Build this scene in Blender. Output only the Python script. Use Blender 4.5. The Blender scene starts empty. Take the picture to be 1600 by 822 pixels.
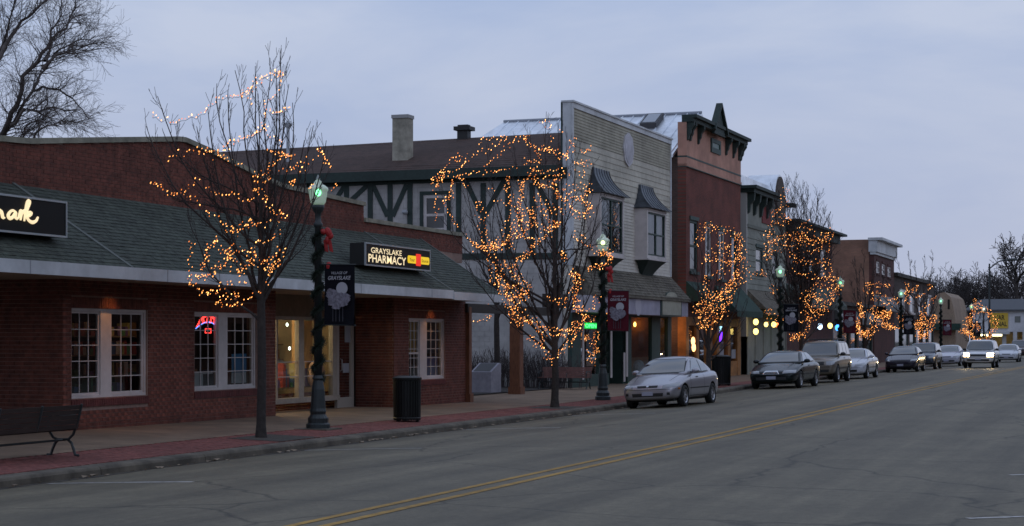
import bpy, bmesh, math, random
from mathutils import Vector, Matrix, noise
from mathutils.bvhtree import BVHTree

sc = bpy.context.scene
COL = sc.collection
R = math.radians

# ------------------------------------------------------------------ camera, sky, sun, exposure
EYE, HOR, FPX, YAW = 1.80, 532.0, 2750.0, R(20.0)
cam_d = bpy.data.cameras.new('camera')
cam = bpy.data.objects.new('camera', cam_d)
COL.objects.link(cam)
cam.location = (0, 0, EYE)
cam.rotation_euler = (R(90), 0, YAW)
cam_d.sensor_width = 36.0
cam_d.lens = 36.0 * FPX / 1600.0
cam_d.shift_y = (HOR - 411.0) / 1600.0
cam_d.clip_start = 0.1
cam_d.clip_end = 3000.0
sc.camera = cam
sc.view_settings.view_transform = 'Standard'
sc.view_settings.look = 'None'
sc.view_settings.exposure = 0.0
sc.view_settings.gamma = 1.0
sc.view_settings.use_curve_mapping = False
sc.cycles.use_denoising = True
sc.cycles.filter_width = 1.55
sc.cycles.max_bounces = 6
sc.cycles.transparent_max_bounces = 12
sc.cycles.sample_clamp_indirect = 4.0

SUN_EL, SUN_AZ = R(38), R(110)          # azimuth from +Y towards +X
wd = bpy.data.worlds.new('World')
sc.world = wd
wd.use_nodes = True
nt = wd.node_tree
nt.nodes.clear()
N = nt.nodes.new
L = nt.links.new
out = N('ShaderNodeOutputWorld'); bg = N('ShaderNodeBackground'); bg.inputs[1].default_value = 0.10
sky = N('ShaderNodeTexSky'); sky.sky_type = 'NISHITA'; sky.sun_disc = False
sky.sun_elevation = R(2.0); sky.sun_rotation = SUN_AZ
tc = N('ShaderNodeTexCoord')
sep = N('ShaderNodeSeparateXYZ'); L(tc.outputs['Generated'], sep.inputs[0])
mp = N('ShaderNodeMapping'); mp.inputs['Scale'].default_value = (1.5, 1.5, 5.6)
mp.inputs['Rotation'].default_value = (R(7), R(-5), 0)
L(tc.outputs['Generated'], mp.inputs[0])
n1 = N('ShaderNodeTexNoise'); n1.inputs['Scale'].default_value = 2.3; n1.inputs['Detail'].default_value = 7.0
n1.inputs['Roughness'].default_value = 0.55; n1.inputs['Distortion'].default_value = 0.35
L(mp.outputs[0], n1.inputs['Vector'])
r1 = N('ShaderNodeValToRGB')
r1.color_ramp.elements[0].position = 0.36; r1.color_ramp.elements[1].position = 0.66
r1.color_ramp.elements[0].color = (3.80, 4.88, 7.35, 1); r1.color_ramp.elements[1].color = (5.55, 6.28, 8.05, 1)
L(n1.outputs[0], r1.inputs[0])
hz = N('ShaderNodeMapRange'); hz.inputs[1].default_value = 0.0; hz.inputs[2].default_value = 0.20
hz.inputs[3].default_value = 1.0; hz.inputs[4].default_value = 0.0
L(sep.outputs['Z'], hz.inputs[0])
mxh = N('ShaderNodeMixRGB'); mxh.inputs[2].default_value = (5.45, 5.6, 6.8, 1)
mh = N('ShaderNodeMath'); mh.operation = 'MULTIPLY'; mh.inputs[1].default_value = 0.65
L(hz.outputs[0], mh.inputs[0]); L(mh.outputs[0], mxh.inputs[0]); L(r1.outputs[0], mxh.inputs[1])
mxs = N('ShaderNodeMixRGB'); mxs.inputs[0].default_value = 0.93
L(sky.outputs[0], mxs.inputs[1]); L(mxh.outputs[0], mxs.inputs[2])
L(mxs.outputs[0], bg.inputs[0]); L(bg.outputs[0], out.inputs[0])

sun_d = bpy.data.lights.new('sun', 'SUN'); sun = bpy.data.objects.new('sun', sun_d); COL.objects.link(sun)
sun_d.energy = 0.12; sun_d.angle = R(60); sun_d.color = (1.0, 0.96, 0.92)
sdir = Vector((math.sin(SUN_AZ) * math.cos(SUN_EL), math.cos(SUN_AZ) * math.cos(SUN_EL), math.sin(SUN_EL)))
sun.rotation_euler = sdir.to_track_quat('Z', 'Y').to_euler()

# ------------------------------------------------------------------ measuring helpers: pixel of the photo -> point on a known plane
CO, SI = math.cos(YAW), math.sin(YAW)
def ray(px, py):
    t, s = (px - 800.0) / FPX, (HOR - py) / FPX
    return Vector((t * CO - SI, t * SI + CO, s))
def onX(px, py, X):
    D = ray(px, py); d = X / D.x; return Vector((X, d * D.y, EYE + d * D.z))
def onY(px, py, Y):
    D = ray(px, py); d = Y / D.y; return Vector((d * D.x, Y, EYE + d * D.z))
def onZ(px, py, z):
    D = ray(px, py); d = (z - EYE) / D.z; return Vector((d * D.x, d * D.y, z))
def onD(px, py, d):
    D = ray(px, py); return Vector((d * D.x, d * D.y, EYE + d * D.z))
def depth(p):
    return -p[0] * SI + p[1] * CO
def lerp(a, b, t): return a + (b - a) * t
def clamp01(t): return max(0.0, min(1.0, t))

# ------------------------------------------------------------------ materials
MATS = {}
def mat(name, col, rough=0.7, metal=0.0, var=0.0, vscale=8.0, bump=0.0, bscale=40.0, emit=None, estr=0.0, coat=0.0, spec=0.5, col2=None, vec=(1, 1, 1), objrand=0.0):
    if name in MATS: return MATS[name]
    m = bpy.data.materials.new(name); m.use_nodes = True
    t = m.node_tree; b = t.nodes['Principled BSDF']
    b.inputs['Base Color'].default_value = (*col, 1)
    b.inputs['Roughness'].default_value = rough; b.inputs['Metallic'].default_value = metal
    b.inputs['Specular IOR Level'].default_value = spec
    if coat: b.inputs['Coat Weight'].default_value = coat; b.inputs['Coat Roughness'].default_value = 0.06
    if emit:
        b.inputs['Emission Color'].default_value = (*emit, 1); b.inputs['Emission Strength'].default_value = estr
    co = None
    if var or bump:
        tcn = t.nodes.new('ShaderNodeTexCoord'); mpn = t.nodes.new('ShaderNodeMapping')
        mpn.inputs['Scale'].default_value = vec
        t.links.new(tcn.outputs['Object'], mpn.inputs[0]); co = mpn.outputs[0]
    if var:
        nz = t.nodes.new('ShaderNodeTexNoise'); nz.inputs['Scale'].default_value = vscale; nz.inputs['Detail'].default_value = 4
        nz.inputs['Roughness'].default_value = 0.6
        t.links.new(co, nz.inputs['Vector'])
        rp = t.nodes.new('ShaderNodeValToRGB')
        c2 = col2 or tuple(min(1, c * (1 + var)) for c in col)
        c1 = tuple(c * (1 - var) for c in col)
        rp.color_ramp.elements[0].position = 0.32; rp.color_ramp.elements[1].position = 0.68
        rp.color_ramp.elements[0].color = (*c1, 1); rp.color_ramp.elements[1].color = (*c2, 1)
        t.links.new(nz.outputs[0], rp.inputs[0])
        src = rp.outputs[0]
        if not coat:
            n2 = t.nodes.new('ShaderNodeTexNoise'); n2.inputs['Scale'].default_value = 0.55; n2.inputs['Detail'].default_value = 7; n2.inputs['Roughness'].default_value = 0.68
            t.links.new(tcn.outputs['Object'], n2.inputs['Vector'])
            m2 = t.nodes.new('ShaderNodeMapRange'); m2.inputs[1].default_value = 0.32; m2.inputs[2].default_value = 0.66; m2.inputs[3].default_value = 0.74; m2.inputs[4].default_value = 1.2
            t.links.new(n2.outputs[0], m2.inputs[0])
            x2 = t.nodes.new('ShaderNodeMixRGB'); x2.blend_type = 'MULTIPLY'; x2.inputs[0].default_value = 1.0
            t.links.new(src, x2.inputs[1]); t.links.new(m2.outputs[0], x2.inputs[2]); src = x2.outputs[0]
        if objrand:
            oi = t.nodes.new('ShaderNodeObjectInfo'); hs = t.nodes.new('ShaderNodeHueSaturation')
            mr = t.nodes.new('ShaderNodeMapRange'); mr.inputs[3].default_value = 1 - objrand; mr.inputs[4].default_value = 1 + objrand
            t.links.new(oi.outputs['Random'], mr.inputs[0]); t.links.new(mr.outputs[0], hs.inputs['Value'])
            t.links.new(src, hs.inputs['Color']); src = hs.outputs[0]
        t.links.new(src, b.inputs['Base Color'])
    if bump:
        nb = t.nodes.new('ShaderNodeTexNoise'); nb.inputs['Scale'].default_value = bscale; nb.inputs['Detail'].default_value = 5
        bp = t.nodes.new('ShaderNodeBump'); bp.inputs['Strength'].default_value = bump; bp.inputs['Distance'].default_value = 0.02
        t.links.new(co, nb.inputs['Vector']); t.links.new(nb.outputs[0], bp.inputs['Height']); t.links.new(bp.outputs[0], b.inputs['Normal'])
    MATS[name] = m
    return m

def brick_mat(name, c1, c2, mortar, bw=0.22, bh=0.08, axis='yz'):
    """brick courses too far away to tell apart"""
    m = bpy.data.materials.new(name); m.use_nodes = True
    t = m.node_tree; b = t.nodes['Principled BSDF']; b.inputs['Roughness'].default_value = 0.9
    tcn = t.nodes.new('ShaderNodeTexCoord'); sp = t.nodes.new('ShaderNodeSeparateXYZ'); cb = t.nodes.new('ShaderNodeCombineXYZ')
    t.links.new(tcn.outputs['Object'], sp.inputs[0])
    t.links.new(sp.outputs['Y' if axis == 'yz' else 'X'], cb.inputs[0]); t.links.new(sp.outputs['Z'], cb.inputs[1])
    br = t.nodes.new('ShaderNodeTexBrick'); br.inputs['Scale'].default_value = 1.0
    br.inputs['Brick Width'].default_value = bw; br.inputs['Row Height'].default_value = bh; br.inputs['Mortar Size'].default_value = 0.008
    br.inputs['Color1'].default_value = (*c1, 1); br.inputs['Color2'].default_value = (*c2, 1); br.inputs['Mortar'].default_value = (*mortar, 1)
    t.links.new(cb.outputs[0], br.inputs['Vector'])
    nz = t.nodes.new('ShaderNodeTexNoise'); nz.inputs['Scale'].default_value = 0.9; nz.inputs['Detail'].default_value = 6
    t.links.new(tcn.outputs['Object'], nz.inputs['Vector'])
    mr = t.nodes.new('ShaderNodeMapRange'); mr.inputs[1].default_value = 0.3; mr.inputs[2].default_value = 0.7; mr.inputs[3].default_value = 0.7; mr.inputs[4].default_value = 1.25
    t.links.new(nz.outputs[0], mr.inputs[0])
    mx = t.nodes.new('ShaderNodeMixRGB'); mx.blend_type = 'MULTIPLY'; mx.inputs[0].default_value = 1.0
    t.links.new(br.outputs[0], mx.inputs[1]); t.links.new(mr.outputs[0], mx.inputs[2]); t.links.new(mx.outputs[0], b.inputs['Base Color'])
    bp = t.nodes.new('ShaderNodeBump'); bp.inputs['Strength'].default_value = 0.6; bp.inputs['Distance'].default_value = 0.01
    iv = t.nodes.new('ShaderNodeMath'); iv.operation = 'SUBTRACT'; iv.inputs[0].default_value = 1.0
    t.links.new(br.outputs['Fac'], iv.inputs[1]); t.links.new(iv.outputs[0], bp.inputs['Height']); t.links.new(bp.outputs[0], b.inputs['Normal'])
    MATS[name] = m
    return m

def glass_mat(name, tint=(0.75, 0.8, 0.8), base_refl=0.03):
    m = bpy.data.materials.new(name); m.use_nodes = True
    t = m.node_tree; t.nodes.clear()
    o = t.nodes.new('ShaderNodeOutputMaterial'); mx = t.nodes.new('ShaderNodeMixShader'); tr = t.nodes.new('ShaderNodeBsdfTransparent')
    gl = t.nodes.new('ShaderNodeBsdfGlossy'); fr = t.nodes.new('ShaderNodeFresnel')
    tr.inputs[0].default_value = (*tint, 1); gl.inputs['Roughness'].default_value = 0.015; fr.inputs[0].default_value = 1.52
    ad = t.nodes.new('ShaderNodeMath'); ad.operation = 'ADD'; ad.inputs[1].default_value = base_refl; ad.use_clamp = True
    t.links.new(fr.outputs[0], ad.inputs[0]); t.links.new(ad.outputs[0], mx.inputs[0])
    t.links.new(tr.outputs[0], mx.inputs[1]); t.links.new(gl.outputs[0], mx.inputs[2]); t.links.new(mx.outputs[0], o.inputs[0])
    MATS[name] = m
    return m
def glow(name, col, s):
    if name in MATS: return MATS[name]
    return mat(name, tuple(c * 0.5 for c in col), rough=0.5, emit=col, estr=s)

M_brick = mat('red brick', (0.158, 0.047, 0.031), 0.9, var=0.45, vscale=5.5, bump=0.3, bscale=60, objrand=0.22)
M_brick2 = mat('dark red sill brick', (0.11, 0.028, 0.025), 0.9, var=0.3, vscale=6, bump=0.3)
M_mortar = mat('mortar', (0.25, 0.165, 0.135), 0.95, var=0.2, vscale=10)
M_coping = mat('stone coping', (0.23, 0.22, 0.17), 0.9, var=0.3, vscale=3, bump=0.2, bscale=25)
M_shingle = mat('green grey shingles', (0.050, 0.060, 0.047), 0.92, var=0.5, vscale=7, bump=0.5, bscale=90)
M_strip = mat('roof divider strip', (0.10, 0.112, 0.10), 0.7, var=0.15)
M_white = mat('white painted trim', (0.50, 0.52, 0.54), 0.55, var=0.08, vscale=3)
M_whiteframe = mat('white window frame', (0.50, 0.46, 0.45), 0.5, var=0.06, vscale=4)
M_soffit = mat('soffit board', (0.32, 0.25, 0.2), 0.8, var=0.15)
M_concrete = mat('sidewalk concrete', (0.19, 0.128, 0.083), 0.9, var=0.2, vscale=1.6, bump=0.25, bscale=35)
M_kerb = mat('kerb concrete', (0.105, 0.088, 0.066), 0.92, var=0.35, vscale=2.2, bump=0.3, bscale=30)
M_paver = mat('red pavers', (0.185, 0.056, 0.045), 0.9, var=0.4, vscale=9, bump=0.25, bscale=50)
M_soil = mat('tree pit soil', (0.06, 0.05, 0.04), 1.0, var=0.4, bump=0.6)
M_bark = mat('dark bark', (0.036, 0.029, 0.026), 0.95, var=0.35, vscale=12, bump=0.5, bscale=40)
M_twig = mat('twigs', (0.032, 0.025, 0.024), 0.9, var=0.3, vscale=5)
M_iron = mat('black green iron', (0.018, 0.026, 0.028), 0.45, var=0.2, spec=0.5)
M_black = mat('black plastic', (0.012, 0.012, 0.012), 0.5)
M_dgreen = mat('dark green paint', (0.022, 0.05, 0.042), 0.6, var=0.15, vscale=3)
M_glass = glass_mat('window glass')
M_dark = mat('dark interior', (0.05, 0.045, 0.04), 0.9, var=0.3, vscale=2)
M_wood = mat('brown stained wood', (0.17, 0.065, 0.03), 0.7, var=0.35, vscale=5, vec=(6, 6, 1))

# ------------------------------------------------------------------ mesh and object helpers
class MB:
    def __init__(s): s.v = []; s.f = []; s.m = []
    def add(s, vs, fs, mi=0):
        o = len(s.v); s.v.extend([tuple(v) for v in vs]); s.f.extend([tuple(i + o for i in f) for f in fs]); s.m.extend([mi] * len(fs)); return s
    def box(s, a, b, mi=0):
        x0, y0, z0 = [min(p, q) for p, q in zip(a, b)]; x1, y1, z1 = [max(p, q) for p, q in zip(a, b)]
        return s.add([(x0, y0, z0), (x1, y0, z0), (x1, y1, z0), (x0, y1, z0), (x0, y0, z1), (x1, y0, z1), (x1, y1, z1), (x0, y1, z1)],
                     [(3, 2, 1, 0), (4, 5, 6, 7), (0, 1, 5, 4), (1, 2, 6, 5), (2, 3, 7, 6), (3, 0, 4, 7)], mi)
    def quad(s, a, b, c, d, mi=0): return s.add([a, b, c, d], [(0, 1, 2, 3)], mi)
    def hexa(s, p, mi=0):
        return s.add(p, [(3, 2, 1, 0), (4, 5, 6, 7), (0, 1, 5, 4), (1, 2, 6, 5), (2, 3, 7, 6), (3, 0, 4, 7)], mi)
    def prism(s, poly, fn, a, b, mi=0):
        """poly: 2-D outline; fn(p, h) -> 3-D point; extruded from h=a to h=b"""
        n = len(poly); vs = [fn(p, a) for p in poly] + [fn(p, b) for p in poly]
        fs = [tuple(range(n - 1, -1, -1)), tuple(range(n, 2 * n))] + [(i, (i + 1) % n, n + (i + 1) % n, n + i) for i in range(n)]
        return s.add(vs, fs, mi)
    def tube(s, pts, rad, n=5, mi=0, cap=True):
        pts = [Vector(p) for p in pts]
        if not hasattr(rad, '__len__'): rad = [rad] * len(pts)
        o = len(s.v); k = len(pts)
        for i, p in enumerate(pts):
            t = (pts[min(i + 1, k - 1)] - pts[max(i - 1, 0)])
            if t.length < 1e-9: t = Vector((0, 0, 1))
            t.normalize()
            ref = Vector((0.31, 0.95, 0.05)) if abs(t.y) < 0.9 else Vector((1, 0, 0))
            a = t.cross(ref).normalized(); b = t.cross(a)
            for j in range(n):
                an = 2 * math.pi * j / n; s.v.append(tuple(p + (a * math.cos(an) + b * math.sin(an)) * rad[i]))
        for i in range(k - 1):
            for j in range(n):
                q = (j + 1) % n
                s.f.append((o + i * n + j, o + i * n + q, o + (i + 1) * n + q, o + (i + 1) * n + j)); s.m.append(mi)
        if cap and n > 2:
            s.f.append(tuple(o + j for j in range(n - 1, -1, -1))); s.m.append(mi)
            s.f.append(tuple(o + (k - 1) * n + j for j in range(n))); s.m.append(mi)
        return s
    def lathe(s, prof, c=(0, 0, 0), n=16, mi=0, axis='z'):
        o = len(s.v); k = len(prof)
        for r, h in prof:
            for j in range(n):
                an = 2 * math.pi * j / n; x, y = r * math.cos(an), r * math.sin(an)
                v = (x, y, h) if axis == 'z' else ((h, x, y) if axis == 'x' else (x, h, y))
                s.v.append((c[0] + v[0], c[1] + v[1], c[2] + v[2]))
        for i in range(k - 1):
            for j in range(n):
                q = (j + 1) % n; s.f.append((o + i * n + j, o + i * n + q, o + (i + 1) * n + q, o + (i + 1) * n + j)); s.m.append(mi)
        s.f.append(tuple(o + j for j in range(n - 1, -1, -1))); s.m.append(mi)
        s.f.append(tuple(o + (k - 1) * n + j for j in range(n))); s.m.append(mi)
        return s
    def ell(s, c, r, nu=10, nv=6, mi=0, rot=None):
        vs = []; fs = []
        for i in range(1, nv):
            th = math.pi * i / nv
            for j in range(nu):
                ph = 2 * math.pi * j / nu
                vs.append(Vector((r[0] * math.sin(th) * math.cos(ph), r[1] * math.sin(th) * math.sin(ph), r[2] * math.cos(th))))
        top = len(vs); vs.append(Vector((0, 0, r[2]))); vs.append(Vector((0, 0, -r[2])))
        for i in range(nv - 2):
            for j in range(nu):
                q = (j + 1) % nu; fs.append((i * nu + j, (i + 1) * nu + j, (i + 1) * nu + q, i * nu + q))
        for j in range(nu):
            q = (j + 1) % nu; fs.append((top, j, q)); fs.append((top + 1, (nv - 2) * nu + q, (nv - 2) * nu + j))
        if rot: vs = [rot @ v for v in vs]
        return s.add([v + Vector(c) for v in vs], fs, mi)
    def build(s, name, mats, parent=None, smooth=False, local=False, kind=None, label=None):
        me = bpy.data.meshes.new(name)
        vs = s.v
        if parent is not None and not local:
            iv = WM[parent.name].inverted(); vs = [tuple(iv @ Vector(v)) for v in s.v]
        me.from_pydata(vs, [], s.f)
        if not isinstance(mats, (list, tuple)): mats = [mats]
        for m in mats: me.materials.append(m)
        if len(mats) > 1: me.polygons.foreach_set('material_index', s.m)
        bm = bmesh.new(); bm.from_mesh(me); bmesh.ops.recalc_face_normals(bm, faces=bm.faces); bm.to_mesh(me); bm.free()
        if smooth: me.polygons.foreach_set('use_smooth', [True] * len(me.polygons))
        return link(name, me, parent, kind, label)

WM = {}
def link(name, data, parent=None, kind=None, label=None, mw=None):
    o = bpy.data.objects.new(name, data); COL.objects.link(o)
    if parent is not None: o.parent = parent
    WM[o.name] = (WM[parent.name] if parent is not None else Matrix()) @ (mw or Matrix())
    if mw is not None: o.matrix_local = mw
    if kind: o['kind'] = kind
    if label: o['label'] = label
    return o
def thing(name, label, cat, loc=(0, 0, 0), rz=0.0, group=None):
    o = bpy.data.objects.new(name, None); COL.objects.link(o); o.empty_display_size = 0.2
    o.location = loc; o.rotation_euler = (0, 0, rz)
    WM[o.name] = Matrix.Translation(Vector(loc)) @ Matrix.Rotation(rz, 4, 'Z')
    o['label'] = label; o['category'] = cat
    if group: o['group'] = group
    return o
def tag(o, label, cat, group=None):
    o['label'] = label; o['category'] = cat
    if group: o['group'] = group
    return o
def text_mesh(txt, size, bold=0.0, depth_=0.008, shear=0.0):
    cu = bpy.data.curves.new('lettering', 'FONT'); cu.body = txt; cu.size = size; cu.offset = bold; cu.extrude = depth_
    cu.align_x = 'CENTER'; cu.align_y = 'CENTER'; cu.shear = shear; cu.resolution_u = 3
    o = bpy.data.objects.new('lettering', cu); COL.objects.link(o)
    dg = bpy.context.evaluated_depsgraph_get(); dg.update()
    me = bpy.data.meshes.new_from_object(o.evaluated_get(dg)); bpy.data.objects.remove(o); bpy.data.curves.remove(cu)
    vs = [v.co.copy() for v in me.vertices]; fs = [tuple(p.vertices) for p in me.polygons]; bpy.data.meshes.remove(me)
    return vs, fs
def put_text(mb, txt, c, ux, uy, w, h, bold=0.0, mi=0, shear=0.0, d=0.006):
    """lettering centred on c, right along ux, up along uy, fitted into w x h"""
    vs, fs = text_mesh(txt, 1.0, bold, 0.0, shear)
    xs = [v.x for v in vs]; ys = [v.y for v in vs]
    sx, sy = w / (max(xs) - min(xs)), h / (max(ys) - min(ys)); cx, cy = (max(xs) + min(xs)) / 2, (max(ys) + min(ys)) / 2
    c, ux, uy = Vector(c), Vector(ux).normalized(), Vector(uy).normalized(); nn = ux.cross(uy)
    mb.add([c + ux * ((v.x - cx) * sx) + uy * ((v.y - cy) * sy) + nn * d for v in vs], fs, mi)

class Fac:
    """a facade: local x = outwards (to the street), y = along the street, z = up"""
    def __init__(s, X, Y, yaw=0.0):
        s.P = Vector((X, Y)); s.yaw = R(yaw); s.U = Vector((math.sin(s.yaw), math.cos(s.yaw))); s.V = Vector((math.cos(s.yaw), -math.sin(s.yaw)))
        s.rz = -s.yaw
    def at(s, px, py, v=0.0):
        D = ray(px, py); q = Vector((D.x, D.y)); d = (s.P.dot(s.V) + v) / q.dot(s.V); p = q * d
        return ((p - s.P).dot(s.U), EYE + D.z * d)
    def u(s, px, v=0.0): return s.at(px, 500, v)[0]
    def rect(s, x0, y0, x1, y1, v=0.0):
        a, b = s.at(x0, y0, v), s.at(x1, y1, v); return (a[0], b[0], b[1], a[1])     # u0,u1,z0,z1 from the two corners
    def world(s, v, u, z):
        p = s.P + s.V * v + s.U * u; return Vector((p.x, p.y, z))
def wall_cells(mb, u0, u1, z0, z1, holes, v0, v1, mi=0):
    zs = sorted({z0, z1, *[z for h in holes for z in h[2:4] if z0 < z < z1]})
    for a, b in zip(zs, zs[1:]):
        m = (a + b) / 2; iv = [(u0, u1)]
        for h in holes:
            if h[2] < m < h[3]:
                nx = []
                for p, q in iv:
                    if h[1] <= p or h[0] >= q: nx.append((p, q)); continue
                    if h[0] > p: nx.append((p, h[0]))
                    if h[1] < q: nx.append((h[1], q))
                iv = nx
        for p, q in iv:
            if q - p > 0.004: mb.box((v0, p, a), (v1, q, b), mi)

# ------------------------------------------------------------------ the ground
XK, XY, XW, XP, XF, XR = -14.35, -7.7, -18.85, -20.15, -17.55, -19.95
def pl(tab, x):
    if x <= tab[0][0]: return tab[0][1]
    for (a, b), (c, d) in zip(tab, tab[1:]):
        if x <= c: return lerp(b, d, (x - a) / (c - a))
    return tab[-1][1]
def zc(Y): return pl([(33, 0), (55, .06), (76, .11), (300, .11)], Y)
def zg(Y): return pl([(49, -.16), (57, -.09), (66, -.02)], Y)
def zroad(X, Y):
    if X < XY:
        u = (X - XY) / (XK - XY); return lerp(zc(Y), zg(Y), min(1.2, u) ** 2)
    return zc(Y) - 0.012 * (X - XY)
def zwall(Y): return pl([(20, .15), (28, .13), (48, .0), (63, .01), (90, .01), (120, .08)], Y)
def zside(X, Y):
    a = zg(Y) + .14; u = (X - XK) / (XW - XK); return lerp(a, zwall(Y), min(u, 1.0))

def sheet(name, xs, ys, fz, m, dz=0.0):
    mb = MB(); vs = [(x, y, fz(x, y) + dz) for y in ys for x in xs]; n = len(xs)
    fs = [(j * n + i, j * n + i + 1, (j + 1) * n + i + 1, (j + 1) * n + i) for j in range(len(ys) - 1) for i in range(n - 1)]
    mb.add(vs, fs); return mb.build(name, m, None, smooth=True, kind='structure')
def frange(a, b, n): return [a + (b - a) * i / n for i in range(n + 1)]

def road_material():
    m = bpy.data.materials.new('worn asphalt'); m.use_nodes = True; t = m.node_tree; b = t.nodes['Principled BSDF']
    b.inputs['Roughness'].default_value = 0.64; b.inputs['Specular IOR Level'].default_value = 0.3
    tcn = t.nodes.new('ShaderNodeTexCoord')
    def nz(scale, vec, det=5):
        mpn = t.nodes.new('ShaderNodeMapping'); mpn.inputs['Scale'].default_value = vec
        n = t.nodes.new('ShaderNodeTexNoise'); n.inputs['Scale'].default_value = scale; n.inputs['Detail'].default_value = det; n.inputs['Roughness'].default_value = 0.65
        t.links.new(tcn.outputs['Object'], mpn.inputs[0]); t.links.new(mpn.outputs[0], n.inputs['Vector']); return n.outputs[0]
    def rng(s, a, b_, c, d):
        r = t.nodes.new('ShaderNodeMapRange'); r.inputs[1].default_value = a; r.inputs[2].default_value = b_; r.inputs[3].default_value = c; r.inputs[4].default_value = d
        t.links.new(s, r.inputs[0]); return r.outputs[0]
    def mul(a, b_):
        k = t.nodes.new('ShaderNodeMath'); k.operation = 'MULTIPLY'; t.links.new(a, k.inputs[0]); t.links.new(b_, k.inputs[1]); return k.outputs[0]
    streak = rng(nz(1.0, (1.1, 0.035, 1)), 0.32, 0.68, 0.64, 1.30)         # wheel paths and oil worn along the lanes
    patch = rng(nz(0.55, (1, 1, 1)), 0.32, 0.68, 0.80, 1.18)
    grit = rng(nz(55.0, (1, 1, 1), 3), 0.25, 0.75, 0.74, 1.26)
    f = mul(mul(mul(streak, patch), grit), rng(nz(11.0, (1, .7, 1), 6), 0.3, 0.7, 0.80, 1.20))
    vn = t.nodes.new('ShaderNodeTexVoronoi'); vn.feature = 'DISTANCE_TO_EDGE'; vn.inputs['Scale'].default_value = 0.32
    mpn = t.nodes.new('ShaderNodeMapping'); nzc = t.nodes.new('ShaderNodeTexNoise'); nzc.inputs['Scale'].default_value = 1.2; nzc.inputs['Detail'].default_value = 6
    mxv = t.nodes.new('ShaderNodeMixRGB'); mxv.inputs[0].default_value = 0.35
    t.links.new(tcn.outputs['Object'], nzc.inputs['Vector']); t.links.new(tcn.outputs['Object'], mxv.inputs[1]); t.links.new(nzc.outputs[1], mxv.inputs[2]); t.links.new(mxv.outputs[0], vn.inputs['Vector'])
    crack = rng(vn.outputs['Distance'], 0.0, 0.010, 0.42, 1.0)
    f = mul(f, crack)
    cm = t.nodes.new('ShaderNodeMixRGB'); cm.blend_type = 'MULTIPLY'; cm.inputs[0].default_value = 1.0; cm.inputs[1].default_value = (0.124, 0.106, 0.069, 1)
    t.links.new(f, cm.inputs[2]); t.links.new(cm.outputs[0], b.inputs['Base Color'])
    bp = t.nodes.new('ShaderNodeBump'); bp.inputs['Strength'].default_value = 0.35; bp.inputs['Distance'].default_value = 0.01
    t.links.new(nz(70.0, (1, 1, 1), 4), bp.inputs['Height']); t.links.new(bp.outputs[0], b.inputs['Normal'])
    return m
M_road = road_material()
YS = frange(-8, 20, 7) + frange(22, 100, 39) + frange(106, 300, 30)
sheet('road', frange(XK - .02, XY, 12) + frange(XY + 1, 9, 6), YS, zroad, M_road)
M_gnd = mat('winter grass and dirt', (0.075, 0.07, 0.045), 1.0, var=0.4, vscale=0.3, bump=0.4)
g = MB(); g.quad((-900, -200, -.45), (900, -200, -.45), (900, 2500, -.45), (-900, 2500, -.45)); g.build('ground', M_gnd, None, kind='structure')
sheet('far_road', [-60, XK, 9, 60], [300, 420], lambda x, y: .11 - (.05 if abs(x) > 20 else 0), M_road, -.02)
sheet('near_sidewalk', [9, 9.01, 14], YS, lambda x, y: zroad(9, y) + (.15 if x > 9.005 else -.1), M_concrete)

# sidewalk of the far side: concrete, a band of red pavers, the kerb
YW = frange(4, 100, 48) + frange(104, 220, 29)
XB0, XB1 = -14.62, -16.05
sheet('sidewalk', [XB1, -16.8, -17.6, -18.4, XW, -20, -21, -26], YW, zside, M_concrete)
sheet('paver_bed', [XB1, -15.3, XB0], YW, zside, M_mortar, -.012)
rng = random.Random(5)
mb = MB(); y = 17.0; row = 0
while y < 66:
    x = XB1 + (.1 if row % 2 else 0)
    while x < XB0 - .02:
        a, b = max(x, XB1) + .004, min(x + .2, XB0) - .004
        if b - a > .03:
            zz = zside((a + b) / 2, y + .05) + rng.uniform(-.002, .002)
            s = zside(b, y) - zside(a, y)
            mb.add([(a, y + .004, zz - s / 2), (b, y + .004, zz + s / 2), (b, y + .096, zz + s / 2), (a, y + .096, zz - s / 2),
                    (a, y + .004, zz - .02), (b, y + .004, zz - .02), (b, y + .096, zz - .02), (a, y + .096, zz - .02)],
                   [(0, 1, 2, 3), (4, 5, 1, 0), (5, 6, 2, 1), (6, 7, 3, 2), (7, 4, 0, 3)])
        x += .2
    y += .1; row += 1
mb.build('paver', M_paver, bpy.data.objects['paver_bed'], kind='stuff')
sheet('far_paver_band', [XB1, -15.3, XB0], frange(66, 200, 40), zside, M_paver, .004)
kerb = bpy.data.objects.new('kerb', None); COL.objects.link(kerb); WM['kerb'] = Matrix(); kerb['kind'] = 'structure'
y = 10.0
while y < 210:
    mb = MB(); st = 3.0 if y < 70 else 9.0; n = 3; y1 = y + st - .012
    prof = [(XK + .0, -.05), (XK - .012, .085), (XK - .035, .115), (XK - .06, .13), (XB0 - .006, .143), (XB0 - .006, -.05)]
    vs = []; k = len(prof)
    for j in range(n + 1):
        yy = lerp(y, y1, j / n)
        for px_, pz in prof: vs.append((px_ + rng.uniform(-.002, .002), yy, zg(yy) + pz))
    fs = [(j * k + i, j * k + (i + 1) % k, (j + 1) * k + (i + 1) % k, (j + 1) * k + i) for j in range(n) for i in range(k)]
    fs += [tuple(range(k)), tuple(n * k + i for i in range(k))]
    mb.add(vs, fs).build('kerb_stone', M_kerb, kerb)
    y += st
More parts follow.
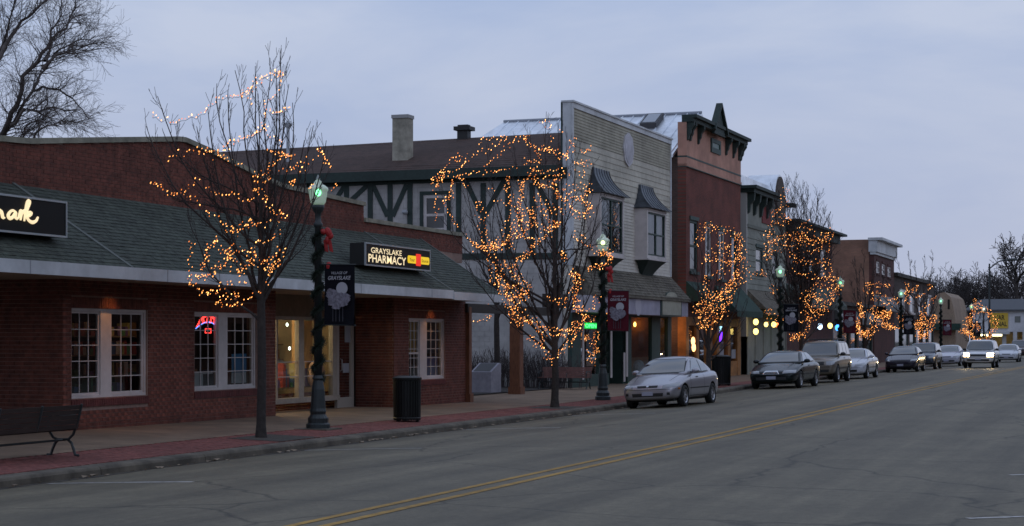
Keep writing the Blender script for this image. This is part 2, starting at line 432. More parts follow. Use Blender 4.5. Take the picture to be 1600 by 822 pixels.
# gutter grime and leaves
M_gutter = mat('gutter dirt', (0.055, 0.046, 0.036), 1.0, var=0.6, vscale=5, bump=0.6)
def gutter_strip():
    mb = MB(); ys = frange(12, 75, 200); vs = []
    for yy in ys:
        w = .16 + .22 * noise.noise(Vector((yy * .45, 3.1, 0))) + .07 * noise.noise(Vector((yy * 2.3, 7, 0)))
        for x in (XK + .0, XK + max(.03, w)): vs.append((x, yy, zroad(x, yy) + .004))
    mb.add(vs, [(2 * i, 2 * i + 1, 2 * i + 3, 2 * i + 2) for i in range(len(ys) - 1)]); mb.build('gutter_dirt', M_gutter, None, kind='stuff')
gutter_strip()
mb = MB()
for i in range(420):
    yy = rng.uniform(18, 60); big = rng.random() < .16
    x = XK + abs(rng.gauss(0, .13)) + .02; r = rng.uniform(.015, .03) if not big else rng.uniform(.04, .07)
    a = rng.uniform(0, 6.3); z = zroad(x, yy) + .008; c, s_ = math.cos(a) * r, math.sin(a) * r
    mb.add([(x + c, yy + s_, z + r * .5), (x - s_ * .6, yy + c * .6, z), (x - c, yy - s_, z + r * .4), (x + s_ * .6, yy - c * .6, z + .01)], [(0, 1, 2), (0, 2, 3)], 1 if big else 0)
mb.build('fallen_leaves', [mat('brown leaf', (0.10, 0.06, 0.03), .9), mat('pale dry leaf', (0.26, 0.20, 0.14), .9)], None, kind='stuff')

# painted markings
M_yel = mat('yellow road paint', (0.36, 0.20, 0.03), 0.75, var=0.35, vscale=6, bump=0.2, col2=(0.42, 0.24, 0.04))
M_wline = mat('worn white road paint', (0.46, 0.44, 0.42), 0.8, var=0.35, vscale=9)
for xc in (XY - .155, XY + .155):
    sheet('yellow_line', [xc - .055, xc + .055], YS, zroad, M_yel, .005)
def mark(a, b, w):
    mb = MB(); a, b = Vector(a), Vector(b); dv = (b - a); nn = Vector((-dv.y, dv.x, 0)).normalized() * w / 2; n = 8; vs = []
    for i in range(n + 1):
        p = a.lerp(b, i / n)
        for q in (p - nn, p + nn): vs.append((q.x, q.y, zroad(q.x, q.y) + .005))
    mb.add(vs, [(2 * i, 2 * i + 1, 2 * i + 3, 2 * i + 2) for i in range(n)]); mb.build('parking_line', M_wline, None, kind='structure')
for yy in (20.3, 28.0, 35.6, 43.2): mark((XK + .25, yy, 0), (XK + 2.5, yy, 0), .09)
for (p, q) in (((1512, 815), (1604, 810)), ((1578, 746), (1610, 745))):
    mark(onZ(*p, -.1), onZ(q[0] + 60, q[1] - (q[0] > 1605) * 1 - 2, -.1), .10)
def pit(y0, y1, x0, x1):
    mb = MB(); n = 6
    vs = [(x, lerp(y0, y1, j / n), zside(x, lerp(y0, y1, j / n)) + .006) for j in range(n + 1) for x in (x0, (x0 + x1) / 2, x1)]
    mb.add(vs, [(j * 3 + i, j * 3 + i + 1, j * 3 + i + 4, j * 3 + i + 3) for j in range(n) for i in range(2)]); mb.build('tree_pit', M_soil, None, kind='structure')
T1B = onZ(408, 685, .0); T2B = onZ(867, 636, .0)
pit(T1B.y - .7, T1B.y + .9, XB0 - .02, XB0 - 1.1); pit(T2B.y - .9, T2B.y + .9, XB0 - .02, XB0 - 1.1)

# ------------------------------------------------------------------ plain unseen shops added across the street to shade facades and darken reflections
M_opp = mat('opposite brown brick', (.12, .06, .045), .9, var=.25, vscale=3, bump=.2); M_opane = mat('opposite dark glass', (.015, .017, .02), .08)
for k_, (ya, yb, hh, lab_) in enumerate(((-40, -14, 7.0, 'unseen plain brown brick shop across the street, south of the viewpoint'), (-14, 10, 8.5, 'unseen taller brown brick shop directly across the street from the bench'), (10.5, 40, 6.2, 'unseen low brown brick shop across the street from the pharmacy'), (40.5, 78, 8.0, 'unseen brown brick block across the street from the clapboard shop'), (78.5, 125, 7.0, 'unseen long brown brick block across the street from the arched roof shop'), (125.5, 200, 8.0, 'unseen brown brick block across the street from the dark two storey shop'), (200.5, 330, 7.0, 'unseen last brown brick block across the street by the white shop'))):
    ob = thing('unseen_brick_block', lab_, 'building', (13.0, (ya + yb) / 2, 0), 0, 'unseen shops on the near side of the street')
    m = MB(); m.box((13.0, ya, -.3), (28, yb, hh)); m.build('wall', M_opp, ob); m = MB(); m.box((12.8, ya, hh), (28.2, yb, hh + .3)); m.build('coping', M_coping, ob)
    for i in range(int((yb - ya) / 4)):
        u = ya + 2 + 4 * i
        for (za, zb_) in ((.7, 2.8), (4.0, 5.6)): m = MB(); m.box((12.95, u - .9, za), (12.998, u + .9, zb_)); m.build('window', M_opane, ob)
sheet('near_sidewalk_shops', [14, 30], YS, lambda x, y: zroad(9, y) + .15, M_concrete) if False else None

# ------------------------------------------------------------------ brick shop with the green shingle canopy (left)
WF = Fac(XW, 0.0); RF = Fac(XR, 0.0); PF = Fac(XP, 0.0)
Y0, Y1, Y2, Y3, YPE = WF.u(98), WF.u(430), WF.u(615), WF.u(727), PF.u(722)
ZS = 2.93                                                   # soffit height
shop = thing('brick_shop', 'long red brick shop with a green shingle canopy, white fascia and brick parapet', 'shop', (XW, Y0, 0))
winA = WF.rect(112, 481, 230, 617); winB = WF.rect(304, 487, 401, 606); winC = WF.rect(639, 497, 695, 591)
# mortar walls (bricks stand proud of them)
mw = MB()
rwall = lambda u0, u1, z0, z1, holes, X=XW: wall_cells(mw, u0, u1, z0, z1, holes, X - .25, X)
rwall(Y0, Y1, -.2, ZS, [winA, winB]); rwall(Y2, Y3, -.2, ZS, [winC])
mw.box((-30, Y0 - .003, -.2), (XW - .26, Y0 + .25, ZS))                   # return wall at the left entrance
mw.box((XR, Y2 + .003, -.2), (XW - .26, Y2 + .25, ZS))                    # return of the pharmacy bay
mw.box((-34, Y0 + .26, -.2), (-33.7, YPE, ZS + 1)); mw.box((-33.7, YPE - .25, -.2), (XP - .3, YPE, 4.9))
mw.box((-33.6, Y3 - .25, -.2), (XW - .26, Y3 - .003, ZS))
bricks = []       # (origin corner, axis) : wall plane, along, z
def lay(u0, u1, z0, z1, holes, place, top=None, seed=1):
    rr = random.Random(seed); z = z0; row = 0; bl, bh, j = .205, .066, .011
    while z < z1 - .02:
        zt = min(z + bh, z1); u = u0 - (.108 if row % 2 else 0)
        while u < u1:
            a, b = max(u, u0), min(u + bl, u1)
            iv = [(a, b)]
            for h in holes:
                if h[2] < zt and h[3] > z:
                    nx = []
                    for p, q in iv:
                        if h[1] <= p or h[0] >= q: nx.append((p, q)); continue
                        if h[0] > p: nx.append((p, h[0]))
                        if h[1] < q: nx.append((h[1], q))
                    iv = nx
            for p, q in iv:
                if q - p > .03:
                    t = zt
                    if top is not None:
                        lim = top((p + q) / 2)
                        if lim < z + .025: continue
                        t = min(zt, lim)
                    place(p, q, z, t, .010 + rr.uniform(0, .004))
            u += bl + j
        z += bh + j; row += 1
walls_b = []
def pl_x(X):
    return lambda p, q, a, b, pr: walls_b.append(('x', X, p, q, a, b, pr))
def pl_y(Y):
    return lambda p, q, a, b, pr: walls_b.append(('y', Y, p, q, a, b, pr))
sill = .17
def grow_hole(h): return (h[0] - .03, h[1] + .03, h[2] - sill, h[3] + .215)
hA, hB, hC = grow_hole(winA), grow_hole(winB), grow_hole(winC)
lay(Y0, Y1, -.05, ZS, [hA, hB], pl_x(XW), seed=1); lay(Y2, Y3, -.05, ZS, [hC], pl_x(XW), seed=2)
lay(-21.4, XW - .002, -.05, ZS, [], pl_y(Y0 - .003), seed=3)
lay(XR, XW - .002, -.05, ZS, [], pl_y(Y2 + .003), seed=4)
lay(Y1 + .02, Y2, -.05, .50, [], pl_x(XR - .30), seed=5)
# parapet outline from the photo, on its own plane
par = [PF.at(*p) for p in ((-60, 221), (0, 221), (40, 225), (150, 223), (284, 221), (330, 241), (410, 281), (440, 294), (568, 322))]
def ptop(u): return pl(par, u)
yst = PF.u(568); ph = [PF.at(568, 345), PF.at(722, 371)]
ZT = 4.74
mwp = MB()
us = frange(par[0][0], yst, 60)
for a, b in zip(us, us[1:]):
    mwp.hexa([(XP - .3, a, 4.2), (XP, a, 4.2), (XP, b, 4.2), (XP - .3, b, 4.2), (XP - .3, a, ptop(a)), (XP, a, ptop(a)), (XP, b, ptop(b)), (XP - .3, b, ptop(b))])
zph = (ph[0][1] + ph[1][1]) / 2
mwp.box((XP - .3, yst, 4.2), (XP, YPE, zph))
lay(max(par[0][0], 24), yst, ZT - .25, 7, [], pl_x(XP), top=ptop, seed=6)
lay(yst + .005, YPE, ZT - .25, zph, [], pl_x(XP), seed=7)
mw.build('wall', M_mortar, shop); mwp.build('parapet', M_mortar, shop)
cp = MB()
for a, b in zip(us, us[1:]):
    za, zb = ptop(a), ptop(b); cp.hexa([(XP - .36, a, za), (XP + .07, a, za), (XP + .07, b, zb), (XP - .36, b, zb), (XP - .36, a, za + .11), (XP + .07, a, za + .11), (XP + .07, b, zb + .11), (XP - .36, b, zb + .11)])
cp.build('coping', M_coping, shop)
cp2 = MB(); cp2.box((XP - .36, yst + .01, zph), (XP + .07, YPE + .06, zph + .11)); cp2.build('coping', M_coping, shop)
# the bricks: the 300 that show largest one by one, the rest joined
def bcorner(w):
    k, c, p, q, a, b, pr = w
    return [(c - .02, p, a), (c + pr, p, a), (c + pr, q, a), (c - .02, q, a), (c - .02, p, b), (c + pr, p, b), (c + pr, q, b), (c - .02, q, b)] if k == 'x' else \
           [(p, c + .02, a), (p, c - pr, a), (q, c - pr, a), (q, c + .02, a), (p, c + .02, b), (p, c - pr, b), (q, c - pr, b), (q, c + .02, b)]
def bcenter(w):
    k, c, p, q, a, b, pr = w; m = (p + q) / 2; return Vector((c, m, (a + b) / 2)) if k == 'x' else Vector((m, c, (a + b) / 2))
def bscore(w):
    c = bcenter(w); d = depth(c); px = 800 + FPX * (c.x * CO + c.y * SI) / d
    if w[0] == 'y' or px < 100 or w[3] - w[2] < .2 or c.z > 3: return 1e9
    return d + (8 if not .25 < c.z < 2.6 else 0)
order = sorted(range(len(walls_b)), key=lambda i: bscore(walls_b[i])); single = set(order[:300])
rest = MB(); shared = None
for i, w in enumerate(walls_b):
    cs = bcorner(w)
    F5 = [(0, 1, 5, 4), (1, 2, 6, 5), (2, 3, 7, 6), (4, 5, 6, 7), (3, 2, 1, 0)]
    if i not in single: rest.add(cs, F5); continue
    if shared is None:
        shared = bpy.data.meshes.new('brick'); hx, hy, hz = .016, .1025, .033
        shared.from_pydata([(-hx, -hy, -hz), (hx, -hy, -hz), (hx, hy, -hz), (-hx, hy, -hz), (-hx, -hy, hz), (hx, -hy, hz), (hx, hy, hz), (-hx, hy, hz)], [], F5)
        shared.materials.append(M_brick)
    o = bpy.data.objects.new('brick', shared); COL.objects.link(o); o.parent = shop
    c = bcenter(w) - Vector((XW, Y0, 0)); o.location = (c.x + w[6] - hx, c.y, c.z)
rest.build('brickwork', M_brick, shop, kind='stuff')
# soldier course above the windows, brick sill below
for h, hh in ((winA, hA), (winB, hB), (winC, hC)):
    m1 = MB(); u = hh[0]
    while u < hh[1] - .02:
        e = min(u + .066, hh[1]); m1.box((XW - .02, u, h[3] + .004), (XW + .012 + rng.uniform(0, .004), e, hh[3] - .01)); u += .077
    m1.build('lintel_brick', M_brick, shop, kind='stuff')
    m2 = MB(); u = hh[0]
    while u < hh[1] - .02:
        e = min(u + .066, hh[1]); m2.hexa([(XW - .02, u, hh[2] + .01), (XW + .035, u, hh[2] + .01), (XW + .035, e, hh[2] + .01), (XW - .02, e, hh[2] + .01), (XW - .02, u, h[2] - .004), (XW + .03, u, h[2] - .03), (XW + .03, e, h[2] - .03), (XW - .02, e, h[2] - .004)]); u += .077
    m2.build('sill_brick', M_brick2, shop, kind='stuff')

# windows with muntins
def sash(mb, mt, u0, u1, z0, z1, X, cols, rows, fw=.045, mid=None):
    mb.box((X - .05, u0, z0), (X, u0 + fw, z1)); mb.box((X - .05, u1 - fw, z0), (X, u1, z1))
    mb.box((X - .05, u0 + fw, z0), (X, u1 - fw, z0 + fw)); mb.box((X - .05, u0 + fw, z1 - fw), (X, u1 - fw, z1))
    if mid: mb.box((X - .05, u0 + fw, mid - .025), (X + .004, u1 - fw, mid + .025))
    a, b, c, d = u0 + fw, u1 - fw, z0 + fw, z1 - fw
    for i in range(1, cols): m = lerp(a, b, i / cols); mt.box((X - .035, m - .008, c), (X - .012, m + .008, d))
    for i in range(1, rows): m = lerp(c, d, i / rows); mt.box((X - .0345, a, m - .008), (X - .0125, b, m + .008))
    return (a, b, c, d)
def shop_window(h, splits, cols=3, rows=5, mids=None, label=None):
    fr, mt, gl = MB(), MB(), MB(); X = XW - .06
    u0, u1, z0, z1 = h
    fr.box((X - .1, u0, z0), (X + .03, u1, z0 + .05)); fr.box((X - .1, u0, z1 - .05), (X + .03, u1, z1))
    fr.box((X - .1, u0, z0 + .05), (X + .025, u0 + .035, z1 - .05)); fr.box((X - .1, u1 - .05, z0 + .05), (X + .025, u1, z1 - .05))
    s0, s1 = splits; fr.box((X - .1, s0, z0 + .05), (X + .02, s1, z1 - .05))
    for k, (a, b) in enumerate(((u0 + .035, s0), (s1, u1 - .05))):
        q = sash(fr, mt, a + .001, b - .001, z0 + .051, z1 - .051, X - .01, cols, rows, mid=(mids[k] if mids else None))
        gl.quad((X - .036, q[0], q[2]), (X - .036, q[1], q[2]), (X - .036, q[1], q[3]), (X - .036, q[0], q[3]))
    f = fr.build('window', M_whiteframe, shop, label=label); mt.build('muntin', M_whiteframe, f); gl.build('pane', M_glass, f)
    return f
shop_window(winA, (WF.u(160), WF.u(177))); shop_window(winB, (WF.u(344), WF.u(358)))
shop_window(winC, (WF.u(658), WF.u(669)), 3, 6, (WF.at(650, 552)[1], None), 'small double window with posters behind the glass')

# storefront set back between the brick bays
sf = MB(); gl = MB()
U = RF.u; zb = RF.at(450, 622)[1]; zt = RF.at(450, 500)[1]
us_ = [Y1 + .02, U(466), U(475), U(519), U(526)]
sf.box((XR - .12, Y1 + .02, zb - .13), (XR + .10, U(526), zb)); sf.box((XR - .12, Y1 + .02, zt), (XR + .03, U(526), zt + .09))
for a, b in ((U(430) + .02, U(433)), (U(466), U(474)), (U(519), U(526))): sf.box((XR - .1, a, zb), (XR + .02, b, zt))
sfo = sf.build('shopfront', mat('cream shopfront frame', (.34, .29, .24), .6, var=.1), shop)
m = MB()
for a, b in ((U(433), U(466)), (U(474), U(519))):
    gl = MB(); gl.quad((XR - .05, a, zb), (XR - .05, b, zb), (XR - .05, b, zt), (XR - .05, a, zt)); gl.build('pane', M_glass, sfo)
    for zz in (lerp(zb, zt, .27), lerp(zb, zt, .46)): m.box((XR - .06, a, zz - .01), (XR - .03, b, zz + .01))
m.build('muntin', M_whiteframe, sfo)
pn = MB(); pn.box((XR - .11, Y1 + .02, zt + .09), (XR, U(526), ZS)); pn.box((XR - .11, U(526), RF.at(540, 497)[1] + .06), (XR - .01, Y2, ZS)); pn.build('transom_panel', mat('tan transom board', (.20, .15, .105), .8, var=.12), shop)
dr = MB(); d0, d1, dz0, dz1 = U(527), U(553), zwall(41) - .02, RF.at(540, 497)[1]
for a, b in ((d0, d0 + .12), (d1 - .12, d1)): dr.box((XR - .08, a, dz0), (XR, b, dz1))
dr.box((XR - .08, d0 + .12, dz0), (XR, d1 - .12, dz0 + .28)); dr.box((XR - .08, d0 + .12, dz1 - .14), (XR, d1 - .12, dz1))
dro = dr.build('door', mat('pale door frame', (.36, .32, .28), .55), shop)
m = MB(); m.quad((XR - .04, d0 + .12, dz0 + .28), (XR - .04, d1 - .12, dz0 + .28), (XR - .04, d1 - .12, dz1 - .14), (XR - .04, d0 + .12, dz1 - .14)); m.build('pane', M_glass, dro)
m = MB(); m.tube([(XR + .01, d0 + .16, 1.0), (XR + .06, d0 + .16, 1.02), (XR + .06, d0 + .16, 1.3), (XR + .01, d0 + .16, 1.32)], .012, 6); m.build('handle', mat('steel', (.5, .5, .5), .3, 1.0), dro)
for q_ in ((541, 549, 1.75, 2.3), (538, 547, .95, 1.2)): m = MB(); m.box((XR - .035, U(q_[0]), q_[2]), (XR - .03, U(q_[1]), q_[3])); m.build('notice', mat('paper notice', (.32, .32, .35), .8), dro)
# rooms behind
def room(name, x0, x1, y0, y1, z0, z1, m, parent):
    b = MB(); t = .04
    b.box((x0 - t, y0, z0), (x0, y1, z1)); b.box((x0, y0 - t, z0), (x1, y0, z1)); b.box((x0, y1, z0), (x1, y1 + t, z1)); b.box((x0 - t, y0 - t, z0 - t), (x1, y1 + t, z0)); b.box((x0 - t, y0 - t, z1), (x1, y1 + t, z1 + t))
    return b.build(name, m, parent)
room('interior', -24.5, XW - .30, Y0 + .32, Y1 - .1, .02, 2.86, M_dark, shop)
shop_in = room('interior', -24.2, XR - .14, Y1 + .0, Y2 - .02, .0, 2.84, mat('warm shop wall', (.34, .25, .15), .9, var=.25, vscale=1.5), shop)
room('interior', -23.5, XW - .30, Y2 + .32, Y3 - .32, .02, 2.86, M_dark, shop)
gm = [mat('goods %d' % i, c, .6, var=.2) for i, c in enumerate([(.30, .05, .04), (.05, .09, .2), (.35, .28, .1), (.08, .2, .09), (.4, .36, .33), (.25, .12, .05), (.14, .08, .2)])]
def shelves(x0, x1, y0, y1, zs, seed, parent, dens=.8, hmax=.3):
    rr = random.Random(seed); s = MB(); gds = MB()
    for z in zs:
        s.box((x0, y0, z - .03), (x1, y1, z)); y = y0 + .02
        while y < y1 - .05:
            w = rr.uniform(.06, .22)
            if rr.random() < dens and y + w < y1: gds.box((x0 + .06, y, z + .001), (x1 - rr.uniform(.03, .12), y + w * .92, z + rr.uniform(.1, hmax)), rr.randrange(7))
            y += w
    so = s.build('shelf', mat('shelf wood', (.2, .14, .09), .8), parent); gds.build('shelf_goods', gm, so, kind='stuff')
shelves(-22.3, -21.9, Y1 + .5, Y2 - .4, (.5, .9, 1.3, 1.7), 3, shop_in); shelves(XR - .8, XR - .45, Y1 + .15, U(519), (.62, ), 4, shop_in, .95, .65); shelves(XR - 1.5, XR - 1.2, Y1 + .3, U(500), (.62, 1.05, 1.5), 14, shop_in, .85, .35)
iA = bpy.data.objects['interior']
shelves(-21.2, -20.8, Y0 + .6, Y1 - .5, (.6, 1.05, 1.5, 1.9), 8, iA); shelves(XW - .75, XW - .4, Y0 + .5, Y1 - .6, (.80,), 9, iA, .6, .4)
i3 = bpy.data.objects['interior.002']
shelves(-20.6, -20.3, Y2 + .5, Y3 - .5, (.6, 1.1, 1.6, 2.0), 12, i3)
M_tube = glow('fluorescent tube', (.9, 1.0, .82), 6.0)
for (x, y0_, y1_) in ((-21.2, Y1 + .25, Y1 + 1.6), (-21.4, Y1 + 2.4, Y1 + 3.4), (-22.8, Y1 + 4.6, Y1 + 5.8)):
    m = MB(); m.box((x - .10, y0_, 2.10), (x + .10, y1_, 2.17)); m.build('ceiling_light', M_tube, shop_in)
M_warmbulb = glow('warm bulb', (1, .62, .28), 9.0)
for (x, y, z) in ((-20.5, Y1 + .35, 1.75), (-20.55, Y1 + .32, 1.25), (-20.5, Y1 + .35, .95), (-20.55, U(482), 2.2), (-20.5, U(483), 1.6)):
    m = MB(); m.ell((x, y, z), (.03, .03, .045), 8, 6); m.build('lamp_bulb', glow('cool bulb', (.9, 1, .8), 7), shop_in)
m = MB()
for i in range(70):
    a = rng.uniform(0, 6.28); h = rng.random(); r = .26 * (1 - h) + .02
    m.ell((XR - .45 + r * math.cos(a), U(438) + r * math.sin(a), .75 + h * .55), (.013, .013, .016), 5, 4)
m.build('fairy_lights', glow('amber bulb', (1, .42, .12), 5), shop_in, kind='stuff')
m = MB(); m.box((XR - .9, U(505), .62), (XR - .55, U(518), 2.7)); m.build('display_panel', mat('lit pine panel', (.5, .28, .12), .7, var=.2, vec=(4, 12, 1)), shop_in)
m = MB(); m.ell((XR - .35, U(513), .92), (.22, .30, .38), 14, 10); m.build('display_cushion', mat('peach cushion', (.45, .28, .2), .9, var=.15), shop_in)
# posters behind the glass (flat print)
def poster(name, fac, r, v, cols, parent):
    u0, u1, z0, z1 = fac.rect(*r); X = fac.P.x + v
    b = MB(); b.box((X - .006, u0, z0), (X, u1, z1), 0)
    for (a, c, d, e, k) in cols: b.box((X, lerp(u0, u1, a), lerp(z0, z1, c)), (X + .002 + .0008 * k, lerp(u0, u1, d), lerp(z0, z1, e)), k)
    return b.build(name, [mat('poster white', (.45, .45, .45), .7), mat('poster blue', (.07, .22, .38), .7), mat('poster yellow', (.42, .25, .06), .7), mat('poster violet', (.2, .17, .32), .7), mat('poster dark', (.03, .03, .04), .7)], parent)
W3 = [o for o in shop.children if o.name.startswith('window')]
poster('poster', WF, (369, 553, 392, 598), -.115, [(.0, .36, 1, 1, 1), (.3, .7, .8, .9, 0)], W3[1])
poster('poster', WF, (309, 583, 340, 603), -.115, [(.5, 0, 1, .9, 4)], W3[1])
poster('poster', WF, (641, 503, 656, 551), -.115, [(.0, .0, 1, 1, 2), (.15, .1, .85, .6, 1)], W3[2])
poster('poster', WF, (671, 557, 689, 588), -.115, [(.0, .0, 1, 1, 3), (.3, .3, .7, .85, 0)], W3[2])
poster('poster', WF, (672, 514, 690, 552), -.115, [(.0, .0, 1, 1, 4), (.1, .2, .5, .9, 2)], W3[2])

# canopy roof: shingle courses as geometry, fascia, soffit, divider strips
Yc0, Yc1, YcE = 18.0, Fac(XF, 0).u(707), Fac(XF, 0).u(787)
def shingles(ya, yb, zf, ztop, mbs, seed):
    rr = random.Random(seed); run = XF - XP; n = 22; rise = ztop - zf
    sl = math.hypot(run, rise); nx, nz_ = rise / sl, run / sl
    base = MB(); 
    for i in range(n):
        a, b = i / n, (i + 1) / n + .012; y = ya - rr.uniform(0, .3)
        while y < yb:
            w = rr.uniform(.24, .34); p, q = max(y, ya), min(y + w - .006, yb); y += w
            if q - p < .03: continue
            h = .012 + rr.uniform(0, .006); e = rr.uniform(-.004, .004)
            xa, za, xb, zb_ = XF - run * a + e * nz_, zf + rise * a, XF - run * b, zf + rise * b
            mbs.add([(xa, p, za), (xa, q, za), (xa + nx * h, q, za + nz_ * h), (xa + nx * h, p, za + nz_ * h), (xb + nx * .002, p, zb_ + nz_ * .002), (xb + nx * .002, q, zb_ + nz_ * .002)],
                    [(0, 1, 2, 3), (3, 2, 5, 4), (0, 3, 4), (1, 5, 2)])
sh = MB(); ZF = 3.12
rb = MB()
for (a, b, zf, zt_) in ((Yc0, Yc1 - .01, ZF, ZT), (Yc1 - .01, YcE, ZF - .035, 4.76)):
    shingles(a, b, zf, zt_, sh, int(a * 7)); rb.hexa([(XP, a, zf - .12), (XF, a, zf - .12), (XF, b, zf - .12), (XP, b, zf - .12), (XP, a, zt_ - .004), (XF, a, zf - .004), (XF, b, zf - .004), (XP, b, zt_ - .004)])
roof = rb.build('canopy_roof', M_shingle, shop); sh.build('shingle', M_shingle, roof, kind='stuff')
for (yy, zf, zt_, w) in ((Fac(XF, 0).u(207), ZF, ZT, .10), (Yc1, ZF, ZT, .08), (YcE - .04, ZF - .035, 4.76, .06)):
    m = MB(); dz = .03
    m.hexa([(XP + .02, yy - w / 2, zt_ - .02), (XF, yy - w / 2, zf - .02), (XF, yy + w / 2, zf - .02), (XP + .02, yy + w / 2, zt_ - .02), (XP + .02, yy - w / 2, zt_ + dz), (XF, yy - w / 2, zf + dz), (XF, yy + w / 2, zf + dz), (XP + .02, yy + w / 2, zt_ + dz)])
    m.build('roof_strip', M_strip, roof)
m = MB(); m.box((XF - .02, Yc0, ZF - .21), (XF + .035, Yc1 - .005, ZF + .015)); m.build('fascia', M_white, shop)
m = MB(); m.box((XF - .02, Yc1, ZF - .235), (XF + .06, YcE + .03, ZF - .02)); m.build('fascia', M_white, shop)
m = MB(); m.box((-26, Yc0, ZS), (XF - .02, YcE, ZS + .03)); m.build('soffit', M_soffit, shop)
m = MB(); m.box((-33.9, Y0, 4.0), (XP - .3, YPE, 4.2)); m.build('flat_roof', M_dark, shop)
M_down = glow('downlight', (1, .55, .2), 14.0)
for i, (px, lab) in enumerate(((70, 0), (192, 1), (218, 0), (568, 0), (689, 1), (712, 0))):
    v = .32 if lab else 1.0; yy = WF.u(px, v); x = XW + v
    m = MB(); m.lathe([(.07, ZS - .012), (.09, ZS - .012), (.09, ZS - .001), (.07, ZS - .001)], (x, yy, 0), 14); fo = m.build('downlight', M_whiteframe, shop)
    m = MB(); m.lathe([(.001, ZS - .006), (.062, ZS - .006), (.062, ZS - .002), (.001, ZS - .002)], (x, yy, 0), 14); m.build('lens', M_down, fo)
    if lab:
        ld = bpy.data.lights.new('downlight_lamp', 'SPOT'); lo = bpy.data.objects.new('downlight_lamp', ld); COL.objects.link(lo)
        ld.energy = 26; ld.color = (1, .42, .12); ld.spot_size = R(110); ld.spot_blend = 1; ld.shadow_soft_size = .05; lo.parent = shop; lo.location = (x - XW, yy - Y0, ZS - .03)
# timber posts and beam of the covered passage
pb = onZ(807, 616, .0)
for (p0, w, x) in ((Y3 + .12, .20, XW + .02), (pb.y, .36, pb.x)):
    m = MB(); z0 = zside(x, p0) - .03; m.box((x - w / 2, p0 - w / 2, z0 + .28), (x + w / 2, p0 + w / 2, 2.78)); m.box((x - w / 2 - .04, p0 - w / 2 - .04, z0), (x + w / 2 + .04, p0 + w / 2 + .04, z0 + .28)); m.build('timber_post', M_wood, shop)
m = MB(); m.box((XW - .15, Y3 - .05, 2.62), (XW + .1, pb.y + .5, 2.88)); m.box((XW - .15, pb.y - .3, 2.9), (XW + .35, pb.y + 1.0, 3.35)); m.build('timber_beam', mat('dark timber', (.035, .028, .024), .8), shop)

def room_fill_light(x, y, z, e, c=(1, .72, .4)):  # point light added to brighten a room; has no fixture of its own
    ld = bpy.data.lights.new('room_fill_light', 'POINT'); lo = bpy.data.objects.new('room_fill_light', ld); COL.objects.link(lo); ld.energy = e; ld.color = c; ld.shadow_soft_size = .15; lo.location = (x, y, z)
room_fill_light(-21.2, Y1 + 1.0, 2.4, 60, (1, .82, .5)); room_fill_light(-21.3, Y1 + 3.2, 2.4, 70, (1, .74, .4)); room_fill_light(XR - .8, U(512), 2.4, 12, (1, .6, .25))
room_fill_light(-20.3, lerp(Y0, Y1, .6), 2.5, 5); room_fill_light(-20.3, lerp(Y2, Y3, .4), 2.5, 9)  # added fill for the dim window rooms; no lamp stands there
# joints and a downpipe on the eaves
for yy in frange(Yc0 + 2.4, Yc1 - 1.5, 5):
    m = MB(); m.box((XF + .0352, yy - .012, ZF - .215), (XF + .040, yy + .012, ZF + .017)); m.build('fascia_joint', mat('grey joint strip', (.28, .29, .31), .6), shop)
# neon sign in the shop window
m = MB(); c = WF.at(325, 505, -.14)
def arc(u0, z0, w, h, n=12): return [(XW - .14, lerp(u0, u0 + w, i / n), z0 + h * math.sin(math.pi * i / n)) for i in range(n + 1)]
ua, ub, za_, zb_ = WF.u(307, -.14), WF.u(343, -.14), WF.at(325, 513, -.14)[1], WF.at(325, 492, -.14)[1]
M_nred, M_nblue = glow('red neon', (1, .05, .04), 3.2), glow('blue neon', (.12, .3, 1), 2.2)
neon = MB()
for k in range(3): neon.tube(arc(ua + .05 * k, za_ + .05 * k + .03, ub - ua - .1 * k, (zb_ - za_) * (.8 - .1 * k)), .013, 6)
for k in range(6):
    u = lerp(ua + .08, ub - .12, k / 5); h = .05 * math.sin(math.pi * (k + .5) / 6); neon.tube([(XW - .135, u, za_ + .06 + h), (XW - .135, u + .05, za_ + .17 + h), (XW - .135, u + .08, za_ + .08 + h)], .011, 5)
cu = (ua + ub) / 2; neon.tube([(XW - .14, cu - .12, za_ - .10), (XW - .14, cu - .12, za_ - .01), (XW - .14, cu + .12, za_ - .01), (XW - .14, cu + .12, za_ - .10), (XW - .14, cu - .12, za_ - .10)], .011, 5)
ns = thing('neon_sign', 'arched red neon sign with a blue rim glowing in the brick shop window', 'neon sign', (XW - .14, cu, za_))
neon.build('red_tube', M_nred, ns); m = MB(); m.tube(arc(ua - .03, za_ - .01, ub - ua + .06, (zb_ - za_) * .5), .013, 6); m.build('blue_tube', M_nblue, ns)
# green neon in the storefront
gs = thing('neon_sign', 'small green neon sign shining inside the set back shopfront by the garlanded lamp', 'neon sign', (XR - .3, U(478), 1.9))
m = MB()
for k in range(4): m.tube([(XR - .2, U(476), 2.08 + .045 * k), (XR - .2, U(484), 2.08 + .045 * k)], .02, 6)
m.build('green_tube', glow('green neon', (.05, 1, .2), 3.5), gs); m = MB(); m.box((XR - .24, U(475), 2.03), (XR - .225, U(485), 2.27)); m.build('backing', M_black, gs)

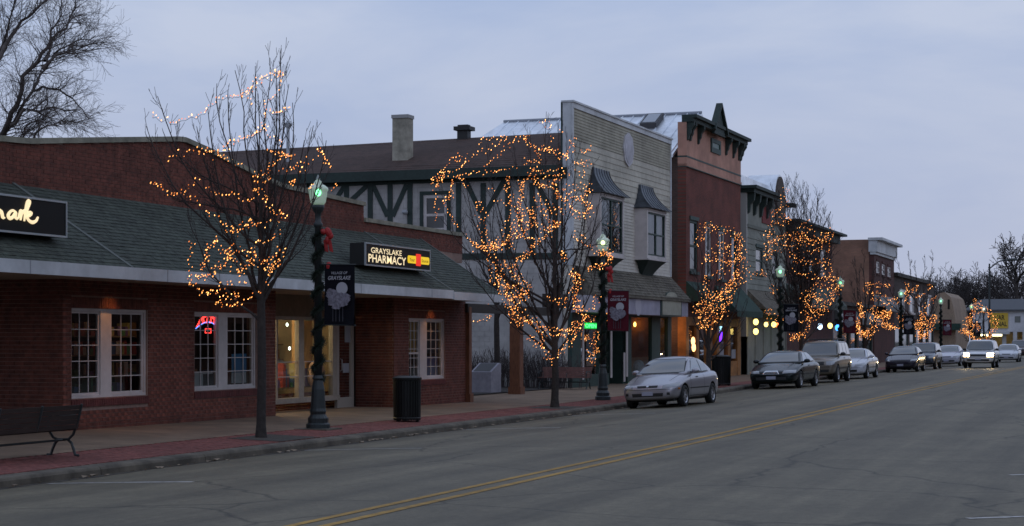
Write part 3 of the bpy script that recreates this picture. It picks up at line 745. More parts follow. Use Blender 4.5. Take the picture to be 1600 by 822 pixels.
# ------------------------------------------------------------------ shop signs on the canopy
SG = Fac(-18.0, 0); SX = -18.0
M_face = mat('black sign face', (.006, .006, .006), .55, spec=.25); M_rim = mat('grey sign rim', (.42, .46, .48), .4, .6)
M_cream = glow('cream lit letters', (1.0, .80, .48), .95)
def sign_box(name, label, u0, u1, z0, z1, dpt=.42):
    s = thing(name, label, 'sign', (SX, (u0 + u1) / 2, z0))
    m = MB(); m.box((SX - dpt, u0, z0), (SX - .02, u1, z1)); m.build('cabinet', M_black, s)
    m = MB(); m.box((SX - .019, u0 + .02, z0 + .02), (SX - .004, u1 - .02, z1 - .02)); m.build('face', M_face, s)
    m = MB(); w = .024
    m.box((SX - .03, u0 - .01, z0 - .01), (SX + .012, u1 + .01, z0 + w)); m.box((SX - .03, u0 - .01, z1 - w), (SX + .012, u1 + .01, z1 + .01))
    m.box((SX - .029, u0 - .01, z0 + w), (SX + .011, u0 + w, z1 - w)); m.box((SX - .029, u1 - w, z0 + w), (SX + .011, u1 + .01, z1 - w)); m.build('rim', M_rim, s)
    m = MB()
    for u in (u0 + .3, u1 - .3): m.box((SX - 1.3, u - .04, z0 + .05), (SX - dpt, u + .04, z0 + .12))
    m.build('bracket', M_black, s)
    return s
ue, zt_, zb_ = SG.u(104), SG.at(104, 316)[1], SG.at(104, 371)[1]
hs = sign_box('shop_sign', 'long black sign with cream script letters on the shingle canopy', ue - 4.6, ue, zb_, zt_)
def zp(x, y): u, z = SG.at(x / 4.11, 200 + y / 4.11); return Vector((SX + .012, u, z))
strokes = [[(-75, 575), (-70, 540), (-60, 528), (-50, 540), (-52, 574)], [(-52, 545), (-40, 526), (-28, 540), (-30, 574)], [(-30, 545), (-16, 526), (0, 534), (8, 552), (14, 576), (26, 576)],
           [(98, 540), (80, 530), (60, 540), (48, 562), (58, 580), (78, 572), (96, 545), (94, 572), (106, 584), (116, 572)],
           [(116, 572), (126, 540), (130, 533), (132, 556), (128, 592)], [(130, 562), (142, 540), (154, 534), (160, 544)],
           [(160, 570), (172, 520), (184, 482), (180, 468), (170, 482), (160, 530), (152, 598)], [(160, 562), (180, 545), (194, 546), (188, 562), (166, 570)], [(166, 570), (182, 594), (204, 606), (226, 598), (240, 572)]]
mk = MB()
def smooth_line(p, k=5):
    p = [Vector(q) for q in p]; o = []
    for i in range(len(p) - 1):
        a, b, c, d = p[max(i - 1, 0)], p[i], p[i + 1], p[min(i + 2, len(p) - 1)]
        for j in range(k):
            t = j / k; o.append(.5 * ((2 * b) + (c - a) * t + (2 * a - 5 * b + 4 * c - d) * t * t + (3 * b - a - 3 * c + d) * t ** 3))
    return o + [p[-1]]
for st in strokes:
    pts = smooth_line([zp(*q) for q in st]); n = len(pts)
    mk.tube(pts, [.015 + .017 * math.sin(math.pi * min(1, (i + 1.5) / (n + 1))) for i in range(n)], 6)
# the rest of the word runs on towards the frame's edge
hm = MB(); uL = zp(-75, 560)
put_text(mk, 'Hall', (SX - .004, uL.y - .62, uL.z + .06), (0, 1, 0), (0, 0, 1), .95, .36, .012, shear=.3, d=.01)
mk.build('lettering', M_cream, hs)
pu0, pu1 = SG.u(571), SG.u(672); pz1, pz0 = SG.at(571, 379)[1], SG.at(571, 414)[1]
ps = sign_box('shop_sign', 'lit black pharmacy sign with cream capitals and a yellow and red emblem', pu0, pu1, pz0, pz1)
H_, W_ = pz1 - pz0, pu1 - pu0
m = MB(); put_text(m, 'GRAYSLAKE', (SX - .004, lerp(pu0, pu1, .31), lerp(pz0, pz1, .70)), (0, 1, 0), (0, 0, 1), .46 * W_, .25 * H_, .004)
put_text(m, 'PHARMACY', (SX - .004, lerp(pu0, pu1, .325), lerp(pz0, pz1, .335)), (0, 1, 0), (0, 0, 1), .565 * W_, .37 * H_, .012); m.build('lettering', M_cream, ps)
def pill(mb, u0, u1, z0, z1, r, x, mi):
    pts = []
    for (cu_, cz, a0) in ((u1 - r, z1 - r, 0), (u0 + r, z1 - r, 90), (u0 + r, z0 + r, 180), (u1 - r, z0 + r, 270)):
        for k in range(5): a = R(a0 + 22.5 * k); pts.append((cu_ + r * math.cos(a), cz + r * math.sin(a)))
    mb.prism(pts, lambda p, h: (x + h, p[0], p[1]), 0, .008, mi)
M_py, M_pr = glow('lit yellow panel', (1, .66, .02), .72), glow('lit red panel', (.9, .035, .015), .8)
yc = lerp(pz0, pz1, .46)
m = MB(); pill(m, lerp(pu0, pu1, .635), lerp(pu0, pu1, .775), yc - .17 * H_, yc + .19 * H_, .06, SX - .004, 0); m.build('emblem', M_py, ps)
m = MB(); pill(m, lerp(pu0, pu1, .835), lerp(pu0, pu1, .985), yc - .17 * H_, yc + .19 * H_, .06, SX - .004, 0); m.build('emblem', M_py, ps)
m = MB(); pill(m, lerp(pu0, pu1, .765), lerp(pu0, pu1, .845), yc - .27 * H_, yc + .30 * H_, .03, SX - .002, 0); m.build('emblem', M_pr, ps)
m = MB(); put_text(m, 'Your', (SX + .005, lerp(pu0, pu1, .70), yc), (0, 1, 0), (0, 0, 1), .085 * W_, .17 * H_, .01); put_text(m, 'Source', (SX + .005, lerp(pu0, pu1, .91), yc), (0, 1, 0), (0, 0, 1), .11 * W_, .15 * H_, .01)
m.build('small_lettering', mat('olive print', (.10, .07, .01), .6), ps)

# ------------------------------------------------------------------ half timbered house behind the passage
G = Fac(-20.6, 0); YT = G.u(893); G = Fac(-20.6, YT, 1.08)
M_panel = mat('lavender grey painted block', (.40, .385, .375), .85, var=.1, vscale=2, bump=.15, bscale=20)
M_timber = mat('dark green timber', (.018, .034, .030), .7, var=.2)
M_rroof = mat('brown red roof shingle', (.055, .030, .023), .95, var=.3, vscale=4, bump=.5, bscale=30)
XL = -38.5
th = thing('half_timbered_house', 'grey half timbered house with dark green beams and a brown red roof', 'house', (-30, YT, 0))
wr = [onY(662, 305, YT), onY(699, 374, YT)]
wh = (wr[0].x, wr[1].x, wr[1].z, wr[0].z)
m = MB(); m2 = MB()
ZE = 8.28
def ycell(mb, x0, x1, z0, z1, hole, ya, yb):
    for (a, b, c, d) in ((x0, hole[0], z0, z1), (hole[1], x1, z0, z1), (hole[0], hole[1], z0, hole[2]), (hole[0], hole[1], hole[3], z1)): mb.box((a, ya, c), (b, yb, d))
ycell(m, XL, -20.96, -.2, ZE, wh, YT, YT + .3); m.box((XL, YT + .301, -.2), (XL + .3, YT + 10, ZE)); m.build('wall', M_panel, th)
z = -.05; row = 0
while z < ZE - .1:
    x = XL + (.2 if row % 2 else 0)
    while x < -21:
        a, b = x + .005, min(x + .395, -20.965)
        if b - a > .05 and not (b > wh[0] and a < wh[1] and z + .2 > wh[2] and z < wh[3]):
            pr = .012 + rng.uniform(0, .004); m2.add([(a, YT, z + .006), (b, YT, z + .006), (b, YT, z + .196), (a, YT, z + .196), (a, YT - pr, z + .006), (b, YT - pr, z + .006), (b, YT - pr, z + .196), (a, YT - pr, z + .196)], [(4, 5, 6, 7), (0, 1, 5, 4), (1, 2, 6, 5), (2, 3, 7, 6), (3, 0, 4, 7)])
        x += .4
    z += .2; row += 1
m2.build('block', M_panel, th, kind='stuff')
def beam(p, q, w, y=None):
    a, b = onY(*p, YT), onY(*q, YT); d = Vector((b.x - a.x, 0, b.z - a.z)); n_ = Vector((-d.z, 0, d.x)).normalized() * w / 2; mb = MB(); pr = y or (.05 + rng.uniform(0, .006))
    c = [a + n_, a - n_, b - n_, b + n_]; mb.hexa([(v.x, YT - pr, v.z) for v in c] + [(v.x, YT - .0125, v.z) for v in c]); mb.build('timber', M_timber, th)
for px in (505, 542, 579, 610, 641, 717, 755.5, 794, 832, 868): beam((px, 286), (px, 400), .21)
for p, q in (((575, 289), (546, 316)), ((583, 289), (606, 338)), ((636, 288), (614, 338)), ((729, 284), (752, 334)), ((789, 280), (759, 334)), ((836, 280), (864, 334)), ((540, 289), (510, 335))): beam(p, q, .19, .047)
beam((480, 402), (886, 400), .24, .058); beam((480, 285), (886, 270), .42, .062)
fw = MB(); gl = MB(); mt = MB()
x0, x1, z0, z1 = wh
for (a, b, c, d) in ((x0 - .14, x0, z0 - .1, z1 + .14), (x1, x1 + .14, z0 - .1, z1 + .14), (x0, x1, z1, z1 + .14)): fw.box((a, YT - .07, c), (b, YT + .02, d))
fo = fw.build('window', M_timber, th)
for (a, b, c, d) in ((x0 + .001, x0 + .13, z0, z1 - .001), (x1 - .13, x1 - .001, z0, z1 - .001), (x0 + .13, x1 - .13, z1 - .13, z1 - .001), (x0 + .13, x1 - .13, lerp(z0, z1, .55) - .05, lerp(z0, z1, .55) + .05), (x0 + .13, x1 - .13, lerp(z0, z1, .24) - .03, lerp(z0, z1, .24) + .03)): mt.box((a, YT - .03, c), (b, YT + .03, d))
mt.build('sash', M_whiteframe, fo); gl.quad((x0 + .1, YT + .01, z0), (x1 - .1, YT + .01, z0), (x1 - .1, YT + .01, z1 - .1), (x0 + .1, YT + .01, z1 - .1)); gl.build('pane', M_glass, fo)
m = MB(); m.box((x0 - .3, YT + .8, z0), (x1 + .3, YT + .9, z1 + .3)); m.build('curtain', mat('grey curtain', (.2, .2, .22), .9), fo)
rf = MB(); yr, zr0, zr1 = YT + 5.2, 10.08, 10.32
rf.hexa([(XL - .4, YT - .45, ZE - .06), (-20.97, YT - .45, ZE - .06), (-20.97, yr, zr1 - .2), (XL - .4, yr, zr0 - .2), (XL - .4, YT - .45, ZE + .10), (-20.97, YT - .45, ZE + .10), (-20.97, yr, zr1), (XL - .4, yr, zr0)])
rf.hexa([(XL - .4, yr, zr0 - .2), (-20.97, yr, zr1 - .2), (-20.97, YT + 10.8, ZE - .06), (XL - .4, YT + 10.8, ZE - .06), (XL - .4, yr, zr0 - .002), (-20.97, yr, zr1 - .002), (-20.97, YT + 10.8, ZE + .1), (XL - .4, YT + 10.8, ZE + .1)])
ro = rf.build('roof', M_rroof, th)
sh = MB(); nc = 16                                             # roof shingle courses
for i in range(nc):
    a, b = i / nc, (i + 1) / nc + .01; x = XL - .4
    while x < -21:
        e = min(x + rng.uniform(.7, 1.1), -20.98); h = .012 + rng.uniform(0, .01)
        P = lambda t, xx, hh: (xx, lerp(YT - .45, yr, t), lerp(ZE + .10, lerp(zr0, zr1, (xx - XL) / 18), t) + hh)
        sh.add([P(a, x, 0), P(a, e, 0), P(a, e, h), P(a, x, h), P(b, x, .003), P(b, e, .003)], [(0, 1, 2, 3), (3, 2, 5, 4)]); x = e + .008
sh.build('shingle', M_rroof, ro, kind='stuff')
m = MB(); m.box((XL - .4, YT - .50, ZE - .26), (-20.97, YT - .451, ZE + .12)); m.box((XL - .4, YT - .45, ZE - .22), (-20.97, YT - .02, ZE - .17)); m.build('eave_board', M_timber, th)
yc_ = YT + 1.3; a, b = onY(613, 258, yc_), onY(637, 184, yc_)
m = MB(); m.box((a.x, yc_, 8.2), (b.x, yc_ + .55, b.z)); co = m.build('chimney', mat('weathered chimney render', (.30, .28, .23), .95, var=.35, vscale=2.5, bump=.4, bscale=12), th)
m = MB(); m.box((a.x - .03, yc_ - .04, b.z + .001), (b.x + .03, yc_ + .59, b.z + .14)); m.build('chimney_cap', mat('grey cap', (.33, .33, .33), .9), co)
a, b = onY(717, 216, yr), onY(733, 204, yr); m = MB(); m.box((a.x, yr - .2, a.z - .3), (b.x, yr + .2, b.z)); m.box((onY(713, 200, yr).x, yr - .32, b.z + .001), (onY(738, 200, yr).x, yr + .32, b.z + .16)); m.box((a.x, yr - .15, b.z + .16), (b.x, yr + .15, b.z + .24)); m.build('roof_vent', M_black, th)
a = onY(450, 195, YT + 2); m = MB(); m.tube([(a.x, YT + 2, 8.6), (a.x, YT + 2, a.z)], .07, 8); m.lathe([(.13, -.1), (.16, .05), (.05, .16)], (a.x, YT + 2, a.z), 8); m.build('vent_pipe', mat('galvanised pipe', (.4, .42, .45), .5, .5), th)
m = MB(); p = onY(636, 332, YT); m.ell((p.x, YT - .2, p.z), (.12, .16, .10), 8, 6); m.build('wall_light', mat('grey lamp shell', (.35, .37, .4), .5), th)

# ------------------------------------------------------------------ grey clapboard shop front
gz = [G.at(893, 158.5)[1], G.at(1047, 218)[1]]; ZG = sum(gz) / 2; UG = G.u(1048)
print('grey top', gz, 'width', UG, 'YT', YT)
gb = thing('clapboard_shop', 'tall grey clapboard false front with an oval plaque and two copper roofed bay windows', 'shop', (G.P.x, G.P.y, 0), G.rz)
LG = dict(parent=gb, local=True)
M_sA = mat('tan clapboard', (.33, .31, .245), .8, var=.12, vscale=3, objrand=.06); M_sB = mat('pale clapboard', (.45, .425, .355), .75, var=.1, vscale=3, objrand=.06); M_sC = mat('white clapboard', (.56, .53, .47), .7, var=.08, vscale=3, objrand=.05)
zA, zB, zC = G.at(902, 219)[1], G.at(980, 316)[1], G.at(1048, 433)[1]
m = MB(); m.box((-.35, 0.0, zC - .3), (-.03, UG, ZG)); m.box((-.34, .004, -.15), (-.035, .55, zC - .31)); m.box((-15, UG - .3, -.1), (-.36, UG, 7.8)); m.build('wall', M_sC, **LG)
bays = []
for (l, r, t, bt) in ((938, 975, 301, 397), (1011, 1041, 325, 403)):
    u0, u1 = G.u(l, .55), G.u(r, .55); z1, z0 = G.at(l, t, .55)[1], G.at(l, bt, .55)[1]; bays.append((u0, u1, z0, z1))
holes = [(u0 - .05, u1 + .05, z0 - 1.0, z1 + .9) for (u0, u1, z0, z1) in bays]
def boards(za, zb, step, mt_, hs_):
    z = za
    while z < zb - .02:
        e = min(z + step, zb); iv = [(.16, UG - .14)]
        for h in hs_:
            if h[2] < (z + e) / 2 < h[3]:
                nx = []
                for p, q in iv:
                    if h[1] <= p or h[0] >= q: nx.append((p, q)); continue
                    if h[0] > p: nx.append((p, h[0]))
                    if h[1] < q: nx.append((h[1], q))
                iv = nx
        for p, q in iv:
            b = MB(); b.add([(-.028, p, z), (.016, p, z), (.016, q, z), (-.028, q, z), (-.028, p, e - .001), (-.004, p, e - .001), (-.004, q, e - .001), (-.028, q, e - .001)], [(0, 1, 2, 3), (1, 5, 6, 2), (0, 4, 5, 1), (3, 2, 6, 7), (4, 7, 6, 5)]); b.build('siding_board', mt_, **LG)
        z = e
small = [(h[0] + .05, h[1] - .05, h[2] + .9, h[3] - .8) for h in holes]
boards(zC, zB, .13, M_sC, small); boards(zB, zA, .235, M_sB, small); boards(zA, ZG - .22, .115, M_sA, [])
m = MB(); m.box((-.03, .001, ZG - .22), (.05, UG - .001, ZG - .02)); m.box((-.4, -.05, ZG - .019), (.10, UG + .05, ZG + .05)); m.build('top_trim', M_white, **LG)
m = MB(); m.box((-.029, .001, zC), (.042, .16, ZG - .221)); m.box((-.35, -.02, zC), (-.029, -.002, ZG - .02)); m.build('corner_board', M_white, **LG)
m = MB(); m.box((-.029, UG - .14, zC), (.042, UG - .001, ZG - .221)); m.build('corner_board', M_white, **LG)
m = MB(); m.box((-.42, -.03, 3.2), (-.352, .06, ZG)); m.build('dark_edge', M_timber, **LG)
uo, zo = G.at(980.5, 234); hu = (G.u(988) - G.u(973)) / 2; hz_ = G.at(980, 208)[1] - zo
m = MB(); m.prism([(uo + hu * math.cos(a) * (1 + .05 * math.cos(8 * a)), zo + hz_ * math.sin(a) * (1 + .03 * math.cos(8 * a))) for a in frange(0, 2 * math.pi * 39 / 40, 39)], lambda p, h: (h, p[0], p[1]), .0, .07)
po = m.build('plaque', mat('pale plaque rim', (.48, .47, .5), .6), **LG)
m = MB(); m.prism([(uo + hu * .8 * math.cos(a), zo + hz_ * .86 * math.sin(a)) for a in frange(0, 2 * math.pi * 31 / 32, 31)], lambda p, h: (h, p[0], p[1]), .071, .085); m.build('plaque_field', mat('plaque field', (.42, .41, .45), .6, var=.15, vscale=6), po, local=True)
M_copper = mat('dark copper sheet', (.075, .085, .10), .38, .65, var=.3, vscale=4)
for (u0, u1, z0, z1) in bays:
    F = .55; b = MB()
    b.box((0, u0, z0), (F, u0 + .16, z1)); b.box((0, u1 - .16, z0), (F, u1, z1)); b.box((F - .14, u0 + .16, z0), (F, u1 - .16, z0 + .13)); b.box((F - .14, u0 + .16, z1 - .14), (F, u1 - .16, z1)); b.box((0, u0 + .16, z0), (F - .141, u1 - .16, z0 + .1))
    b.box((-.0, u0 - .05, z0 - .07), (F + .07, u1 + .05, z0 - .001)); b.box((F + .001, u0, z1 - .05), (F + .03, u1, z1))
    bo = b.build('bay_window', M_whiteframe, **LG)
    a, c, e, f = u0 + .17, u1 - .17, z0 + .135, z1 - .145; mm = lerp(e, f, .5); s = MB()
    for (p, q, r_, t) in ((a, a + .06, e, f), (c - .06, c, e, f), ((a + c) / 2 - .05, (a + c) / 2 + .05, e, f)): s.box((F - .10, p, r_), (F - .03, q, t))
    for zz in (e, mm - .03, f - .06): s.box((F - .098, a + .06, zz), (F - .032, c - .06, zz + .06))
    s.build('sash', M_dgreen, bo, local=True)
    g_ = MB(); g_.quad((F - .07, a, e), (F - .07, c, e), (F - .07, c, f), (F - .07, a, f)); g_.build('pane', M_glass, bo, local=True)
    k = MB(); k.box((F - .2, a, mm + .02), (F - .19, c, f)); k.build('blind', mat('pale net curtain', (.34, .35, .38), .9, var=.2, vscale=9, vec=(1, 6, 1)), bo, local=True)
    k = MB(); k.box((.02, a, e), (.03, c, f)); k.build('dark_room', M_dark, bo, local=True)
    # flared copper roof with standing seams
    cr = MB(); st = 9; rows = []
    for i in range(st):
        t = i / (st - 1); v = .10 + (F + .22 - .10) * (t ** 1.9); uu = lerp(.62, 1.0, t ** 1.7); z = lerp(z1 + 1.05, z1 + .02, t)
        cu_ = (u0 + u1) / 2; hw = (u1 - u0) / 2 * uu + .14 * t; rows.append([(0.0, cu_ - hw, z), (v, cu_ - hw, z), (v, cu_ + hw, z), (0.0, cu_ + hw, z)])
    vs = [p for r_ in rows for p in r_]; fs = [(4 * i + j, 4 * i + j + 1, 4 * i + j + 5, 4 * i + j + 4) for i in range(st - 1) for j in range(3)] + [(0, 1, 2, 3), (4 * st - 4, 4 * st - 3, 4 * st - 2, 4 * st - 1)]
    cr.add(vs, fs); ko = cr.build('bay_roof', M_copper, bo, local=True)
    sm = MB()
    for j in range(7):
        f_ = j / 6; sm.tube([(r_[1][0] + .01, lerp(r_[1][1], r_[2][1], f_), r_[1][2]) for r_ in rows], .016, 4)
    sm.build('roof_seam', M_copper, bo, local=True)
    br = MB(); cu_ = (u0 + u1) / 2; n = 7; vs = []
    for i in range(n):
        t = i / (n - 1); w = (u1 - u0) / 2 * lerp(.92, .42, t ** .6); v = F * (1 - t) ** 1.6 + .04; z = lerp(z0 - .075, z0 - .95, t)
        vs += [(0, cu_ - w, z), (v, cu_ - w, z), (v, cu_ + w, z), (0, cu_ + w, z)]
    br.add(vs, [(4 * i + j, 4 * i + j + 1, 4 * i + j + 5, 4 * i + j + 4) for i in range(n - 1) for j in range(3)] + [(0, 1, 2, 3), (4 * n - 4, 4 * n - 3, 4 * n - 2, 4 * n - 1)]); br.build('bracket', M_timber, bo, local=True)
# shingle pent roof over the shop windows
zq0 = G.at(1078, 469, .85)[1]; pr0, pr1 = .02, .92
M_pent = mat('weathered wood shingles', (.13, .115, .09), .95, var=.5, vscale=6, bump=.5, bscale=40)
pm = MB(); us_ = [-.05, UG + .05]
pm.hexa([(0, us_[0] + .5, zq0 - .1), (pr1, us_[0], zq0 - .1), (pr1, us_[1], zq0 - .1), (0, us_[1], zq0 - .1), (.04, us_[0] + .6, zC - .02), (pr1, us_[0], zq0), (pr1, us_[1], zq0), (.04, us_[1] - .2, zC - .02)])
po = pm.build('pent_roof', M_pent, **LG); sh = MB(); n = 9
for i in range(n):
    a, b = i / n, (i + 1) / n + .02; ul, ur = us_[0] + .6 * (a + b) / 2, us_[1] - .2 * (a + b) / 2; x = ul
    while x < ur - .05:
        e = min(x + rng.uniform(.12, .3), ur); h = .014 + rng.uniform(0, .014)
        P = lambda t, u, k: (lerp(pr1, .04, t) + k, u, lerp(zq0, zC - .02, t) + k)
        sh.add([P(a, x, 0), P(a, e, 0), P(a, e, h), P(a, x, h), P(b, x, .003), P(b, e, .003)], [(0, 1, 2, 3), (3, 2, 5, 4), (0, 3, 4), (1, 5, 2)]); x = e + .006
sh.build('shingle', M_pent, po, local=True, kind='stuff')
zf1, zf0 = zq0 - .1, G.at(1076, 495, .8)[1]
m = MB(); m.box((-.05, 0, zf0), (.80, UG, zf1 - .002)); fo = m.build('sign_fascia', mat('lavender sign band', (.33, .315, .39), .7, var=.08), **LG)
M_sb = mat('beige sign board', (.36, .35, .28), .7, var=.1)
for (l, r, mt_, nm) in ((1034, 1066, M_sb, 'arched_sign'), (905, 932, mat('grey sign board', (.37, .36, .41), .7), 'sign_panel')):
    ua, ub = G.u(l, .87), G.u(r, .87); zt = zf1 + .12; mid = (ua + ub) / 2; w = ub - ua
    pts = [(ua, zf0 - .03), (ub, zf0 - .03), (ub, zt), (ub - .2 * w, zt + .05)] + [(mid + .3 * w * math.cos(a), zt + .06 + .22 * math.sin(a)) for a in frange(0, math.pi, 8)] + [(ua + .2 * w, zt + .05), (ua, zt)]
    if nm == 'sign_panel': pts = [(ua, zf0), (ub, zf0), (ub, zf1 - .03), (ua, zf1 - .03)]
    m = MB(); m.prism(pts, lambda p, h: (h, p[0], p[1]), .802, .85); e = m.build(nm, M_dgreen if nm == 'arched_sign' else mt_, **LG)
    if nm == 'arched_sign':
        cx, cz_ = sum(p[0] for p in pts) / len(pts), sum(p[1] for p in pts) / len(pts); m = MB(); m.prism([(cx + (p[0] - cx) * .9, cz_ + (p[1] - cz_) * .92) for p in pts], lambda p, h: (h, p[0], p[1]), .852, .866); m.build('sign_field', mt_, e, local=True)
m = MB(); uo, zo = G.at(997, 478, .8); m.prism([(uo + .42 * math.cos(a), zo + .40 * math.sin(a)) for a in frange(0, 6.1, 24)], lambda p, h: (h, p[0], p[1]), .801, .812); m.build('sign_emblem', mat('pale emblem disc', (.42, .40, .46), .7), **LG)
# glazed shop front
st = MB(); zf = zf0
for (l, r) in ((893, 907), (936, 941), (980, 986), (1018, 1031), (1043, 1048.5)): st.box((-.15, G.u(l), -.1), (0.02, G.u(r), zf))
for (l, r) in ((907, 936), (941, 952), (986, 1018), (1031, 1043)): st.box((-.12, G.u(l), -.1), (-.005, G.u(r), .48)); st.box((-.12, G.u(l), zf - .08), (-.005, G.u(r), zf))
st.box((-1.4, G.u(955), -.1), (-1.35, G.u(980), .3)); st.box((-1.45, G.u(952), zf - .45), (-.005, G.u(980), zf)); st.box((-1.35, G.u(978), -.1), (-.15, G.u(980), zf - .45))
so = st.build('shopfront', M_dgreen, **LG)
for (l, r) in ((907, 936), (941, 952), (986, 1018), (1031, 1043)):
    gl = MB(); gl.quad((-.06, G.u(l), .48), (-.06, G.u(r), .48), (-.06, G.u(r), zf - .08), (-.06, G.u(l), zf - .08)); gl.build('pane', M_glass, so, local=True)
gl = MB(); gl.quad((-1.37, G.u(955), .3), (-1.37, G.u(978), .3), (-1.37, G.u(978), zf - .45), (-1.37, G.u(955), zf - .45)); gl.build('pane', M_glass, so, local=True)
for (l, r, z0_) in ((908.5, 911, .3), (952.5, 955, .3), (977, 979.5, .3), (973, 975.5, .1)):
    wp = MB(); wp.box((.021, G.u(l), z0_), (.05, G.u(r), zf - .02 if l != 973 else 1.3)); wp.build('white_post', M_whiteframe, so, local=True)
def lroom(name, u0, u1, v1, v0, z1, m_, parent, z0=.02):
    b = MB(); t = .03
    b.box((v0 - t, u0, z0), (v0, u1, z1)); b.box((v0, u0 - t, z0), (v1, u0, z1)); b.box((v0, u1, z0), (v1, u1 + t, z1)); b.box((v0, u0, z0 - t), (v1, u1, z0)); b.box((v0, u0, z1), (v1, u1, z1 + t)); return b.build(name, m_, parent, local=True)
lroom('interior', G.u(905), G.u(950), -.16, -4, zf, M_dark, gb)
ri = lroom('interior', G.u(983), G.u(1019), -.16, -3, zf, mat('ochre lit wall', (.40, .17, .08), .9, var=.35, vscale=1.2), gb)
r2 = lroom('interior', G.u(1032), G.u(1044), -.16, -2, zf, mat('ochre wall', (.34, .24, .10), .9, var=.3), gb)
st_b = glow('star bulb', (1, .50, .10), 9)
for (px_, v_, e_) in ((998, -.9, 110), (1038, -.7, 30)): w_ = G.world(v_, G.u(px_, v_), 2.35); room_fill_light(w_.x, w_.y, w_.z, e_, (1, .42, .12))
w_ = G.world(-1.2, G.u(922), 2.4); room_fill_light(w_.x, w_.y, w_.z, 4, (.7, 1, .6))
for (px, py) in ((992, 507), (998, 510.5), (1003, 504), (1012, 510)):
    u, z = G.at(px, py, -.7); m = MB()
    for k in range(5):
        a = 2 * math.pi * k / 5 + .3; m.ell((-.7, u + .05 * math.cos(a), z + .05 * math.sin(a)), (.05, .06, .06), 8, 5)
    m.build('star_lamp', st_b, ri, local=True)
u, z = G.at(1018, 540, -.5); m = MB(); m.tube([(-.5, u - .12, z - .03), (-.5, u + .1, z + .05)], .03, 6); m.build('lamp_tube', glow('warm bulb', (1, .62, .28), 9.0), ri, local=True)
u = G.u(1038, -.6); m = MB(); m.ell((-.6, u, 1.9), (.08, .1, .1), 8, 6); m.build('lamp_bulb', glow('warm bulb', (1, .62, .28), 9.0), r2, local=True)
u0, z0 = G.at(998, 575, -.4); m = MB(); m.ell((-.4, u0, z0), (.22, .55, .36), 12, 8); m.ell((-.35, u0 + .3, z0 - .25), (.2, .4, .3), 12, 8); m.build('display_fabric', mat('pale blue fabric', (.26, .33, .42), .9, var=.25, vscale=5), ri, local=True)
for (l, t, r, b_) in ((988, 525, 995, 538), (990, 545, 998, 556), (999, 528, 1005, 540)):
    q = G.rect(l, t, r, b_, -1.2); pf = MB(); pf.box((-1.25, q[0], q[2]), (-1.2, q[1], q[3])); pf.build('picture_frame', mat('dusty pink print', (.30, .2, .18), .8, var=.4, vscale=5), ri, local=True)
gd = MB(); rr = random.Random(31)
for i in range(26): u = rr.uniform(G.u(909), G.u(934)); w = rr.uniform(.1, .3); v = rr.uniform(-1.4, -.3); gd.box((v - .1, u, .5), (v + .1, u + w, .5 + rr.uniform(.1, .7)), rr.randrange(7))
gd.build('shop_goods', gm, gb, local=True, kind='stuff')
u0, u1, z0, z1 = G.rect(912.5, 504, 932.5, 514, -.03)
so_ = thing('neon_sign', 'glowing green open sign in the dark green shop window', 'neon sign', G.world(-.03, u0, z0)); so_.rotation_euler = (0, 0, G.rz); WM[so_.name] = Matrix.Translation(so_.location) @ Matrix.Rotation(G.rz, 4, 'Z')
m = MB(); h, w = z1 - z0, u1 - u0; m.box((-.01, 0, 0), (.0, w, h)); m.build('sign_plate', glow('green lit plate', (.01, .8, .09), .55), so_, local=True)
m = MB(); put_text(m, 'OPEN', (.01, w / 2, h / 2), (0, 1, 0), (0, 0, 1), w * .86, h * .66, .035); m.build('lettering', glow('green letters', (.08, 1, .22), 2.2), so_, local=True)

# ------------------------------------------------------------------ red brick building with pink stucco gable
RB = Fac(-20.2, 0); YR = RB.u(1072); RB = Fac(-20.2, YR, 1.08); UR = RB.u(1157)
rb = thing('brick_building', 'tall red brick building with a pink stucco top and dark bracketed cornice', 'building', (RB.P.x, RB.P.y, 0), RB.rz)
LR = dict(parent=rb, local=True)
lroom_lamp = None
M_rbrick = brick_mat('old red brick', (.175, .044, .03), (.13, .034, .026), (.11, .055, .042))
M_rside = brick_mat('brown side brick', (.085, .05, .04), (.06, .038, .03), (.08, .06, .05), axis='xz')
M_pink = mat('pink stucco', (.44, .235, .175), .85, var=.12, vscale=1.5, bump=.1)
zs0, zs1, zs2, zt = RB.at(1073, 259)[1], RB.at(1074, 246)[1], RB.at(1075, 184)[1], RB.at(1068, 170, .5)[1]
wins = [RB.rect(*q) for q in ((1078, 343, 1090, 425), (1102, 352, 1111, 432), (1123, 360, 1132, 437), (1143, 367, 1152, 442))]
za = RB.at(1080, 440)[1]
m = MB(); wall_cells(m, 0, UR, 2.9, zs0, wins, -.4, 0); m.build('wall', M_rbrick, **LR)
m = MB(); m.box((-25, 0, -.1), (-.401, .4, zt - 1.9)); m.box((-.4, .0005, -.1), (-.001, .45, 2.9)); m.box((-25, UR - .4, -.1), (-.401, UR, zt - 1.9)); m.build('side_wall', M_rside, **LR)
m = MB(); m.box((-.4, 0, zs0 + .001), (.02, UR, zs1)); m.box((-.4, 0, zs1 + .07), (.02, UR, zt - .29)); m.box((-.4, 0, zs0 - .02), (.06, UR, zs0 + .10)); m.build('stucco', M_pink, **LR)
m = MB(); m.box((-.4, -.002, zs1), (.035, UR + .002, zs1 + .075)); m.box((-.4, -.002, zs0 - .06), (.075, UR + .002, zs0 - .021)); m.build('band', M_dgreen, **LR)
pk = RB.u(1127, .5); hwp = (RB.u(1136, .5) - RB.u(1119, .5)) / 2; zpk = RB.at(1128, 163, .5)[1]
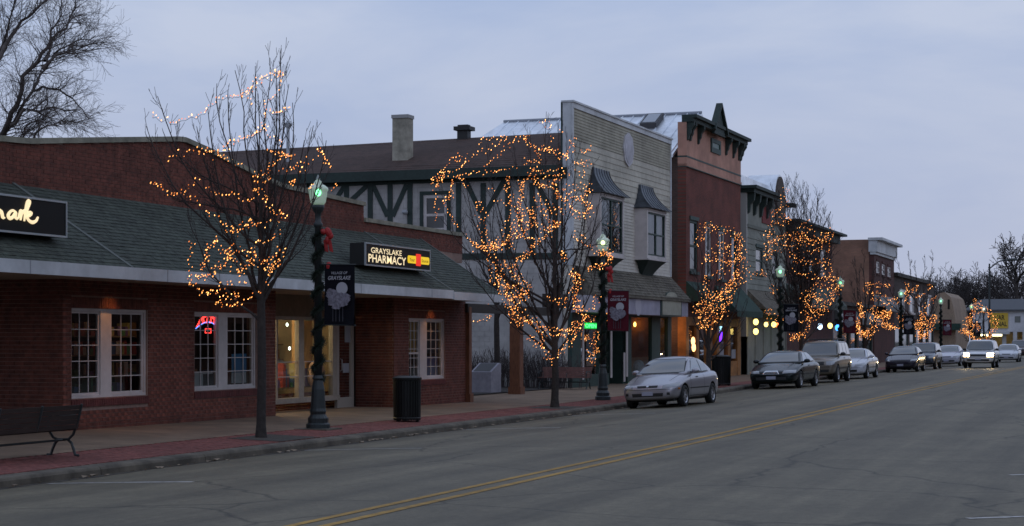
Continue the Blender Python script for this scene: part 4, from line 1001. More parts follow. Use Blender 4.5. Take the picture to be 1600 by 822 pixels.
c = MB(); c.box((-.2, -.03, zt - .12), (.52, UR + .25, zt + .03)); c.box((-.2, -.02, zt - .30), (.36, UR + .12, zt - .121)); co = c.build('cornice', M_timber, **LR)
for u in (.15, .55, 2.0, 3.6, pk - hwp - .15, pk + hwp + .15, UR - 3.2, UR - 1.7, UR - .5, UR - .15):
    if abs(u - pk) > hwp + .3:
        b = MB(); pts = [(.0, 0), (.34, 0), (.34, -.14), (.27, -.24), (.20, -.34), (.17, -.52), (.10, -.62), (.08, -.78), (0, -.84)]
        b.prism(pts, lambda p, h: (p[0] + .021, u + h, zt - .302 + p[1]), -.10, .10); b.build('cornice_bracket', M_timber, co, local=True)
g_ = MB(); g_.prism([(pk - hwp, zt - .45), (pk + hwp, zt - .45), (pk, zpk - .1)], lambda p, h: (h, p[0], p[1]), .30, .44)
for s in (-1, 1):
    a, b = Vector((pk + s * (hwp + .2), zt - .30)), Vector((pk - s * .02, zpk)); d = (b - a).normalized(); n_ = Vector((-d.y, d.x)) * .065
    g_.prism([a + n_, a - n_, b - n_, b + n_], lambda p, h: (h, p[0], p[1]), .26, .56)
g_.build('pediment', M_timber, **LR)
q = RB.rect(1109.5, 215, 1124, 243)
w_ = MB(); wall_cells(w_, q[0], q[1], q[2], q[3], [(q[0] + .2, q[1] - .2, q[2] + .25, q[3] - .2)], .021, .09); wo = w_.build('small_window', M_dgreen, **LR); w_ = MB(); w_.box((.022, q[0] + .2, q[2] + .25), (.05, q[1] - .2, q[3] - .2)); w_.build('pane', mat('green shutter panel', (.05, .11, .09), .4), wo, local=True)
M_pane = mat('dark window pane', (.012, .014, .016), .04, spec=.8)
M_lpane = mat('pale curtain behind pane', (.26, .25, .25), .12, var=.25, vscale=2)
def far_window(parent, fac, q, frame_m, pane_m, sill_m=None, v=0.0, mull=True, blind=None):
    u0, u1, z0, z1 = q; t = min(.12, (u1 - u0) * .12); f = MB()
    wall_cells(f, u0, u1, z0, z1, [(u0 + t, u1 - t, z0 + t, z1 - t)], v - .14, v - .03)
    if mull: f.box((v - .13, u0 + t, (z0 + z1) / 2 - t * .4), (v - .04, u1 - t, (z0 + z1) / 2 + t * .4))
    fo = f.build('window', frame_m, parent, local=True)
    p = MB(); p.box((v - .12, u0 + t, z0 + t), (v - .09, u1 - t, z1 - t)); p.build('pane', pane_m, fo, local=True)
    if blind: p = MB(); p.box((v - .088, u0 + t, lerp(z0, z1, blind)), (v - .082, u1 - t, z1 - t)); p.build('blind', M_lpane, fo, local=True)
    s = MB(); s.box((v - .1, u0 - .1, z0 - .14), (v + .1, u1 + .1, z0 - .001)); s.build('sill', sill_m or frame_m, fo, local=True); s = MB(); s.box((v - .1, u0 - .1, z1 + .001), (v + .06, u1 + .1, z1 + .18)); s.build('lintel', sill_m or frame_m, fo, local=True)
    return fo
for i, q in enumerate(wins): far_window(rb, RB, q, M_whiteframe if i in (1, 2) else M_dgreen, M_pane, M_dgreen)
def awning(parent, u0, u1, zt_, zb_, v1, m_, val=.25, name='awning'):
    a = MB(); a.hexa([(.0, u0, zb_ + .05), (v1, u0, zb_), (v1, u1, zb_), (0, u1, zb_ + .05), (.0, u0, zt_), (v1, u0, zb_ + .05), (v1, u1, zb_ + .05), (0, u1, zt_)]); a.box((v1 - .02, u0, zb_ - val), (v1, u1, zb_ - .001)); return a.build(name, m_, parent, local=True)
M_awn = mat('dark green canvas', (.016, .045, .034), .85, var=.2)
awning(rb, RB.u(1072), RB.u(1100), za, RB.at(1100, 471, 1.0)[1], 1.0, M_awn); aw = awning(rb, RB.u(1116), RB.u(1158), RB.at(1118, 446)[1], RB.at(1185, 489, 1.1)[1], 1.15, M_awn)
m = MB(); zz = RB.at(1170, 481, 1.16)[1]; put_text(m, 'DELI', (1.152, lerp(RB.u(1116), RB.u(1158), .5), zz - .1), (0, 1, 0), (0, 0, 1), 1.4, .2, .01) if False else None
sf = MB(); zf = 2.9
for (l, r) in ((1072, 1076), (1088, 1092), (1106, 1112), (1120, 1124), (1137, 1141), (1152, 1157)): sf.box((-.4, RB.u(l), -.1), (.01, RB.u(r), zf - .001))
for (l, r) in ((1076, 1088), (1092, 1106), (1141, 1152), (1124, 1137)): sf.box((-.35, RB.u(l), -.1), (-.01, RB.u(r), .75)); sf.box((-.35, RB.u(l), zf - .4), (-.01, RB.u(r), zf - .002))
so = sf.build('shopfront', mat('orange brown shopfront wood', (.30, .125, .03), .7, var=.35, vscale=2), **LR)
for (l, r) in ((1076, 1088), (1092, 1106), (1141, 1152), (1124, 1137), (1112, 1120)):
    gl = MB(); gl.quad((-.1, RB.u(l), .75), (-.1, RB.u(r), .75), (-.1, RB.u(r), zf - .4), (-.1, RB.u(l), zf - .4)); gl.build('pane', M_glass, so, local=True)
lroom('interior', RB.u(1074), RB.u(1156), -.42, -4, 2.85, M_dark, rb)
w_ = RB.world(-1.5, RB.u(1100), 2.4); room_fill_light(w_.x, w_.y, w_.z, 45, (1, .55, .22))
for (px, py) in ((1083, 533), (1084, 543)):
    u, z = RB.at(px, py, .12); m = MB(); m.ell((.12, u, z), (.10, .14, .2), 8, 6); m.build('wall_lamp', glow('warm wall lamp', (1, .5, .18), 3.5), **LR)
u, z0 = RB.at(1124, 534, -.05); z1 = RB.at(1124, 510, -.05)[1]
nn = thing('neon_sign', 'upright violet neon tube in the red brick building shopfront', 'neon sign', RB.world(-.05, u, z0)); m = MB(); m.tube([RB.world(.03, u, z0), RB.world(.03, u, z1 - .25)], .07, 8); m.build('violet_tube', glow('violet neon', (.18, .03, 1), 2.6), nn); m = MB(); m.tube([RB.world(.03, u, z1 - .24), RB.world(.03, u, z1)], .07, 8); m.build('pale_tube', glow('pale neon', (.4, .8, 1), 2), nn)
for (l, t, r, b_) in ((1123, 545, 1131, 566), (1143, 546, 1150, 560)):
    q = RB.rect(l, t, r, b_, -.08); m = MB(); m.box((-.09, q[0], q[2]), (-.08, q[1], q[3])); m.build('notice', mat('grey notice', (.3, .3, .33), .8), **LR)
# standing seam metal roof behind
yr = YR + UR / 2; ra, rb_ = onY(1067, 176, yr), onY(790, 193, yr); ze = onY(1046, 242, YR).z; zr = (ra.z + rb_.z) / 2
M_metal = mat('pale standing seam metal', (.80, .83, .87), .42, .92, var=.06, vscale=1)
mr_ = MB(); x0, x1 = rb_.x - .1, -20.75
mr_.hexa([(x0 - 1.2, YR - .3, ze - .15), (x1, YR - .3, ze - .15), (x1, yr, zr - .15), (x0, yr, zr - .15), (x0 - 1.2, YR - .3, ze), (x1, YR - .3, ze), (x1, yr, zr), (x0, yr, zr)])
mr_.hexa([(x0, yr, zr - .15), (x1, yr, zr - .15), (x1, YR + UR, ze - .15), (x0 - 1.2, YR + UR, ze - .15), (x0, yr, zr - .002), (x1, yr, zr - .002), (x1, YR + UR, ze), (x0 - 1.2, YR + UR, ze)])
mo = mr_.build('metal_roof', M_metal, rb)
sm = MB(); x = x0 + .3
while x < x1: sm.hexa([(x - .02, YR - .3, ze + .001), (x + .02, YR - .3, ze + .001), (x + .02, yr, zr + .001), (x - .02, yr, zr + .001), (x - .02, YR - .3, ze + .06), (x + .02, YR - .3, ze + .06), (x + .02, yr, zr + .06), (x - .02, yr, zr + .06)]); x += .55
sm.build('roof_seam', M_metal, mo); m = MB(); m.tube([(x0, yr, zr + .04), (x1, yr, zr + .04)], .07, 6); m.build('ridge_cap', mat('grey ridge cap', (.3, .32, .36), .5, .3), mo)
sk = onY(1020, 190, YR + 4.2); t = (4.2 + .3) / (yr - YR + .3); zk = lerp(ze, zr, t); m = MB(); sl = (zr - ze) / (yr - YR + .3)
def sky_box(mb, x0_, x1_, y0_, y1_, h0, h1): mb.hexa([(x0_, y0_, ze + sl * (y0_ - YR + .3) + h0), (x1_, y0_, ze + sl * (y0_ - YR + .3) + h0), (x1_, y1_, ze + sl * (y1_ - YR + .3) + h0), (x0_, y1_, ze + sl * (y1_ - YR + .3) + h0), (x0_, y0_, ze + sl * (y0_ - YR + .3) + h1), (x1_, y0_, ze + sl * (y0_ - YR + .3) + h1), (x1_, y1_, ze + sl * (y1_ - YR + .3) + h1), (x0_, y1_, ze + sl * (y1_ - YR + .3) + h1)])
sky_box(m, sk.x - .42, sk.x + .42, YR + 3.3, YR + 4.7, .0, .28); so = m.build('skylight', mat('dark skylight kerb', (.04, .04, .045), .6), mo); m = MB(); sky_box(m, sk.x - .32, sk.x + .32, YR + 3.42, YR + 4.58, .282, .30); m.build('pane', mat('skylight pane', (.25, .28, .32), .1), so)

# ------------------------------------------------------------------ the row beyond
FX = -19.95; F0 = Fac(FX, 0)
def fthing(name, label, cat, u0): return thing(name, label, cat, (FX, 0, 0))
H = fthing('arched_roof_shop', 'grey green painted shop with a barrel arched metal roof and bracket eave', 'shop', 0); LH = dict(parent=H, local=True)
M_gg = mat('grey green clapboard', (.215, .225, .195), .8, var=.1, vscale=2); M_cream2 = mat('pale corner trim', (.36, .35, .33), .7)
ha, hb = F0.u(1167), F0.u(1228); zc1 = F0.at(1185, 296, .5)[1]; win = F0.rect(1181, 386, 1192, 428); win2 = F0.rect(1207, 395, 1215, 432)
m = MB(); wall_cells(m, ha, hb, -.1, zc1, [win, win2], -.4, 0); m.build('wall', M_gg, **LH)
m = MB(); m.box((-14, ha, -.1), (-.401, ha + .3, zc1 - .3)); m.box((-.6, ha - .25, 2), (.03, ha - .001, zc1 - .02)); m.build('side_wall', M_cream2, **LH)
z = 3.6
while z < zc1 - 2.4:
    for (p, q) in ((ha, win[0] - .15), (win[1] + .15, win2[0] - .15), (win2[1] + .15, hb)) if win[2] - .2 < z + .1 < win[3] + .2 or win2[2] - .2 < z + .1 < win2[3] + .2 else ((ha, hb),):
        b = MB(); b.add([(.001, p, z), (.03, p, z), (.03, q, z), (.001, q, z), (.004, p, z + .298), (.004, q, z + .298)], [(0, 1, 2, 3), (1, 4, 5, 2), (0, 4, 1), (3, 2, 5)]); b.build('siding_board', M_gg, **LH)
    z += .3
ua, ub = F0.u(1207), F0.u(1223); uc, ru = (ua + ub) / 2, (ub - ua) / 2; zk = F0.at(1216, 272, .1)[1]; hk = 1.95; zb_ = zk - hk
c = MB(); c.box((-.9, ha - .5, zc1), (.62, ua, zc1 + .16)); c.box((-.7, ha - .3, zc1 - .2), (.45, ua, zc1 - .001)); c.box((-.4, ub, zc1 - .25), (.62, hb + .1, zc1 - .05)); co = c.build('cornice', M_timber, **LH)
for u in (ha + .1, ha + 1.6, ha + 3.2, ha + 4.8):
    b = MB(); b.prism([(0, 0), (.42, 0), (.38, -.4), (.2, -.6), (.14, -1.0), (0, -1.1)], lambda p, h: (p[0] + .001, u + h, zc1 - .201 + p[1]), -.13, .13); b.build('cornice_bracket', M_timber, co, local=True)
m = MB(); m.box((-5, ha - .5, zc1 + .161), (-.3, ua + 1, zc1 + .75)); m.build('metal_roof', M_metal, **LH)
n = 18; arc_ = [(uc + ru * math.cos(a), zb_ + hk * math.sin(a)) for a in frange(0, math.pi, n)]; arc2 = [(uc + (ru - .12) * math.cos(a), zb_ + (hk - .12) * math.sin(a)) for a in frange(0, math.pi, n)]
m = MB(); m.prism([(ub, zb_ - .9)] + arc_ + [(ua, zb_ - .9)], lambda p, h: (h, p[0], p[1]), -1.6, .12); m.build('barrel_roof', M_metal, **LH)
m = MB(); m.prism(arc2 + [(ua + .12, zb_ - .9), (ub - .12, zb_ - .9)], lambda p, h: (h, p[0], p[1]), .121, .2); m.build('arch_panel', mat('dark brown arch panel', (.06, .045, .035), .8), **LH)
q = F0.rect(1190, 315, 1203, 352); m = MB(); m.box((.005, q[0], q[2]), (.05, q[1], q[3])); m.build('red_panel', mat('dark red panel', (.17, .025, .025), .8), **LH)
m = MB(); zz = F0.at(1170, 352)[1]; m.box((.001, ha, zz - .12), (.07, hb, zz + .05)); m.build('band', mat('grey green band', (.13, .14, .12), .8), **LH)
far_window(H, F0, win, M_dgreen, M_lpane); far_window(H, F0, win2, M_dgreen, M_lpane)
zp0 = F0.at(1215, 484, 1.0)[1]; awning(H, ha, hb, F0.at(1168, 452)[1], zp0, 1.0, M_pent, .3, 'pent_roof')
zs_ = zp0 - .3
for i in range(6): u = lerp(ha, hb, i / 5); m = MB(); m.box((-.3, max(ha, u - .15), -.1), (.04, min(hb, u + .15), zs_)); m.build('shop_pier', M_gg, **LH)
E = fthing('brick_building', 'dark red brick building with a wide flat eave and pale curtained windows', 'building', 0); LE = dict(parent=E, local=True)
ea, eb = hb + .05, F0.u(1300); ze_ = F0.at(1262, 352, .6)[1]
M_ebrick = brick_mat('dusky red brick', (.10, .034, .03), (.075, .028, .025), (.07, .045, .04))
ws = [F0.rect(x, y, x + w, y + 46) for x, y, w in ((1236, 372, 8), (1252, 378, 8), (1264, 381, 9), (1282, 388, 9))]
m = MB(); wall_cells(m, ea, eb, -.1, ze_, ws, -.4, 0); m.build('wall', M_ebrick, **LE)
m = MB(); m.box((-12, eb - .4, -.1), (-.401, eb, ze_ - .1)); m.build('side_wall', M_ebrick, **LE)
m = MB(); m.box((-.5, ea - .3, ze_), (.9, eb + .7, ze_ + .14)); m.box((-.4, ea, ze_ - .5), (.5, eb + .3, ze_ - .001)); m.build('eave', M_timber, **LE)
for q in ws: far_window(E, F0, q, mat('grey frame', (.2, .2, .2), .6), M_lpane, M_ebrick)
zz = F0.at(1260, 470, .9)[1]; awning(E, ea, eb, zz + 1.0, zz - .1, 1.0, mat('grey green canvas', (.06, .075, .065), .9), .3)
m = MB(); uu, zz2 = F0.at(1303, 497, .5); m.prism([(uu + .9 * math.cos(a), zz2 + .28 * math.sin(a)) for a in frange(0, 6.1, 20)], lambda p, h: (h, p[0], p[1]), 1.0, 1.06); m.build('oval_sign', mat('pale oval sign', (.4, .42, .44), .6), **LE)
def low_front(parent, a, b, zt_, wallm, seed, n=4, lit=.0):
    rr = random.Random(seed); zs = [(lerp(a, b, (i + .12) / n), lerp(a, b, (i + .88) / n), .5, min(zt_ - .9, 2.9)) for i in range(n)]
    m = MB(); wall_cells(m, a, b, -.1, zt_, zs, -.4, 0); m.build('wall', wallm, parent, local=True)
    for q in zs: far_window(parent, F0, q, M_dgreen, M_pane if rr.random() > .3 else M_lpane, mull=False)
low_front(E, ea, eb, 3.0, M_ebrick, 1) if False else None
S1 = fthing('low_shop', 'low dark one storey shop beside the brown brick side wall', 'shop', 0); s1b = F0.u(1364)
low_front(S1, eb + .05, s1b, 4.3, mat('dark brown render', (.07, .05, .045), .9, var=.2), 3, 5); m = MB(); m.box((-10, eb + .05, 4.2), (.3, s1b, 4.45)); m.build('roof', M_dark, S1, local=True); awning(S1, eb + 1, s1b - 1, 3.9, 3.2, .9, mat('grey awning', (.14, .15, .15), .9), .3)
Bf = fthing('brown_brick_building', 'brown brick building with a white front cornice and blank side wall', 'building', 0); fa, fb = F0.u(1366), F0.u(1397)
zt1 = F0.at(1366, 375)[1]; M_bside = brick_mat('brown common brick', (.27, .135, .09), (.21, .11, .075), (.23, .15, .115), axis='xz')
ws = [F0.rect(x, 408 + (x - 1370) * .5, x + 5, 428 + (x - 1370) * .35) for x in (1369.5, 1378, 1387)]
m = MB(); wall_cells(m, fa, fb, -.1, zt1, ws, -.4, 0); m.build('wall', M_ebrick, Bf, local=True)
m = MB(); m.box((-16, fa, -.1), (-.401, fa + .4, zt1 + .05)); m.build('side_wall', M_bside, Bf, local=True)
m = MB(); m.box((-.41, fa - .15, zt1 - .9), (.25, fb + .1, zt1 - .02)); m.box((-.45, fa - .25, zt1 - .019), (.65, fb + .35, zt1 + .18)); m.box((-.3, fa - .1, zt1 - 1.1), (.12, fb, zt1 - .901)); m.build('cornice', M_white, Bf, local=True)
for q in ws: far_window(Bf, F0, q, M_whiteframe, M_lpane, M_ebrick)
zz = F0.at(1380, 463)[1]; awning(Bf, fa, fb, zz, zz - .9, .9, mat('pale awning', (.2, .2, .2), .9), .3)
Df = fthing('dark_brick_shop', 'dark two storey brick shop behind the glowing street trees', 'shop', 0); da, db = fb + .05, F0.u(1459); zt2 = F0.at(1430, 436)[1]
low_front(Df, da, db, zt2, mat('soot dark brick', (.055, .038, .034), .9, var=.25), 7, 6); m = MB(); m.box((-10, da, zt2 - .2), (.3, db, zt2 + .1)); m.build('roof', M_dark, Df, local=True)
for i in range(4): far_window(Df, F0, (lerp(da, db, .1 + .22 * i), lerp(da, db, .2 + .22 * i), 4.2, 5.9), M_whiteframe, M_lpane, v=.16)
YI = 192.0; pts = [onY(x, y, YI) for x, y in ((1461, 500), (1461, 470), (1465, 459), (1476, 456.5), (1485, 464), (1490, 482), (1493, 500))]
gi = thing('tan_gable_shop', 'tan building with a rounded gambrel gable and one slit window', 'shop', (pts[3].x, YI, 0)); M_tan = mat('tan stucco', (.27, .20, .145), .9, var=.15)
o2 = [(p.x, p.z) for p in pts]; o2 = [(o2[0][0] - 3, -.1), (o2[0][0] - 3, o2[1][1] - 1)] + o2[1:] + [(o2[-1][0], -.1)]
m = MB(); m.prism(o2, lambda p, h: (p[0], h, p[1]), YI, YI + 14); m.build('wall', M_tan, gi)
a, b = onY(1481, 468, YI), onY(1484, 483, YI); m = MB(); m.box((a.x, YI - .04, b.z), (b.x, YI - .001, a.z)); m.build('window', M_pane, gi)
m = MB(); m.box((o2[0][0], YI - 1.2, 2.9), (pts[-1].x + .6, YI - .002, 3.6)); m.build('awning', M_awn, gi)
YJ = 232.0; a, b, c_ = onY(1519, 553, YJ), onY(1606, 486, YJ), onY(1545, 468, YJ)
jw = thing('white_shop', 'white one storey shop with a yellow sign at the far end of the street', 'shop', ((a.x + b.x) / 2, YJ, 0))
m = MB(); m.box((a.x, YJ, 2.9), (b.x, YJ + .3, b.z)); m.box((a.x, YJ + .3, -.1), (a.x + .3, YJ + 12, b.z)); m.box((b.x - .3, YJ + .3, -.1), (b.x, YJ + 12, b.z)); m.box((a.x, YJ + .02, -.1), (b.x, YJ + .3, .7))
for px in (1520, 1547, 1569, 1586, 1601): p = onY(px, 540, YJ); m.box((p.x - .25, YJ + .0, .701), (p.x + .25, YJ + .3, 2.899))
m.build('wall', mat('white board wall', (.55, .55, .58), .8, var=.06), jw)
m = MB(); m.hexa([(a.x - 1, YJ - .6, b.z + .02), (b.x + 1, YJ - .6, b.z + .02), (b.x - .5, YJ + 7, c_.z), (a.x + .5, YJ + 7, c_.z), (a.x - 1, YJ - .6, b.z + .2), (b.x + 1, YJ - .6, b.z + .2), (b.x - .5, YJ + 7, c_.z + .2), (a.x + .5, YJ + 7, c_.z + .2)]); m.build('roof', mat('slate roof', (.085, .09, .10), .9), jw)
m = MB(); m.box((a.x - .5, YJ - 1.6, 2.6), (onY(1578, 500, YJ).x, YJ - .02, 2.88)); m.build('canopy', M_white, jw)
m = MB(); m.quad((a.x + .4, YJ + .15, .7), (b.x - .4, YJ + .15, .7), (b.x - .4, YJ + .15, 2.9), (a.x + .4, YJ + .15, 2.9)); m.build('pane', M_glass, jw)
m = MB(); m.box((a.x + .31, YJ + 4, .1), (b.x - .31, YJ + 4.1, 2.9)); m.box((a.x + .31, YJ + .31, 2.8), (b.x - .31, YJ + 4, 2.9)); m.build('interior', mat('warm room wall', (.4, .3, .16), .9), jw)
for (l, r) in ((1550, 1565), (1530, 1538), (1541, 1544)):
    p, q = onY(l, 521, YJ), onY(r, 525, YJ); m = MB(); m.box((p.x, YJ + .40, 2.35), (q.x, YJ + .65, 2.75)); m.build('ceiling_light', glow('yellow white tube', (1, .86, .5), 7), jw)
q = onY(1590, 499, YJ); m = MB(); m.box((q.x - .35, YJ - .05, q.z - .4), (q.x + .35, YJ - .002, q.z + .4)); m.build('wall_panel', mat('grey panel', (.16, .17, .16), .7), jw)
p, q = onY(1549, 489, YJ - .2), onY(1575, 513, YJ - .2)
sy = thing('shop_sign', 'yellow sign with dark capitals on the white shop at the end of the street', 'sign', ((p.x + q.x) / 2, YJ - .2, q.z))
m = MB(); m.box((p.x - .3, YJ - .2, q.z), (q.x, YJ - .06, p.z)); m.build('board', mat('yellow sign board', (.26, .19, .03), .6, emit=(.6, .42, .03), estr=.12), sy)  # faint emission put in to lift the board's brightness
m = MB(); w, h = q.x - p.x, p.z - q.z
put_text(m, 'CAR', (lerp(p.x, q.x, .5), YJ - .205, lerp(q.z, p.z, .70)), (1, 0, 0), (0, 0, 1), w * .62, h * .32, .03); put_text(m, 'RNAL', (lerp(p.x, q.x, .55), YJ - .205, lerp(q.z, p.z, .28)), (1, 0, 0), (0, 0, 1), w * .8, h * .30, .03)
m.build('lettering', mat('dark sign print', (.05, .035, .01), .7), sy)

# ------------------------------------------------------------------ trees
def bez(a, b, c, d, n):
    return [a * (1 - t) ** 3 + b * 3 * t * (1 - t) ** 2 + c * 3 * t * t * (1 - t) + d * t ** 3 for t in frange(0, 1, n)]
def wig(pts, amp, rr, f=1.3):
    o = rr.uniform(0, 50); n = len(pts)
    return [p + Vector((noise.noise(Vector((i * f / 3 + o, 0, 0))), noise.noise(Vector((i * f / 3 + o, 9, 0))), noise.noise(Vector((i * f / 3 + o, 0, 9))))) * amp * min(1, i / 2) for i, p in enumerate(pts)]
def spray(mb, pts, rads, rr, lv, P, sides=4):
    """side shoots of one branch, each with shoots of its own"""
    L_ = sum((b - a).length for a, b in zip(pts, pts[1:])); k = len(pts)
    cnt = max(2, int(L_ / P['gap'][lv])) if lv < len(P['gap']) else 0
    for i in range(cnt):
        t = lerp(P['from'][lv], .98, (i + rr.random()) / cnt); f = t * (k - 1); j = min(int(f), k - 2); p = pts[j].lerp(pts[j + 1], f - j)
        tan = (pts[j + 1] - pts[j]).normalized(); ax = Vector((rr.gauss(0, 1), rr.gauss(0, 1), rr.gauss(0, 1))); side = (ax - tan * ax.dot(tan)).normalized()
        an = R(rr.uniform(*P['ang'])); d = (tan * math.cos(an) + side * math.sin(an)).normalized()
        ln = P['len'][lv] * rr.uniform(.45, 1.15) * lerp(1.0, .55, t); up = Vector((0, 0, P['up'][lv]))
        e = p + d * ln * .5; e2 = p + d * ln * .9 + up * ln
        n = 5 if lv == 0 else 3
        q = wig(bez(p, p + d * ln * .35, e + up * ln * .3, e2, n), ln * .10, rr)
        r0 = max(P['rmin'], min(lerp(rads[j], rads[j + 1], f - j) * .6, P['rcap'][lv])); rs = [lerp(r0, P['rmin'], m_ / n) for m_ in range(n + 1)]
        mb.tube(q, rs, 4 if lv == 0 else 3, cap=False)
        if lv + 1 < len(P['gap']): spray(mb, q, rs, rr, lv + 1, P)
STREET = dict(gap=(.21, .16), len=(.62, .27), ang=(20, 46), up=(.42, .35), rmin=.0042, rcap=(.018, .009), **{'from': (.22, .15)})
def street_tree(label, base, fork_px, tips, seed, trunk_r, group, P=STREET, scale=1.0, name='street_tree', jit=.8, lean=0.0):
    rr = random.Random(seed); d0 = depth(base); tr = thing(name, label, 'tree', base, 0, group)
    tk, cr = MB(), MB(); px0 = 800 + FPX * (base.x * CO + base.y * SI) / d0
    fk = onD(px0 + lean, fork_px, d0); top = fk + Vector((0, 0, (onD(px0, min(t[1] for t in tips), d0).z - fk.z) * .55))
    tk.tube([base + Vector((0, 0, -.08)), base + Vector((0, 0, .04)), base + Vector((0, 0, .25)), base.lerp(fk, .5) + Vector((.02, 0, 0)), fk, fk.lerp(top, .5), top], [trunk_r * 1.5, trunk_r * 1.3, trunk_r * 1.05, trunk_r * .95, trunk_r * .9, trunk_r * .5, trunk_r * .22], 9)
    for (x, y) in tips:
        off = rr.uniform(-jit, jit); e = onD(x, y, d0 + off); t = rr.random() ** 1.3; s = fk.lerp(top, t * .75) if e.z > top.z * .8 + fk.z * .2 else base.lerp(fk, rr.uniform(.86, 1.0))
        if s.z > e.z - .2: s = base.lerp(fk, .92)
        h = Vector((e.x - s.x, e.y - s.y, 0)); ln = (e - s).length
        c1 = s + h * .38 + Vector((0, 0, ln * .16)); c2 = s + h * .86 + Vector((0, 0, (e.z - s.z) * .55))
        q = wig(bez(s, c1, c2, e, 9), .10, rr); r0 = trunk_r * lerp(.46, .28, t) * min(1.0, .5 + ln / 6); rs = [lerp(r0, .006, (i / 9) ** .8) for i in range(10)]
        tk.tube(q, rs, 6, cap=False); spray(cr, q, rs, rr, 0, P)
    tk.build('trunk', M_bark, tr, smooth=True); cr.build('crown', M_twig, tr)
    return tr
GT = 'street trees wound with fairy lights'
street_tree('bare street tree between the bench and the garlanded lamp post, its lights in loops', Vector((T1B.x, T1B.y, zside(T1B.x, T1B.y))), 478,
            [(441, 78), (420, 92), (432, 112), (398, 104), (372, 108), (356, 142), (338, 130), (325, 172), (308, 196), (246, 150), (228, 196), (262, 222), (462, 160), (490, 196), (474, 220), (510, 220), (448, 128), (405, 150), (320, 260), (255, 300), (292, 335), (466, 290), (440, 250)], 4, .084, GT)
street_tree('large bare street tree before the half timbered house, thick with fairy lights', Vector((T2B.x, T2B.y, zside(T2B.x, T2B.y))), 545,
            [(853, 176), (872, 190), (888, 210), (830, 205), (800, 215), (760, 225), (722, 262), (688, 290), (690, 340), (905, 232), (925, 255), (938, 290), (945, 330), (915, 300), (730, 400), (935, 400), (845, 240), (795, 262), (865, 265), (770, 300), (742, 330), (880, 300), (960, 380), (810, 330), (840, 320), (790, 400)], 12, .10, GT)
b = onX(1107, 600, -15.1); street_tree('bare street tree behind the silver car, fairy lights slanting down', Vector((-15.1, b.y, zside(-15.1, b.y))), 560, [(1092, 345), (1105, 350), (1125, 352), (1145, 358), (1160, 372), (1163, 420), (1085, 372), (1088, 420), (1110, 400), (1168, 470), (1140, 440), (1080, 460), (1130, 390)], 21, .10, GT)
b = onX(1252, 592, -15.1); street_tree('tall bare street tree behind the dark green sedan, pale upper twigs', Vector((-15.1, b.y, zside(-15.1, b.y))), 530, [(1212, 300), (1228, 285), (1240, 282), (1252, 288), (1262, 300), (1278, 305), (1288, 330), (1300, 350), (1306, 380), (1315, 430), (1203, 330), (1196, 370), (1195, 410), (1222, 340), (1270, 350), (1290, 390), (1240, 350), (1244, 300), (1268, 325), (1282, 340), (1256, 310), (1232, 310)], 33, .11, GT, dict(STREET, gap=(.16, .13), len=(.95, .4), rmin=.0065))
PF_ = dict(STREET, gap=(.3, .3), rmin=.011, rcap=(.03, .016))
b = onX(1352, 588, -15.1); street_tree('bare street tree behind the white sedan, lights hanging in a U shape', Vector((-15.1, b.y, zside(-15.1, b.y))), 545, [(1336, 400), (1350, 398), (1365, 405), (1380, 430), (1330, 440), (1372, 460), (1342, 420)], 41, .13, GT, PF_)
b = onX(1439, 576, -15.1); street_tree('broad bare street tree behind the navy sedan, glowing amber', Vector((-15.1, b.y, zside(-15.1, b.y))), 535, [(1382, 425), (1400, 398), (1420, 392), (1445, 400), (1458, 395), (1470, 420), (1368, 445), (1468, 460), (1430, 410), (1395, 450), (1450, 440)], 47, .15, GT, PF_, jit=1.2)
b = onX(1524, 566, -15.1); street_tree('small bare street tree above the car with headlights, glowing amber', Vector((-15.1, b.y, zside(-15.1, b.y))), 540, [(1525, 466), (1540, 478), (1510, 490), (1556, 500), (1500, 512), (1535, 470), (1550, 488), (1516, 478)], 53, .14, GT, dict(PF_, gap=(.35, .4), rmin=.014))
pb_ = onZ(776, 606, .02); pb_ = Vector((pb_.x, 57.5, .0)); pb_.x = onY(776, 606, 57.5).x
street_tree('small bare tree in the planting bed behind the stone marker', pb_, 512, [(735, 330), (752, 295), (770, 280), (795, 305), (812, 330), (722, 400), (830, 360), (745, 360), (785, 350), (765, 330)], 61, .11, 'bare trees', dict(STREET, gap=(.26, .28)), name='courtyard_tree')

# big bare tree over the roofs on the far left, and the bare trees beyond the end of the street
def limb_tree(name, label, base, limbs, seed, r0, P, group=None, tip=.014, jit=1.5, tm=None):
    rr = random.Random(seed); tr = thing(name, label, 'tree', base, 0, group); tk, cr = MB(), MB()
    for ln, rad in limbs:
        pts = smooth_line(ln, 4); pts = [p + Vector((0, 0, 0)) for p in pts]; n = len(pts); rs = [lerp(rad, tip, (i / (n - 1)) ** .85) for i in range(n)]
        pts = wig(pts, jit * .2, rr); tk.tube(pts, rs, 7, cap=False); spray(cr, pts, rs, rr, 0, P)
    tk.build('trunk', tm or M_bark, tr, smooth=True); cr.build('crown', tm or M_twig, tr); return tr
D1 = 82.0
P1 = lambda *q: [onD(x, y, D1 + random.Random(x * 7 + y).uniform(-2, 2)) for x, y in q]
BIG = dict(gap=(.40, .27, .20), len=(3.3, 1.6, .8), ang=(20, 52), up=(.10, -.02, -.05), rmin=.0052, rcap=(.030, .012, .007), **{'from': (.16, .12, .1)})
bb = onD(-30, 560, D1); bb.z = 0
